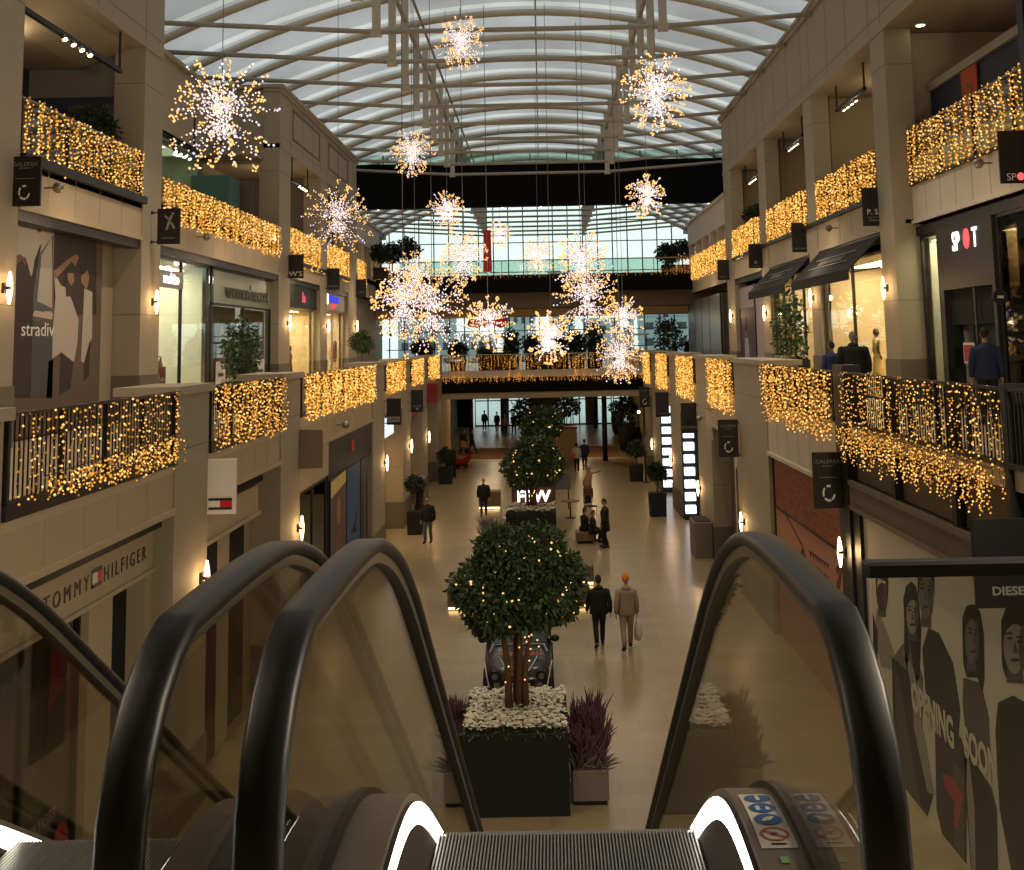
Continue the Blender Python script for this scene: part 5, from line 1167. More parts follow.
t = blade(8.2, 10.38, 51.0, 'right', 'black hanging sign, fourth and farthest in the upper right row', 'sign_black', .54, .95); scribble(t, (8.47, 50.96, 10.5), (1,0,0), 0.26, 0.049, 'letter_grey', 6, seed=6)
# small white flag on ball arm by the brown sign
t = thing('wall_flag', 'small pale pennant beside the brown hanging sign at right', 'pennant', (5.8, 38, 4.3)); b = MB(); b.prism([(5.45, 5.35), (5.62, 5.25), (5.68, 4.3), (5.45, 4.4)], 'y', 37.5, 37.53); b.build('cloth', 'fascia_white', t); b = MB(); b.tube((5.4, 37.5, 5.4), (6.0, 37.5, 5.3), .02); b.build('arm', 'steel', t)
# ------------------------------------------------------------------ trees, planters
def leafcloud(b, centres, n, size, rr, droop=.35):
    """folded leaf blades scattered in and on several soft clumps"""
    W = sum(c[3]**2 for c in centres)
    for (x, y, z, r) in centres:
        m_ = int(n*r*r/W)
        for i in range(m_):
            while True:
                v = Vector((rr.uniform(-1,1), rr.uniform(-1,1), rr.uniform(-1,1)))
                if .1 < v.length < 1: break
            v = v.normalized()*(v.length**.45)*r*rr.uniform(.85, 1.08)
            p = Vector((x, y, z))+Vector((v.x, v.y, v.z*.85))
            d = (v.normalized()*rr.uniform(.3, 1)+Vector((rr.uniform(-1,1), rr.uniform(-1,1), rr.uniform(-1,1)-droop))).normalized()
            s = size*rr.uniform(.6, 1.3); side = d.orthogonal().normalized(); side.rotate(Matrix.Rotation(rr.uniform(0, 6.28), 3, d)); nr = d.cross(side)
            w = side*s*.24
            b._add([p, p+d*s*.5+w, p+d*s, p+d*s*.5-w, p+d*s*.5+nr*s*.07], [(0,1,4),(1,2,4),(2,3,4),(3,0,4)])
def trunk(b, pts, r0, r1): n = len(pts); b.path(pts, [r0+(r1-r0)*i/(n-1) for i in range(n)], 8)
def flowers(b, g, x0, x1, y0, y1, z, n, rr, s=.045, h=.12):
    for i in range(n):
        x = rr.uniform(x0, x1); y = rr.uniform(y0, y1); zz = z+rr.uniform(.3, 1)*h
        g.tube((x, y, z-.04), (x, y, zz), .008, n=3, caps=False)
        for k in range(5):
            a = k*1.2566+rr.random(); d = Vector((math.cos(a), math.sin(a), rr.uniform(-.1, .5)))*s*rr.uniform(.8, 1.3); q = Vector((x, y, zz)); sd_ = Vector((-d.y, d.x, 0))*.5
            b._add([q, q+d*.6+sd_, q+d*1.1, q+d*.6-sd_], [(0,1,2,3)])
        b.octa((x, y, zz), s*.4)
def bush(b, x0, x1, y0, y1, z0, z1, n, rr, s=.1):
    for i in range(n):
        x = rr.uniform(x0, x1); y = rr.uniform(y0, y1); f = rr.random(); top = z0+(z1-z0)*(.7+.3*math.sin(x*9+y*5))
        lx = rr.gauss(0, .07); ly = rr.gauss(0, .07); b.path([(x, y, z0), (x+lx, y+ly, z0+(top-z0)*.6), (x+lx*1.8, y+ly*1.8, z0+(top-z0)*rr.uniform(.75, 1.05))], [.010, .020, .004], 3)
def big_tree(cx, cy, w, d, ph, crown_r, zc, label, seed, n=9000, leaf=.15, lights=95, bulb=.026, fl=700, lift=0.):
    rr = random.Random(seed); t = thing('potted_tree', label, 'potted tree', (cx, cy, 0))
    x0, x1, y0, y1 = cx-w/2, cx+w/2, cy-d/2, cy+d/2
    b = MB(); b.bbox(x0, x1, y0, y1, 0, ph, .02); b.build('planter_box', 'planter_black', t)
    b = MB(); b.box(x0+.04, x1-.04, y0+.04, y1-.04, ph, ph+.03); b.build('soil', 'soil', t)
    b = MB(); g = MB(); flowers(b, g, x0+.05, x1-.05, y0+.04, y1-.04, ph+.02, fl, rr, .05 if cy < 30 else .08)
    b.build('flowers', 'petal', t)['kind'] = 'stuff'
    for i in range(260): g._add([(x0+rr.random()*w, y0+rr.uniform(-.02, .06), ph-.03), (x0+rr.random()*w, y0-.02, ph+.07), (x0+rr.random()*w, y0+.06, ph+.05)], [(0,1,2)]) if False else None
    leafcloud(g, [(x0+w*(i+.5)/6, y0+.05, ph+.02, .13) for i in range(6)]+[(x0+w*(i+.5)/6, cy, ph+.03, .15) for i in range(6)], 700, .07, rr); g.build('ground_leaves', 'leaf', t)['kind'] = 'stuff'
    R_ = crown_r
    for i, (dx, dy, sx) in enumerate(((-.12, 0, -.35), (.05, .05, .08), (.18, -.05, .38), (.0, .2, .0))):
        b = MB(); b.smooth = True; trunk(b, [(cx+dx, cy+dy, ph), (cx+dx*1.1+.03*math.sin(i*2), cy+dy, ph+(zc-ph)*.35), (cx+dx+sx*R_*.3, cy+dy*1.5, ph+(zc-ph)*.7), (cx+dx+sx*R_*.8, cy+dy*2, zc+R_*.1)], .075 if i < 2 else .055, .025); b.build('trunk', 'bark', t)
    cx += .1
    C = [(cx, cy, zc+R_*.3, R_*.72), (cx-R_*.62, cy-.1*R_, zc-R_*.02, R_*.52), (cx+R_*.55, cy, zc+R_*.1, R_*.55), (cx-R_*.25, cy-R_*.4, zc-R_*.25, R_*.5), (cx+R_*.3, cy-R_*.35, zc-R_*.2, R_*.5), (cx-R_*.5, cy, zc-R_*.5, R_*.38),
         (cx+R_*.62, cy, zc-R_*.3, R_*.38), (cx, cy+R_*.4, zc-R_*.1, R_*.55), (cx-R_*.3, cy, zc+R_*.55, R_*.42), (cx+R_*.35, cy, zc+R_*.6, R_*.42)]
    b = MB(); leafcloud(b, C, n, leaf, rr); b.build('foliage', 'leaf', t)['kind'] = 'stuff'
    b = MB()
    for i in range(lights):
        c = C[i % len(C)]; a = rr.uniform(PI*.9, 2.1*PI); u = rr.uniform(-.8, .9); h = math.sqrt(1-u*u); q = c[3]*rr.uniform(.85, 1.1)
        b.cur = 0 if rr.random() < .6 else 1; b.octa((c[0]+q*h*math.cos(a), c[1]+q*h*math.sin(a), c[2]+q*u*.85), bulb*rr.uniform(.6, 1.2))
    for i in range(lights//4):
        z = rr.uniform(ph+.5, zc); b.octa((cx+rr.uniform(-.3, .35), cy-.12, z), bulb*.8)
    b.build('fairy_bulbs', ['bulb_gold', 'bulb_tip'], t)['kind'] = 'stuff'
    return t
T1 = big_tree(-.58, 20.0, 1.78, 2.1, 1.3, 1.06, 3.48, 'big potted tree with fairy lights over white flowers in a black box, nearest', 401, 19000, .125, 110, .024, 1100)
T2 = big_tree(-.55, 43.4, 1.9, 2.0, 1.3, 1.08, 3.0, 'second potted tree along the middle, just behind the lit kiosk', 402, 6000, .2, 50, .04, 320)
T3 = big_tree(-.2, 60.0, 1.9, 2.0, 1.3, 1.0, 3.3, 'third and farthest potted tree in the middle of the hall', 403, 4200, .24, 30, .05, 160)
# grey side boxes of heather
for (x0, x1, lab, k) in ((-1.98, -1.53, 'low grey planter of purple heather left of the big black box', 0), (.36, .97, 'low grey planter of purple heather right of the big black box', 1)):
    rr = random.Random(410+k); t = thing('flower_box', lab, 'planter', ((x0+x1)/2, 20, 0))
    b = MB(); b.bbox(x0, x1, 19.35, 21.6, .07, .55, .02); b.build('box', 'planter_grey', t); b = MB(); b.box(x0+.03, x1-.03, 19.37, 21.58, 0, .07); b.build('base', 'black_matt', t)
    b = MB(); bush(b, x0+.05, x1-.05, 19.42, 21.5, .52, 1.28, 900, rr); b.build('heather', 'heather', t)['kind'] = 'stuff'
    b = MB(); bush(b, x0+.05, x1-.05, 19.40, 19.7, .52, .85, 260, rr); b.build('grey_sprigs', 'heather_grey', t)['kind'] = 'stuff'
def small_tree(x, y, z, h, cr, bw, bh, label, seed, m='leaf_dark', n=1200, leaf=.16, kind='round', box='planter_black', flw=False):
    rr = random.Random(seed); t = thing('potted_tree', label, 'potted tree', (x, y, z))
    b = MB(); b.prism([(x-bw*.46, z), (x+bw*.46, z), (x+bw*.5, z+bh), (x-bw*.5, z+bh)], 'y', y-bw*.45, y+bw*.45); b.build('planter_box', box, t)
    b = MB(); b.box(x-bw*.44, x+bw*.44, y-bw*.4, y+bw*.4, z+bh, z+bh+.02); b.build('soil', 'soil', t)
    b = MB(); b.smooth = True; trunk(b, [(x, y, z+bh), (x+.03, y, z+bh+(h-bh)*.4), (x, y, z+h-cr*.6)], .04, .02); b.build('trunk', 'bark', t)
    if kind == 'round': C = [(x, y, z+h-cr, cr*.8), (x-cr*.35, y, z+h-cr*.8, cr*.6), (x+cr*.35, y, z+h-cr*1.1, cr*.6), (x, y, z+h-cr*.5, cr*.5)]
    else: C = [(x+(-1)**i*cr*.2, y, z+bh+.3+(h-bh-.4)*i/5, cr*(1-.5*abs(i/5-.45))) for i in range(6)]
    b = MB(); leafcloud(b, C, n, leaf, rr); b.build('foliage', m, t)['kind'] = 'stuff'
    if flw:
        b = MB(); g = MB(); flowers(b, g, x-bw*.45, x+bw*.45, y-bw*.4, y+bw*.4, z+bh, 120, rr, .06); b.build('flowers', 'petal', t)['kind'] = 'stuff'; g.build('stems', 'leaf', t)['kind'] = 'stuff'
    return t
small_tree(-8.15, 30.0, 6, 2.35, .46, 1.05, .75, 'potted tree in front of the green glass shop band, upper left', 420, 'leaf', 1500, .13, 'tall', flw=True)
small_tree(-8.0, 49.0, 6, 2.35, .55, 1.2, .75, 'potted tree right of the blue-signed shop, upper left gallery', 421, 'leaf', 1000, .17, 'round', flw=True)
small_tree(7.75, 34.6, 6, 2.95, .5, 1.0, 1.0, 'narrow potted tree on the right gallery in front of the farther awning', 422, 'leaf', 1500, .14, 'tall', flw=True)
small_tree(-10.4, 25.3, L2, 2.1, .6, .5, .5, 'round dark potted tree on the top left terrace', 423, 'leaf_dark', 1300, .14)
small_tree(9.7, 48.4, L2, 2.2, .7, .6, .5, 'dark potted tree on the third upper right terrace', 424, 'leaf_dark', 900, .2)
small_tree(-8.95, 61.6, L2, 2.0, .6, .8, .6, 'left of the three dark trees at the left end of the upper bridge', 425, 'leaf_dark', 800, .24)
small_tree(-8.8, 65.2, L2, 2.4, .7, .8, .6, 'middle one of the three dark trees at the left end of the upper bridge', 426, 'leaf_dark', 800, .24)
small_tree(-8.1, 67.2, L2, 2.9, .8, .8, .8, 'rightmost of the three dark trees at the left end of the upper bridge', 427, 'leaf_dark', 900, .24)
small_tree(7.6, 65.4, L2, 2.1, .75, .8, .7, 'left of the two dark trees at the right end of the upper bridge', 428, 'leaf_dark', 800, .24)
small_tree(8.7, 67.3, L2, 2.4, .7, .8, .8, 'right of the two dark trees at the right end of the upper bridge', 429, 'leaf_dark', 800, .24)
# ground floor edges
small_tree(-5.35, 46.2, 0, 2.4, .42, .62, .9, 'small potted tree by the fourth left pillar on the ground floor', 430, 'leaf_dark', 700, .17)
small_tree(-5.5, 62.3, 0, 2.0, .5, .75, .9, 'potted plant beside the far left pillar near the red pieces', 431, 'leaf_dark', 500, .2)
small_tree(4.95, 49.6, 0, 2.3, .42, .75, 1.0, 'ball tree in a dark box with a pale rim, nearer of two at right', 432, 'leaf_dark', 800, .2)
small_tree(5.05, 61.8, 0, 2.2, .5, .75, .9, 'ball tree in a dark box, farther of two at right', 433, 'leaf_dark', 700, .22)
# plants along the first bridge deck
for i, (x, y, h, cr, kd, lab) in enumerate([(-7.3, 67.5, 2.4, .8, 'round', 'leftmost dark tree on the first-floor deck behind the bridge'), (-5.2, 68.5, 2.2, .75, 'round', 'dark bushy tree on the deck under the big left starbursts'), (-3.5, 69, 1.7, .7, 'round', 'low dark plant on the deck left of the ribboned starburst'),
                                        (-1.9, 68, 2.7, .6, 'tall', 'narrow evergreen on the deck right of the ribboned starburst'), (-.6, 69, 2.3, .6, 'tall', 'short evergreen in the middle of the deck'), (1.2, 68, 3.0, .6, 'tall', 'tall dark evergreen right of the low central starburst'), (2.2, 69.5, 2.5, .5, 'tall', 'evergreen with brown tips between the two tall dark ones'),
                                        (3.2, 68, 3.0, .65, 'tall', 'second tall dark evergreen, left of the lowest starburst'), (7.7, 67.5, 3.3, 1.0, 'tall', 'big loose tree at the right end of the deck'), (9.3, 67.5, 2.0, .8, 'round', 'dark bush at the far right end of the deck')]):
    small_tree(x, y, 6, h*.86, cr*.82, .9, .6, lab, 440+i, 'leaf_dark', 900, .24, kd)
for i, (x, y, w) in enumerate(((-2.6, 70.5, 1.6), (.4, 70.5, 1.4), (6.1, 70.5, 1.2))):
    t = thing('kiosk', ['low brown kiosk left on the first-floor deck among the plants', 'dark kiosk with a red front in the middle of the deck', 'small pale kiosk near the right end of the deck'][i], 'kiosk', (x, y, 6)); b = MB(); b.bbox(x-w/2, x+w/2, y, y+1, 6, 7.1, .03); b.build('counter', ['wood_brown','black_matt','trim_white'][i], t)
    b = MB(); b.box(x-w*.6, x+w*.6, y-.1, y+1.1, 8.0, 8.12); b.build('canopy', ['ceiling_tan','black_matt','trim_white'][i], t); b = MB(); [b.box(x+s*w*.5-.03, x+s*w*.5+.03, y+.4, y+.46, 7.1, 8.0) for s in (-1, 1)]; b.build('posts', 'black_steel', t)
    if i == 1: b = MB(); b.box(x-w*.3, x+w*.3, y-.03, y, 6.4, 6.9); b.build('front_panel', 'sofa_red', t)
# big dark urns in the entrance hall
for i, (x, y, h) in enumerate(((6.1, 92, 1.9), (5.75, 78.5, 1.8))):
    t = thing('tall_pot', ['tall dark pot with plant near the glass doors at right', 'tall dark pot standing on the brown floor band at right'][i], 'plant pot', (x, y, 0))
    b = MB(); b.lathe([(.3, 0), (.42, .2), (.55, 1.2), (.5, h), (.44, h), (.42, h-.1)], (x, y, 0), 16); b.build('pot', 'planter_black', t, smooth=True)
    b = MB(); leafcloud(b, [(x, y, h+.3, .6)], 300, .3, random.Random(470+i)); b.build('foliage', 'leaf_dark', t)['kind'] = 'stuff'
small_tree(-1.1, 84, 0, 3.7, 1.5, 1.2, .9, 'tall dark tree behind the middle trees, near the entrance doors', 475, 'leaf_dark', 900, .34)
small_tree(1.9, 92, 0, 3.7, 1.2, 1.2, .9, 'dark tree in front of the central glass doors', 476, 'leaf_dark', 600, .34)
small_tree(6.6, 88, 0, 3.4, .9, 1., .9, 'dark tree against the right side of the entrance hall', 477, 'leaf_dark', 600, .3)

# ------------------------------------------------------------------ car
def car():
    t = thing('car', 'small black car with white outline stripes and red bonnet lettering behind the big tree', 'car', (-.66, 24.6, 0))
    W = .74; L = 3.3
    # body side profile (y from front, z), lofted over x with tumblehome
    prof = [(0,.22),(0,.45),(.06,.62),(.22,.74),(.55,.86),(.98,.95),(1.55,1.42),(2.0,1.52),(2.7,1.48),(3.15,1.2),(3.28,.85),(3.3,.3)]
    top = [i for i in range(len(prof))]
    xs = [-1,-.94,-.7,-.35,0,.35,.7,.94,1]; vs = []
    for x in xs:
        for (y, z) in prof:
            f = 1-.26*max(0, (z-.95))/.57; e = 1-abs(x)**4
            yy = y+(1-e)*(.22 if y < 1 else (-.18 if y > 3 else 0)); zz = z-(1-e)*.05*(1 if z > .5 else 0)
            vs.append((-.66+x*W*f, 24.6+yy, zz))
    n = len(prof); b = MB(); b._add(vs, [(i*n+j, i*n+j+1, (i+1)*n+j+1, (i+1)*n+j) for i in range(len(xs)-1) for j in range(n-1)]+[tuple(range(n)), tuple((len(xs)-1)*n+j for j in reversed(range(n)))])
    b.build('body', 'car_body', t, smooth=True)
    def onb(x, y, z, d=.0): return (-.66+x, 24.6+y, z+d)
    b = MB(); b._add([onb(-.60,1.02,.99,.01), onb(.60,1.02,.99,.01), onb(.48,1.52,1.41,.01), onb(-.48,1.52,1.41,.01), onb(-.60,1.0,.97,-.02), onb(.60,1.0,.97,-.02), onb(.48,1.54,1.40,-.02), onb(-.48,1.54,1.40,-.02)], [(0,1,2,3),(4,7,6,5),(0,4,5,1),(1,5,6,2),(2,6,7,3),(3,7,4,0)]); b.build('windscreen', 'car_glass', t)
    for s in (-1, 1):
        b = MB(); b.tube(onb(s*.62,1.25,1.0), onb(s*.76,1.2,1.03), .03); b.ball(onb(s*.82,1.18,1.05), .1, 10, 7, sy=.6, sz=.8); b.build('wing_mirror', 'black_steel', t, smooth=True)
        b = MB(); b.tube(onb(s*.5,.12,.60), onb(s*.5,.02,.57), .13, .12, 18); b.build('headlight', 'black_steel', t)
        b = MB(); b.tube(onb(s*.5,.03,.575), onb(s*.5,-.015,.565), .075, .06, 14); b.build('lens', 'lens', t)
        b = MB(); b.box(*[-.66+s*.46-.06, -.66+s*.46+.06], 24.6-.02, 24.6+.03, .32, .44); b.build('fog_light', 'lens', t)
        for yy in (.62, 2.62):
            b = MB(); b.tube(onb(s*.60, yy, .29), onb(s*.77, yy, .29), .29, .29, 20); b.build('wheel', 'tyre', t)
            b = MB(); b.tube(onb(s*.765, yy, .29), onb(s*.78, yy, .29), .17, .17, 12); b.build('hub', 'steel', t)
        b = MB(); b.path([onb(s*.74,.34,.80), onb(s*.70,.12,.72), onb(s*.67,.02,.56), onb(s*.62,-.02,.36)], .013, 5); b.path([onb(s*.44,.55,.885), onb(s*.36,.3,.80), onb(s*.24,.08,.68), onb(s*.1,.01,.6)], .013, 5)
        b.path([onb(s*.56,.98,.985), onb(s*.64,.7,.90)], .013, 5); b.build('outline_stripe', 'trim_white', t)
    b = MB(); b.path([onb(-.6,.97,.98), onb(0,1.0,.99), onb(.6,.97,.98)], .012, 5); b.build('outline_stripe', 'trim_white', t)
    b = MB(); b.box(-.66-.36, -.66+.36, 24.57, 24.62, .24, .5); b.build('grille', 'black_matt', t)
    b = MB(); b.box(-.66-.26, -.66+.26, 24.55, 24.57, .33, .44); b.build('number_plate', 'plate', t)
    scribble(t, (-.66, 24.545, .35), (1,0,0), .42, .07, 'ink0', 7)
    scribble(t, (-.94, 25.05, .885), (1,0,0), .34, .14, 'text_red', 4, up=(0,.93,.36)); scribble(t, (-.36, 25.05, .885), (1,0,0), .5, .14, 'text_red', 6, up=(0,.93,.36), seed=4)
    return t
car()

# ------------------------------------------------------------------ kiosk with glowing letters, benches, odd furniture
t = thing('kiosk', 'brown kiosk counter with glowing white letters in the middle of the hall', 'kiosk', (-.55, 46.5, 0))
b = MB(); b.bbox(-1.35, .42, 45.4, 46.0, 0, 2.0, .02); b.build('front_panel', 'wood_brown', t)
b = MB(); b.box(-1.35, .42, 45.35, 48.6, 2.0, 2.05); b.build('top', 'bronze', t)
b = MB(); b.bbox(-1.3, .38, 46.0, 48.5, 0, 1.1, .02); b.build('counter', 'bench_box', t)
for x0, x1 in ((-.95, -.75), (-.6, -.35), (-.3, .05)): b = MB(); b.box(x0, x1, 45.5, 45.6, 2.06, 2.12); b.build('light_strip', 'teal_neon', t)
letters('FBW', .62, (-.47, 45.36, 1.32), (1,0,0), 'sign_lit', t, .03, bold=.015, sx=1.05)
def bench(x0, x1, y0, y1, h, label, glow=True):
    t = thing('bench', label, 'bench', ((x0+x1)/2, (y0+y1)/2, 0))
    b = MB(); b.bbox(x0, x1, y0, y1, .1, h, .02); b.build('seat_block', 'bench_box', t)
    b = MB(); b.box(x0+.06, x1-.06, y0+.06, y1-.06, 0, .1); b.build('plinth', 'black_matt', t)
    if glow: b = MB(); b.box(x0+.03, x1-.03, y0+.02, y0+.05, .03, .09); b.build('light_strip', 'warm_strip', t)
    return t
bench(.3, 1.25, 33.0, 33.8, .55, 'low brown lit bench block right of the big tree, in front'); bench(.55, 1.5, 36.0, 36.9, .6, 'low brown lit bench block right of the big tree, behind the first')
bench(-2.9, -2.0, 33.0, 33.8, .55, 'low lit bench block peeking out left of the big tree'); bench(-3.1, -2.1, 52.5, 53.3, .8, 'small brown lit box left of the second tree')
bench(1.15, 1.85, 43.2, 44.0, .42, 'bench under the seated pair, half hidden by the tree', False)
t = thing('planter', 'grey heather planter peeking out left behind the big tree', 'planter', (-2.0, 41.5, 0)); b = MB(); b.bbox(-2.35, -1.55, 41.0, 42.3, 0, .6, .02); b.build('box', 'planter_grey', t); b = MB(); bush(b, -2.3, -1.6, 41.05, 42.2, .58, 1.3, 300, random.Random(5), .1); b.build('heather', 'heather_grey', t)['kind'] = 'stuff'
# cafe corner behind the second tree
t = thing('display_screen', 'pale blue-grey screen board beyond the kiosk', 'screen', (.9, 50, 0)); b = MB(); b.box(.1, 1.2, 52.0, 52.06, .9, 1.6); b.build('panel', 'photo_bluegrey', t); 
for lx in (.2, 1.05): b = MB(); b.box(lx, lx+.06, 51.98, 52.05, 0, .9); b.build('leg', 'black_steel', t)
def chair(x, y, rz, label):
    t = thing('cafe_chair', label, 'chair', (x, y, 0), rz)
    b = MB(); b.bbox(-.22, .22, -.22, .22, .43, .47, .01); b.build('seat', 'cloth_dark', t, local=True); b = MB(); b.bbox(-.22, .22, .19, .23, .55, .9, .01); b.build('backrest', 'cloth_dark', t, local=True)
    for sx in (-.19, .19):
        for sy in (-.19, .19): b = MB(); b.tube((sx, sy, 0), (sx*.95, sy*.95, .9 if sy > 0 else .44), .013); b.build('leg', 'steel', t, local=True)
chair(2.0, 49.8, .6, 'dark cafe chair standing right of the kiosk')
t = thing('cafe_table', 'low table with a white item beyond the kiosk', 'table', (1.2, 49.5, 0)); b = MB(); b.lathe([(.42, .72), (.42, .75)], (1.1, 49.5, 0), 20); b.build('tabletop', 'bench_box', t); b = MB(); b.lathe([(.03, .02), (.03, .72)], (1.1, 49.5, 0), 8); b.lathe([(.22, 0), (.22, .02)], (1.1, 49.5, 0), 14); b.build('pedestal', 'black_steel', t)
t = thing('kiosk', 'small ochre kiosk block behind the second tree', 'kiosk', (1.4, 70, 0)); b = MB(); b.bbox(.9, 2.1, 71, 72.5, 0, 2.2, .03); b.build('block', 'ceiling_tan', t)
b = MB(); b.bbox(.85, 2.15, 70.95, 72.55, 2.2, 2.28, .02); b.build('top', 'wood_brown', t)
t = thing('balloon_stand', 'pinkish leaning display right of the second tree', 'display', (2.3, 56, 0)); b = MB(); b.smooth = True; b.path([(2.15, 56, .4), (2.1, 56, .7), (2.25, 56, 1.05), (2.2, 56, 1.3)], [.2, .24, .14, .08], 12); b.ball((2.2, 56, 1.4), .13, 10, 8); b.path([(2.2, 56, 1.1), (2.8, 56, 1.25)], .04, 6); b.build('figure', 'photo_skin', t); b = MB(); b.lathe([(.25, 0), (.25, .42)], (2.15, 56, 0), 12); b.build('stand', 'wood_brown', t)
t = thing('ride_toy', 'bright red rounded ride-on toy on the brown floor band, far left', 'ride-on toy', (-6.2, 71, 0)); b = MB(); b.smooth = True
b.path([(-5.75, 70, .9), (-5.5, 70, .35), (-5.0, 70, .3), (-4.6, 70, .75)], [.14, .27, .27, .12], 10); b.ball((-4.6, 70, .95), .15); b.ball((-5.75, 70, 1.0), .12); b.build('body', 'sofa_red', t); b = MB(); [b.tube((x, 69.8, .12), (x, 70.2, .12), .12, n=12) for x in (-5.4, -4.9)]; b.build('wheels', 'tyre', t)
t = thing('sandwich_board', 'dark standing board by the far left pillar', 'standing board', (-6.0, 64, 0)); b = MB(); b.box(-5.7, -5.1, 64.5, 64.56, .1, 1.6); b.build('board', 'black_matt', t); b = MB(); b.box(-5.72, -5.08, 64.4, 64.7, 0, .1); b.build('foot', 'steel', t)
t = thing('display_cabinet', 'narrow pale cabinet beside the fifth left pillar', 'cabinet', (-5.5, 50, 0)); b = MB(); b.bbox(-5.9, -5.4, 50.4, 51.2, 0, 1.75, .02); b.build('body', 'plaster_grey', t); b = MB(); b.box(-5.85, -5.45, 50.37, 50.4, .2, 1.65); b.build('door', 'glass_dark', t)
t = thing('planter', 'grey-brown planter box at the foot of the nearer light column', 'planter', (5.5, 42.0, 0)); b = MB(); b.bbox(5.25, 5.9, 39.9, 41.2, 0, 1.25, .03); b.build('box', 'planter_grey', t); b = MB(); b.box(5.3, 5.85, 39.95, 41.15, 1.2, 1.28); b.build('soil', 'soil', t)
t = thing('floor_lamp', 'small bright globe lamp in the entrance hall at right', 'lamp', (7.2, 80, 0)); b = MB(); b.tube((7.0, 82, 0), (7.0, 82, 2.3), .03); b.build('pole', 'black_steel', t); b = MB(); b.ball((7.0, 82, 2.45), .11); b.build('globe', 'sconce_glow', t, smooth=True)
t = thing('floor_lamp', 'orange globe lamp beside the right wall of the entrance hall', 'lamp', (6.9, 70, 0)); b = MB(); b.tube((6.6, 72, 0), (6.6, 72, 1.6), .03); b.build('pole', 'black_steel', t); b = MB(); b.ball((6.6, 72, 1.75), .15); b.build('globe', 'warm_strip', t, smooth=True)
for i, (x, y) in enumerate(((7.0, 86), (6.2, 84.5), (6.9, 90))):
    t = thing('armchair', ['dark armchair nearest the globe lamp in the entrance hall', 'dark armchair in the middle of the entrance hall seating', 'dark armchair deepest in the entrance hall'][i], 'armchair', (x, y, 0))
    b = MB(); b.bbox(x-.45, x+.45, y-.4, y+.4, .15, .45, .05); b.build('seat', 'cloth_dark', t); b = MB(); b.bbox(x-.45, x+.45, y+.25, y+.45, .45, 1.0, .05); b.build('backrest', 'cloth_dark', t)
    for s in (-1, 1): b = MB(); b.bbox(x+s*.42-.07, x+s*.42+.07, y-.4, y+.4, .0, .62, .03); b.build('armrest', 'cloth_dark', t)
# ------------------------------------------------------------------ people: skinned figures in pose
def skin_obj(name, nodes, edges, m, parent, sub=1):
    """nodes: {key: (x,y,z,rx[,ry])}; one continuous skinned surface"""
    keys = list(nodes); me = bpy.data.meshes.new(name); idx = {k: i for i, k in enumerate(keys)}
    me.from_pydata([nodes[k][:3] for k in keys], [(idx[a], idx[b]) for a, b in edges], [])
    o = bpy.data.objects.new(name, me); COL.objects.link(o); o.parent = parent
    sk = o.modifiers.new('Skin', 'SKIN'); sk.use_smooth_shade = True; sk.branch_smoothing = .6
    if not me.skin_vertices: raise RuntimeError('no skin layer')
    for i, k in enumerate(keys):
        r = nodes[k]; me.skin_vertices[0].data[i].radius = (r[3], r[4] if len(r) > 4 else r[3]); me.skin_vertices[0].data[i].use_root = (i == 0)
    ss = o.modifiers.new('Subdivision', 'SUBSURF'); ss.levels = sub; ss.render_levels = sub
    me.materials.append(M[m]); return o
def limb(b, pts, rs, n=10): b.path(pts, rs, n)
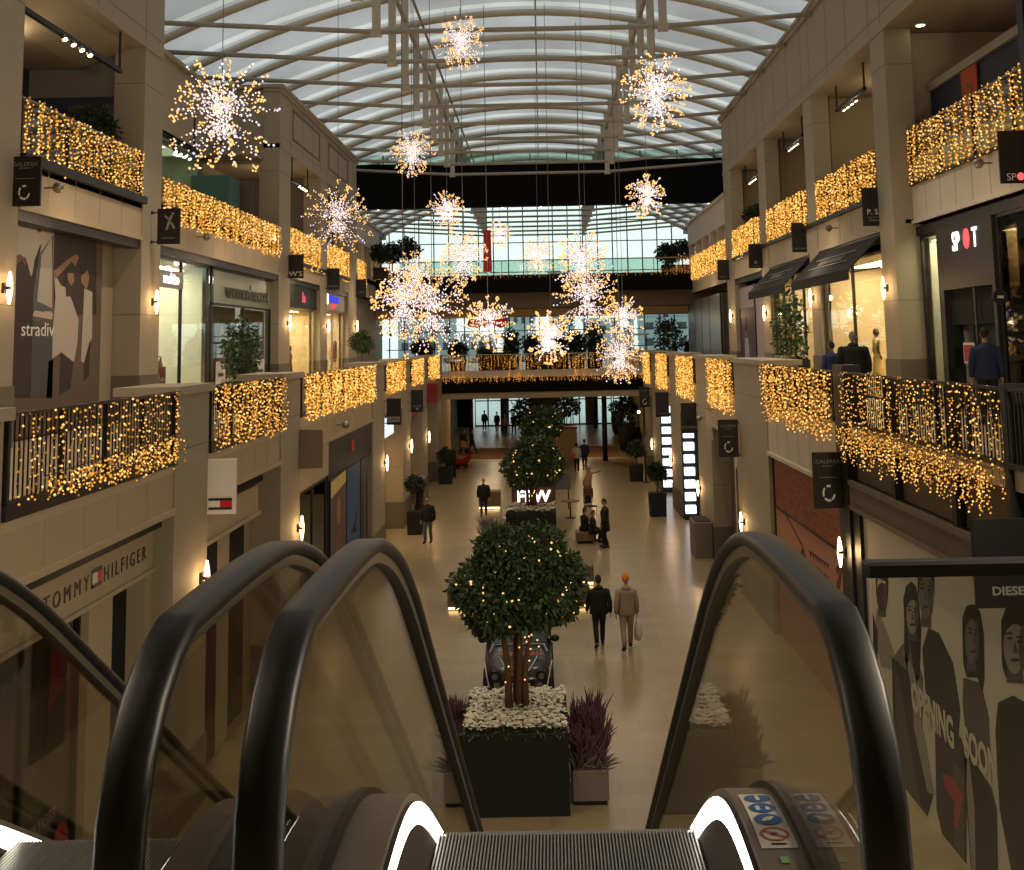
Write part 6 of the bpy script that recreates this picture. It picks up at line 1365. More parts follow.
def person(x, y, z, rz, label, h=1.76, top='cloth_black', legs='cloth_dark', shoes='shoe', hairm='hair_dark', skinm='skin', stride=.25, arms=(-.05, .05), coat=0., hat=None, hood=False, bulk=1., seated=False, bend=(0,0), hairlen=0., armfwd=(0,0), group=None, sole=None, hands_mid=False):
    """figure facing +y before rotation rz. stride in m; arms: fore-aft swing of left/right hand"""
    t = thing('person', label, 'person', (x, y, z), rz); k = h/1.76; B = bulk
    def S(v): return tuple(c*k for c in v)
    hip = .92 if not seated else .50
    lean = 0. if not seated else .05
    # joints
    J = {}
    J['pel'] = (0, 0, hip); J['wai'] = (0, .01+lean, hip+.16); J['che'] = (0, .02+lean, hip+.38); J['sho'] = (0, .0+lean, hip+.50); J['nek'] = (0, .02+lean, hip+.57); J['hed'] = (0, .04+lean, hip+.66)
    for s, nm in ((-1, 'l'), (1, 'r')):
        f = s*stride/2
        J['hip'+nm] = (s*.09, 0, hip-.05)
        if seated:
            J['kne'+nm] = (s*.11, .42, hip+.0); J['ank'+nm] = (s*.10, .40+s*.05, .09); J['toe'+nm] = (s*.11, .56+s*.05, .04)
        else:
            back = f < 0
            J['kne'+nm] = (s*.10, f*.45+.05, .49); J['ank'+nm] = (s*.10, f+(-.03 if back else 0), .10+(.06 if back and stride > .2 else 0)); J['toe'+nm] = (s*.115, f+.15, .035)
        a = arms[0 if s < 0 else 1]
        J['shd'+nm] = (s*.175*B, lean, hip+.46); J['elb'+nm] = (s*(.215*B+.015), lean-.03+a*.5, hip+.19); J['wri'+nm] = (s*(.225*B+.01), lean+.05+a, hip-.04)
        if seated: J['elb'+nm] = (s*.25, .08, hip+.2); J['wri'+nm] = (s*.16, .30, hip+.12)
        if hands_mid: J['elb'+nm] = (s*.26, .02, hip+.20); J['wri'+nm] = (s*.10, .20, hip+.22)
    b4 = bend[0 if True else 0]
    # body (skin): one continuous skinned surface, with head, hands
    N = {}
    def P(key, r, r2=None): q = S(J[key]); N[key] = (*q, r*k, (r2 or r)*k)
    P('pel', .12, .10); P('wai', .115, .09); P('che', .14, .10); P('sho', .10, .08); P('nek', .052)
    E_ = [('pel','wai'), ('wai','che'), ('che','sho'), ('sho','nek')]
    for nm in 'lr':
        P('hip'+nm, .085); P('kne'+nm, .055); P('ank'+nm, .038); P('toe'+nm, .032); P('shd'+nm, .055); P('elb'+nm, .038); P('wri'+nm, .026)
        E_ += [('pel','hip'+nm), ('hip'+nm,'kne'+nm), ('kne'+nm,'ank'+nm), ('ank'+nm,'toe'+nm), ('sho','shd'+nm), ('shd'+nm,'elb'+nm), ('elb'+nm,'wri'+nm)]
        w = Vector(S(J['wri'+nm])); e = Vector(S(J['elb'+nm])); d = (w-e).normalized(); s = -1 if nm == 'l' else 1
        pm = w+d*.075*k; N['pal'+nm] = (*pm, .026*k, .032*k); E_.append(('wri'+nm, 'pal'+nm))
        for i in range(4):
            a_ = pm+Vector((0, (i-1.5)*.018*k, 0))+d*.045*k+Vector((0, (i-1.5)*.006*k, 0)); c_ = a_+d*(.030+.006*(i in (1,2)))*k+Vector((-s*.012*k, 0, 0))
            N['f%d%s' % (i, nm)] = (*a_, .0095*k); N['g%d%s' % (i, nm)] = (*c_, .008*k); E_ += [('pal'+nm, 'f%d%s' % (i, nm)), ('f%d%s' % (i, nm), 'g%d%s' % (i, nm))]
        th = w+d*.04*k+Vector((-s*.01*k, .042*k, 0)); N['th'+nm] = (*th, .010*k); E_.append(('wri'+nm, 'th'+nm))
    body = skin_obj('body', N, E_, skinm, t)
    # head with brow, nose, chin, ears
    hx, hy, hz_ = S((J['hed'][0], J['hed'][1], J['hed'][2]+.09))
    b = MB(); b.smooth = True; R0 = .098*k
    nu, nv = 16, 12; vs = []
    for j in range(nv+1):
        t_ = -PI/2+PI*j/nv
        for i in range(nu):
            a = 2*PI*i/nu; dx = math.cos(t_)*math.sin(a); dy = math.cos(t_)*math.cos(a); dz = math.sin(t_)
            w_ = .80*(1-.22*max(0, -dz)**1.2); dp = 1.0+(.06*max(0, -dz) if dy > 0 else -.12*max(0, -dz))
            nose = .16*max(0, dy)**24*math.exp(-((dz+.18)/.22)**2); eye = -.05*math.exp(-((abs(dx)-.36)/.16)**2-((dz-.06)/.1)**2)*(dy > 0)
            vs.append((hx+dx*R0*w_, hy+(dy*dp+nose+eye)*R0, hz_+dz*R0*1.24))
    b._add(vs, [(j*nu+i, j*nu+(i+1)%nu, (j+1)*nu+(i+1)%nu, (j+1)*nu+i) for j in range(nv) for i in range(nu)])
    for s in (-1, 1): b.ball((hx+s*R0*.82, hy-.01*k, hz_-.01*k), .024*k, 8, 6, sx=.4, sz=1.2)
    b.path([(hx, hy-.02*k, hz_-.09*k), tuple(Vector(S(J['nek']))-Vector((0,0,.03*k)))], .05*k, 10)
    b.build('head', skinm, t, local=True)
    b = MB()
    for s in (-1, 1): b.ball((hx+s*R0*.34, hy+R0*.92, hz_+.008*k), .012*k, 6, 5, sy=.5)
    b.box(hx-.022*k, hx+.022*k, hy+R0*.93, hy+R0*.98, hz_-.056*k, hz_-.049*k); b.build('face_features', 'photo_dark', t, local=True)
    if hat:
        b = MB(); b.smooth = True; b.lathe([(R0*.86, .005*k), (R0*.90, .03*k), (R0*.88, .075*k), (R0*.62, .125*k), (R0*.2, .145*k)], (hx, hy, hz_), 16); b.lathe([(R0*.9, .0), (R0*.95, .015*k), (R0*.95, .035*k), (R0*.9, .045*k)], (hx, hy, hz_), 16); b.build('beanie', hat, t, local=True)
    elif hairm:
        b = MB(); b.smooth = True; vs = []; nu2 = 14
        for j in range(7):
            t_ = PI/2*j/6*1.0
            for i in range(nu2):
                a = 2*PI*i/nu2; back = max(0, -math.cos(a)); zlow = .35-.95*back-hairlen*1.5*back
                zz = zlow+(1-zlow)*math.sin(t_); rr_ = math.sqrt(max(0, 1-min(1, abs(zz))**2)) if zz > 0 else 1.
                vs.append((hx+math.sin(a)*R0*.87*rr_, hy+(math.cos(a)*1.0-.05)*R0*rr_, hz_+zz*R0*1.30))
        b._add(vs, [(j*nu2+i, j*nu2+(i+1)%nu2, (j+1)*nu2+(i+1)%nu2, (j+1)*nu2+i) for j in range(6) for i in range(nu2)]); b.build('hair', hairm, t, local=True)
    # clothes: lofted shells over the body
    def loft(b, rings, n=14):
        """rings: (centre, rx, ry) ellipses in the horizontal plane, bottom to top, closed at both ends"""
        vs = [(c[0]*1.+rx*math.cos(2*PI*i_/n), c[1]+ry*math.sin(2*PI*i_/n), c[2]) for c, rx, ry in rings for i_ in range(n)]; K = len(rings)
        b._add(vs, [(a_*n+i_, a_*n+(i_+1)%n, (a_+1)*n+(i_+1)%n, (a_+1)*n+i_) for a_ in range(K-1) for i_ in range(n)]+[tuple(range(n-1,-1,-1)), tuple(range((K-1)*n, K*n))])
    b = MB(); b.smooth = True
    V = lambda nm_: Vector(S(J[nm_]))
    pel = V('pel'); loft(b, [(pel+Vector((0,0,-.10*k)), .13*k, .10*k), (pel+Vector((0,0,-.04*k)), .175*k*B**.5, .125*k), (pel+Vector((0,0,.08*k)), .165*k*B**.5, .12*k), (pel+Vector((0,0,.14*k)), .15*k, .11*k)])
    for nm in 'lr':
        h_, kn, an = V('hip'+nm), V('kne'+nm), V('ank'+nm)
        b.path([h_+Vector((0,0,.05*k)), h_.lerp(kn, .35), kn, kn.lerp(an, .4), an+Vector((0,0,.02*k))], [.098*k, .095*k, .068*k, .066*k, .056*k], 12)
    b.build('trousers', legs, t, local=True)
    b = MB(); b.smooth = True
    wa, ch, sh, nk = V('wai'), V('che'), V('sho'), V('nek'); zl = (hip-.09-coat if not seated else hip-.02)*k; q0 = Vector((pel.x, pel.y, zl))
    loft(b, [(q0, .19*k*B, .135*k*B), (q0+Vector((0,0,.03*k)), .205*k*B, .15*k*B), (Vector((wa.x, wa.y, max(zl+.06, wa.z))), .18*k*B, .13*k*B), (ch, .205*k*B, .14*k*B), (sh+Vector((0,0,-.04*k)), .215*k*B, .125*k*B), (sh+Vector((0,0,.02*k)), .17*k*B, .10*k*B), (nk+Vector((0,-.01,-.02*k)), .075*k, .07*k), (nk+Vector((0,-.01,.015*k)), .066*k, .062*k)])
    for nm in 'lr':
        s_, e_, w_ = V('shd'+nm), V('elb'+nm), V('wri'+nm); B2 = B**.6
        b.path([s_+Vector(((.05 if nm == 'l' else -.05)*k, 0, .015*k)), s_, s_.lerp(e_, .5), e_, e_.lerp(w_, .5), w_], [.065*k*B2, .074*k*B2, .064*k*B2, .056*k*B2, .052*k*B2, .043*k*B2], 12)
    b.build('jacket', top, t, local=True)
    if hood: b = MB(); b.smooth = True; q = S(J['nek']); b.ball((q[0], q[1]-.06*k, q[2]-.02*k), .12*k, 12, 8, sz=.6, sy=.8); b.build('hood', top, t, local=True)
    for nm in 'lr':
        a = Vector(S(J['ank'+nm])); c = Vector(S(J['toe'+nm])); b = MB(); b.smooth = True
        b.path([a+Vector((0,-.06*k,-.045*k)), a+Vector((0,.02*k,-.03*k)), c+Vector((0,-.02,0.012*k)), c+Vector((0,.06*k,0))], [.04*k, .05*k, .044*k, .026*k], 8)
        b.v = [(vx_, vy_, max(vz_, .002)) for vx_, vy_, vz_ in b.v]; b.build('shoe', shoes, t, local=True)
        if sole: b = MB(); b.box(a.x-.045*k, a.x+.045*k, a.y-.1*k, c.y+.08*k, 0, .02); b.build('sole', sole, t, local=True)
    t['wrist'] = 0; del t['wrist']
    return t, {n_: Vector(S(J[n_])) for n_ in J}
def bag_at(t, p, w, h, m, name='handbag', d=.1):
    """carried bag: hangs from the hand; returned as part of scene as its own thing"""
    pass
away = 0.; toward = PI
person(1.31, 28.9, 0, .06, 'person in a black jacket and dark trousers walking away, left of the orange hat', 1.74, 'cloth_black', 'cloth_black', stride=.5, arms=(.16, -.12), hood=True, bulk=1.22, hairm='hair_dark')
p2, J2 = person(1.99, 28.6, 0, .03, 'person in a beige tracksuit and orange knitted hat walking away', 1.80, 'cloth_grey', 'cloth_grey', stride=.52, arms=(-.1, .02), hat='orange_wool', hood=True, bulk=1.12, hairm=None, sole='sole_white')
w = J2['wrir']; bx, by, bz = 1.99+w.x, 28.6+w.y, w.z-.1
t = thing('carrier_bag', 'white carrier bag held by the person in the orange hat', 'bag', (bx, by, .3))
b = MB(); b.smooth = True; b.path([(bx, by, bz-.06), (bx+.02, by, bz-.18), (bx+.02, by, bz-.42), (bx, by, bz-.58)], [.02, .10, .14, .09], 10); b.v = [(bx+(a-bx)*.8, by+(c-by)*1.2, e) for a, c, e in b.v]; b.build('sack', 'bag_white', t)
b = MB(); b.path([(bx-.02, by-.03, bz-.12), (bx-.02, by-.02, bz), (bx, by, bz+.02), (bx-.02, by+.02, bz), (bx-.02, by+.03, bz-.12)], .006, 5); b.build('handle', 'bag_white', t)
person(2.24, 42.3, 0, 1.35, 'person in a long dark coat standing and facing left', 1.78, 'cloth_black', 'cloth_black', stride=.1, coat=.22, bulk=1.15, hairm='hair_dark', arms=(.05, .0))
person(1.45, 43.6, .0, -1.2, 'seated person with dark hair in a black coat, nearer the tree', 1.7, 'cloth_black', 'cloth_dark', seated=True, hairlen=.4, bulk=1.15)
person(1.75, 43.2, .0, -1.35, 'seated person with red-brown hair leaning forward, beside the other', 1.62, 'cloth_dark', 'cloth_black', seated=True, hairm='hair_brown')
person(-2.76, 50.5, 0, PI, 'bald person in dark clothes walking towards the escalators', 1.66, 'cloth_black', 'cloth_dark', stride=.3, bulk=1.2, hairm=None, skinm='skin_pale', arms=(.06, -.06))
person(-4.6, 44.1, 0, PI-.2, 'person in a black jacket and grey jeans standing at left', 1.74, 'cloth_black', 'cloth_jeans', stride=.14, bulk=1.1, hands_mid=False)
person(1.92, 66.6, 0, .0, 'person in a white top with an orange bag walking away', 1.68, 'cloth_white', 'cloth_black', stride=.3, hairlen=.3, bulk=1.05)
t = thing('shoulder_bag', 'orange shoulder bag on the back of the person in white', 'bag', (1.75, 66.45, 1.0)); b = MB(); b.bbox(1.55, 1.85, 66.35, 66.45, .88, 1.14, .03); b.build('pouch', 'bag_orange', t); b = MB(); b.path([(1.6, 66.42, 1.12), (1.75, 66.43, 1.3), (1.95, 66.45, 1.44)], .015, 5); b.build('strap', 'bag_orange', t)
person(2.43, 67.5, 0, .1, 'person in dark blue walking away beside the person in white', 1.80, 'cloth_navy', 'cloth_navy', stride=.45, bulk=1.1, arms=(-.1, .2))
person(-5.62, 77.9, 0, -.7, 'person in a long tan coat walking at far left', 1.74, 'cloth_dark', 'cloth_black', stride=.4, hairlen=.2); 
t = [o for o in bpy.data.objects if 'tan coat' in o.get('label', '')][0]; b = MB(); b.smooth = True; b.lathe([(.14, 1.0), (.24, .92), (.3, .55), (.3, .5), (.1, .52)], (0,0,0), 14); b.build('coat_skirt', 'cloth_tan', t, local=True)
person(-5.06, 78.5, 0, -1.2, 'person in dark clothes striding beside the tan coat', 1.72, 'cloth_dark', 'cloth_black', stride=.6)
for i, (u, v, Y, lab, tp) in enumerate([(484.5, 424, 99, 'silhouetted person in the leftmost glass door', 'cloth_dark'), (497, 424, 97, 'silhouetted person just inside the second glass door', 'cloth_dark'), (505, 427, 93, 'person in a dark reddish coat in the entrance hall', 'heather'), (514, 427, 95, 'person in black next to the reddish coat in the entrance hall', 'cloth_black'), (561, 423, 100, 'person in grey seen in the central glass doors', 'cloth_grey')]):
    x, z = on_y(u, v, Y); person(x, Y, 0, [0, .3, PI, 2.8, 0][i], lab, 1.74, tp, 'cloth_black', stride=.2)
# gallery people
person(7.15, 25.5, 6.0, -.3, 'large person in a black padded jacket on the right gallery, seen from behind', 1.77, 'cloth_black', 'cloth_dark', stride=.1, bulk=1.45, hairm='hair_grey', hood=True)
person(6.95, 26.6, 6.0, -.1, 'person in blue half hidden behind the black padded jacket', 1.55, 'cloth_blue', 'cloth_dark', stride=.1, bulk=1.1)
person(8.35, 20.9, 6.0, -.35, 'person in a dark blue sweater walking to the dark shop portal', 1.78, 'cloth_navy', 'cloth_black', stride=.3, bulk=1.12, arms=(.05, -.05), hairm='hair_dark')
# ------------------------------------------------------------------ escalators
SL = .665; HW = .605
def smoothpath(pts, k=3):
    """Chaikin corner cutting"""
    for _ in range(k):
        q = [pts[0]]
        for a, c in zip(pts[:-1], pts[1:]):
            q.append((a[0]*.75+c[0]*.25, a[1]*.75+c[1]*.25)); q.append((a[0]*.25+c[0]*.75, a[1]*.25+c[1]*.75))
        q.append(pts[-1]); pts = q
    return pts
def escalator(dx, label, stickers=False):
    t = thing('escalator', label, 'escalator', (.017+dx, .0, 6.0), -math.radians(.5))
    def off(s): return s
    near = [(2.66+.42*math.cos(a), .68+.42*math.sin(a)) for a in [math.radians(v) for v in range(285, 90, -15)]]
    line = [(3.05, 1.10), (3.5, 1.085), (3.75, 1.03), (4.05, .93), (4.45, .72), (4.9, .42)]
    yb = 12.6; zb = .42-SL*(yb-4.9)
    far = [(yb, zb), (13.3, -5.08), (14.2, -5.08), (14.5, -5.12)]+[(14.5+.40*math.cos(a), -5.5+.40*math.sin(a)) for a in [math.radians(v) for v in range(75, -90, -20)]]
    path = near+smoothpath([near[-1]]+line+far[:3], 2)[1:]+far[3:]
    deck = smoothpath([(2.52, -.05), (2.56, .27), (2.72, .41), (3.1, .435), (3.38, .40), (3.7, .27), (4.2, -.02), (4.9, -.44), (12.3, -.44-SL*7.4), (13.3, -5.62), (14.6, -5.62), (14.9, -5.8), (14.95, -6.0)], 2)
    for s in (-1, 1):
        X = s*HW
        b = MB(); b.smooth = True; b.sweepyz(path, [(-.047,-.012),(-.047,.012),(-.036,.024),(.036,.024),(.047,.012),(.047,-.012),(.030,-.018),(-.030,-.018)], X)
        b.build('handrail', 'rubber', t, local=True)
        b = MB(); b.sweepyz(path, [(-.026,-.05),(-.026,-.018),(.026,-.018),(.026,-.05)], X); b.build('handrail_profile', 'bronze', t, local=True)
        # glass balustrade between profile and deck
        lo = [(y, z+.0) for y, z in deck if y > 2.6]; hi = []
        ys = [2.40, 2.5, 2.62, 2.8, 3.05, 3.3, 3.5, 3.75, 4.05, 4.45, 4.9, 8.7, 12.6, 13.3, 14.2, 14.8]
        def zat(P_, y):
            best = None
            for a, c in zip(P_[:-1], P_[1:]):
                if a[0] <= y <= c[0] and c[0] > a[0]: z = a[1]+(c[1]-a[1])*(y-a[0])/(c[0]-a[0]); best = z if best is None else max(best, z)
            return best
        up = [(y, (zat(path, y) or P_) ) for y, P_ in ((y, .9) for y in ys)]
        poly = [(y, z-.045) for y, z in up]; low = [(y, (zat(deck, y) if zat(deck, y) is not None else (.15 if y < 4 else -5.7))) for y in ys]
        b = MB(); n = len(ys); vs = []
        for xo in (-.005, .005): vs += [(X+xo, y, z) for y, z in poly]+[(X+xo, y, z) for y, z in low]
        fs = []
        for base in (0, 2*n):
            for i in range(n-1): q = (base+i, base+i+1, base+n+i+1, base+n+i); fs.append(q if base else q[::-1])
        b._add(vs, fs); b.build('glass_panel', 'glass_esc', t, local=True)
        b = MB(); b.sweepyz([(3.0, .5), (3.0, 1.04)], [(-.012,-.003),(-.012,.003),(.012,.003),(.012,-.003)], X)
        # decking: dark outer edge, metal panel, lit strip, skirt with brush
        def strip(x0, x1, d0, d1, m, nm, P_=deck, smooth=False):
            b = MB(); b.smooth = smooth; b.sweepyz(P_, [(x0, d0), (x0, d1), (x1, d1), (x1, d0)] if x0 < x1 else [(x1, d0), (x1, d1), (x0, d1), (x0, d0)], 0); return b.build(nm, m, t, local=True)
        strip(s*.588, s*.652, -.04, .02, 'bronze_dark', 'outer_edge', smooth=False)
        strip(s*.466, s*.588, -.02, .0, 'panel_steel', 'deck_panel')
        P2 = [(y, z) for y, z in deck if y > 2.53]
        strip(s*.450, s*.463, -.082, -.022, 'led_white', 'light_strip', [p for p in deck if 2.55 < p[0] < 4.75])
        strip(s*.448, s*.463, -.10, -.022, 'panel_steel', 'strip_cover', [p for p in deck if p[0] >= 4.7])
        strip(s*.452, s*.48, -.24, -.02, 'bronze_dark', 'skirt_upper')
        strip(s*.440, s*.46, -.262, -.24, 'gold_rim', 'skirt_rim')
        strip(s*.46, s*.48, -.9, -.25, 'black_matt', 'skirt_lower')
        strip(s*.448, s*.463, -.45, -.41, 'brush_yellow', 'brush_line', [p for p in deck if p[0] < 4.2])
        b = MB(); b.box(s*.65-.02, s*.65+.02, 2.6, 4.2, -.4, .05); b.prism([(4.0, .0), (12.6, -5.72), (15, -5.95), (15, -6.0), (11.2, -6.0), (4.0, -1.3)], 'x', s*.63, s*.68); b.build('side_cladding', 'panel_steel', t, local=True)
    b = MB(); b.box(-.66, .66, 2.0, 3.25, -.04, 0.0); b.build('floor_plate', 'step_metal', t, local=True)
    # steps
    for k, (y0, y1, z) in enumerate([(3.25, 3.66, 0), (3.665, 4.07, 0)]):
        b = MB(); b.box(-.45, .45, y0, y1, z-.09, z-.012); x = -.446
        b.build('step', 'step_groove', t, local=True); b = MB()
        while x < .44: b.box(x, x+.0055, y0, y1, z-.012, z); x += .0118
        b.build('step_tread', 'step_metal', t, local=True)['kind'] = 'stuff'
    y = 4.075; z = -.17; k = 0
    while z > -5.95:
        b = MB(); b.prism([(y, z), (y+.4, z), (y+.4, z-.3), (y+.36, z-.34), (y+.05, z-.25)], 'x', -.45, .45); b.build('step', 'step_metal', t, local=True)
        y += .4; z -= (.23 if k == 0 else .4*SL); k += 1
    b = MB(); b.box(-.66, .66, min(y, 13.6), 15.2, -6.0, -5.985); b.build('floor_plate', 'step_metal', t, local=True)
    if stickers:
        yy0, yy1, x0, x1 = 2.93, 3.30, .484, .576
        def dz(y): return zat2(deck, y)+.001
        def zat2(P_, y):
            for a, c in zip(P_[:-1], P_[1:]):
                if a[0] <= y <= c[0] and c[0] > a[0]: return a[1]+(c[1]-a[1])*(y-a[0])/(c[0]-a[0])
            return .48
        st = MB(); n = 8
        vs = [(x, yy0+(yy1-yy0)*i/n, dz(yy0+(yy1-yy0)*i/n)+l) for l in (0, .0012) for i in range(n+1) for x in (x0, x1)]
        st._add(vs, [(2*n+2+2*i, 2*n+3+2*i, 2*n+5+2*i, 2*n+4+2*i) for i in range(n)]+[(0, 2*n, 4*n+2, 2*n+2), (1, 2*n+3, 4*n+3, 2*n+1), (0, 2*n+2, 2*n+3, 1)])
        so = st.build('safety_sticker', 'sticker_white', t, local=True)
        def disc(cy, r, m, lift, r_in=None, cx=(x0+x1)/2, ry=None):
            b = MB(); N_ = 20; ry = ry or r
            P_ = lambda a, q: (cx+q*math.cos(a), cy+q*ry/r*math.sin(a), dz(cy+q*math.sin(a))+lift)
            if r_in is None: b._add([P_(2*PI*i/N_, r) for i in range(N_)], [tuple(range(N_))])
            else: b._add([P_(2*PI*i/N_, r) for i in range(N_)]+[P_(2*PI*i/N_, r_in) for i in range(N_)], [(i, (i+1)%N_, N_+(i+1)%N_, N_+i) for i in range(N_)])
            b.build('pictogram', m, so, local=True)
        def bar(pts, m, lift): b = MB(); b._add([(x, y, dz(y)+lift) for x, y in pts], [tuple(range(len(pts)))]); b.build('pictogram', m, so, local=True)
        for cy in (3.245, 3.165, 3.085): disc(cy, .036, 'sticker_blue', .003)
        cx = .530
        bar([(cx-.006,3.225),(cx+.006,3.225),(cx+.005,3.26),(cx-.005,3.26)], 'sticker_white', .004); disc(3.266, .006, 'sticker_white', .0042)
        bar([(cx-.02,3.145),(cx-.008,3.145),(cx-.008,3.18),(cx-.02,3.175)], 'sticker_white', .004); bar([(cx+.006,3.147),(cx+.02,3.147),(cx+.016,3.17),(cx+.008,3.17)], 'sticker_white', .004)
        bar([(cx-.02,3.07),(cx+.005,3.075),(cx+.018,3.10),(cx+.0,3.098),(cx-.012,3.09)], 'sticker_white', .004)
        disc(3.0, .037, 'sticker_red', .003, .031); bar([(cx-.028,3.017),(cx-.024,3.022),(cx+.028,2.983),(cx+.024,2.978)], 'sticker_red', .004); disc(3.0, .009, 'ink1', .0035)
        bar([(cx-.018,2.944),(cx+.02,2.944),(cx+.02,2.951),(cx-.018,2.951)], 'ink0', .003)
        b = MB(); y0 = 2.86; b._add([(.520,y0,dz(y0)+.002),(.540,y0,dz(y0)+.002),(.540,y0+.03,dz(y0+.03)+.002),(.520,y0+.03,dz(y0+.03)+.002),(.520,y0,dz(y0)-.004),(.540,y0,dz(y0)-.004),(.540,y0+.03,dz(y0+.03)-.004),(.520,y0+.03,dz(y0+.03)-.004)], [(0,1,2,3),(0,4,5,1),(2,6,7,3),(1,5,6,2),(3,7,4,0)]); b.build('sensor', 'sensor_green', t, local=True)
    return t
escalator(0, 'escalator going down in the middle, at the viewer', True)
escalator(-1.475, 'second escalator, alongside to the left')
# glass balustrade at the landing edge right of the escalators
t = thing('railing', 'glass balustrade with a flat black top rail at the landing edge, right', 'railing', (3.4, 3.1, 6.0))
b = MB(); b.bbox(.87, 5.9, 3.08, 3.14, 7.045, 7.085, .008); b.build('handrail', 'black_steel', t)
b = MB(); b.box(.89, 5.88, 3.105, 3.117, 6.0, 7.05); b.build('pane', 'glass', t)
b = MB(); b.box(.87, 5.9, 3.09, 3.13, 5.7, 6.05); b.build('shoe_rail', 'black_steel', t)
t = thing('railing', 'glass balustrade at the landing edge left of both escalators', 'railing', (-4, 3.1, 6.0))
b = MB(); b.bbox(-5.9, -2.4, 3.08, 3.14, 7.01, 7.055, .008); b.build('handrail', 'black_steel', t)
b = MB(); b.box(-5.88, -2.42, 3.105, 3.117, 6.0, 7.01); b.build('pane', 'glass', t)
b = MB(); b.box(-5.9, -2.4, 3.09, 3.13, 5.7, 6.05); b.build('shoe_rail', 'black_steel', t)
# ------------------------------------------------------------------ hall lamps and added fill lights
def flood(x, y, z, label, watts, size=.5, col=(1, .74, .42), tilt=0., spread=2.4, k=None):
    t = thing('floodlight', label, 'floodlight', (x, y, z))
    b = MB(); b.bbox(x-.2, x+.2, y-.2, y+.2, z, z+.18, .03); b.build('housing', 'black_steel', t)
    b = MB(); b.box(x-.16, x+.16, y-.16, y+.16, z-.02, z); b.build('lens', 'spot_glow', t)
    lamp_area('flood_lamp', (x, y, z-.05), (tilt, 0, 0), size, col, watts, spread=spread)
# warm downlights under the gallery edges and bridge soffits
for side, X in ((-1, GL), (1, GR)):
    for i, y in enumerate((16, 23, 31, 37, 45, 53, 60)):
        pass
def lamp_point(name, loc, col, w, r=.1):
    l = bpy.data.lights.new(name, 'POINT'); l.energy = w; l.color = col; l.shadow_soft_size = r
    o = bpy.data.objects.new(name, l); COL.objects.link(o); o.location = loc; return o
WARM = (1, .80, .56)
for y, w in ((12, 260), (23, 230), (34.1, 200), (45.3, 200), (56.6, 180)):
    for x in (-5.07, 4.05):
        l = bpy.data.lights.new('roof_fill', 'SPOT'); l.energy = w*7; l.color = WARM; l.shadow_soft_size = .08; l.spot_size = math.radians(84); l.spot_blend = .8  # added spots without fixtures, lighting the floor and lower walls
        o = bpy.data.objects.new('roof_fill', l); COL.objects.link(o); o.location = (x, y+1.9, 17.2); o.rotation_euler = (0, math.radians(8 if x < 0 else -8), 0)
for x, y, w in ((-4, 75, 260), (3, 75, 260), (-4, 90, 130), (3, 90, 130)): lamp_point('hall_lamp', (x, y, 4.1), (1, .74, .42), w*.6, .15)
for x in (-4, 4): lamp_point('bridge_lamp', (x, 68, 8.9), (1, .72, .4), 60, .1)
for y in (22, 33, 44, 56):
    lamp_point('gallery_lamp', (-8.6, y, 10.1), (1, .76, .48), 26); lamp_point('gallery_lamp', (7.9, y, 10.1), (1, .76, .48), 26)
for y in (23, 33, 45, 52): lamp_point('terrace_lamp', (-11.2, y, 14.3), (1, .78, .5), 24); lamp_point('terrace_lamp', (10.8, y, 14.8), (1, .78, .5), 24)
lamp_point('front_fill', (-3.5, 1.5, 12.5), (1, .82, .6), 70, .3); lamp_point('front_fill', (3.8, 1.5, 12.5), (1, .82, .6), 70, .3)  # unseen fill added above the landing to lift camera-facing surfaces
for o in [q for q in bpy.data.objects if q.name.startswith('starburst_pendant')]:
    lamp_point('pendant_glow', tuple(o.location), (1, .80, .60), 70*o.scale[0]**2, .35*o.scale[0])
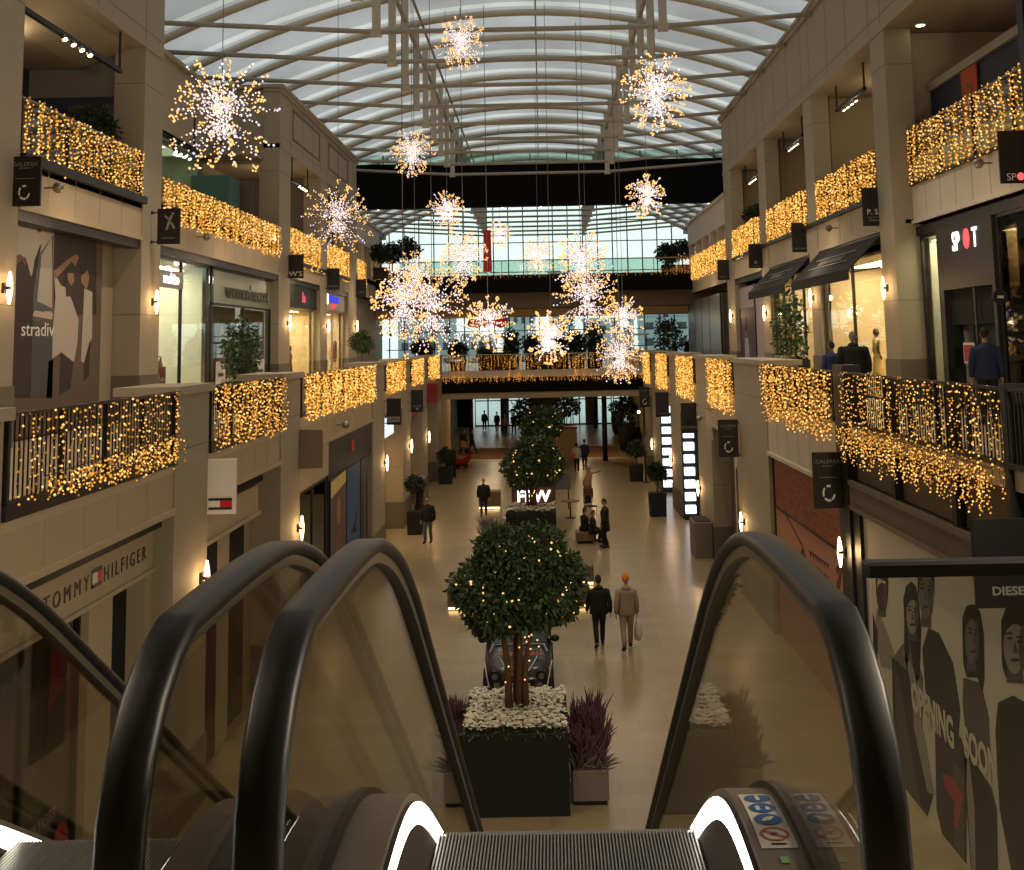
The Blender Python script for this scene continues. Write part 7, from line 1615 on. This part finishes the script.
def aimed_area(name, loc, target, size, col, w):
    d = Vector(target)-Vector(loc); o = lamp_area(name, loc, d.to_track_quat('-Z', 'Y').to_euler(), size, col, w); return o
aimed_area('side_fill', (5.4, 3.6, 9.2), (-6.5, 17, 4.4), 1.0, (1, .84, .62), 680)  # added fill, out of view, brightening the left ground-floor fascia
aimed_area('side_fill', (-5.4, 3.6, 9.2), (6.5, 16, 1.5), .8, (1, .82, .6), 150)  # weaker added fill aimed at the portrait hoarding
SC.cycles.max_bounces = 8; SC.cycles.diffuse_bounces = 3; SC.cycles.glossy_bounces = 3; SC.cycles.transparent_max_bounces = 24; SC.cycles.transmission_bounces = 6
SC.cycles.sample_clamp_indirect = 4; SC.cycles.sample_clamp_direct = 0; SC.cycles.use_light_tree = True; SC.cycles.caustics_reflective = False; SC.cycles.caustics_refractive = False
# ------------------------------------------------------------------ repeats carry one group name per kind
GROUPS = {'light_curtain': 'curtains and garlands of warm string lights', 'starburst_pendant': 'starburst pendants hanging from the roof', 'blade_sign': 'hanging signs sticking out from the pillars',
    'wall_sconce': 'up-and-down wall lamps on the pillars', 'railing': 'balcony and bridge railings', 'potted_tree': 'potted trees of the hall and galleries', 'track_light': 'track lights over the upper terraces',
    'downlight': 'ceiling downlights', 'mannequin': 'mannequins in the shop windows', 'bench': 'bench blocks in the middle of the hall', 'awning': 'black awnings over the right gallery', 'escalator': 'escalators',
    'hoarding': 'printed hoardings over closed shops', 'light_column': 'columns of stacked light boxes', 'city_building': 'hazy buildings across the street', 'clothes_rack': 'clothes racks in the cream shop', 'display_shelf': 'glass shelves in the narrow window',
    'flower_box': 'heather boxes beside the big tree', 'ball_fitting': 'small round fittings on the fascias', 'armchair': 'dark armchairs in the entrance hall', 'person': 'people in the hall and on the galleries', 'notice': 'white notices on the glass', 'neon_sign': 'green window signs', 'tall_pot': 'tall dark pots in the entrance hall'}
for o in bpy.data.objects:
    if o.parent is None and 'label' in o.keys() and 'group' not in o.keys():
        g = GROUPS.get(o.name.split('.')[0])
        if g: o['group'] = g
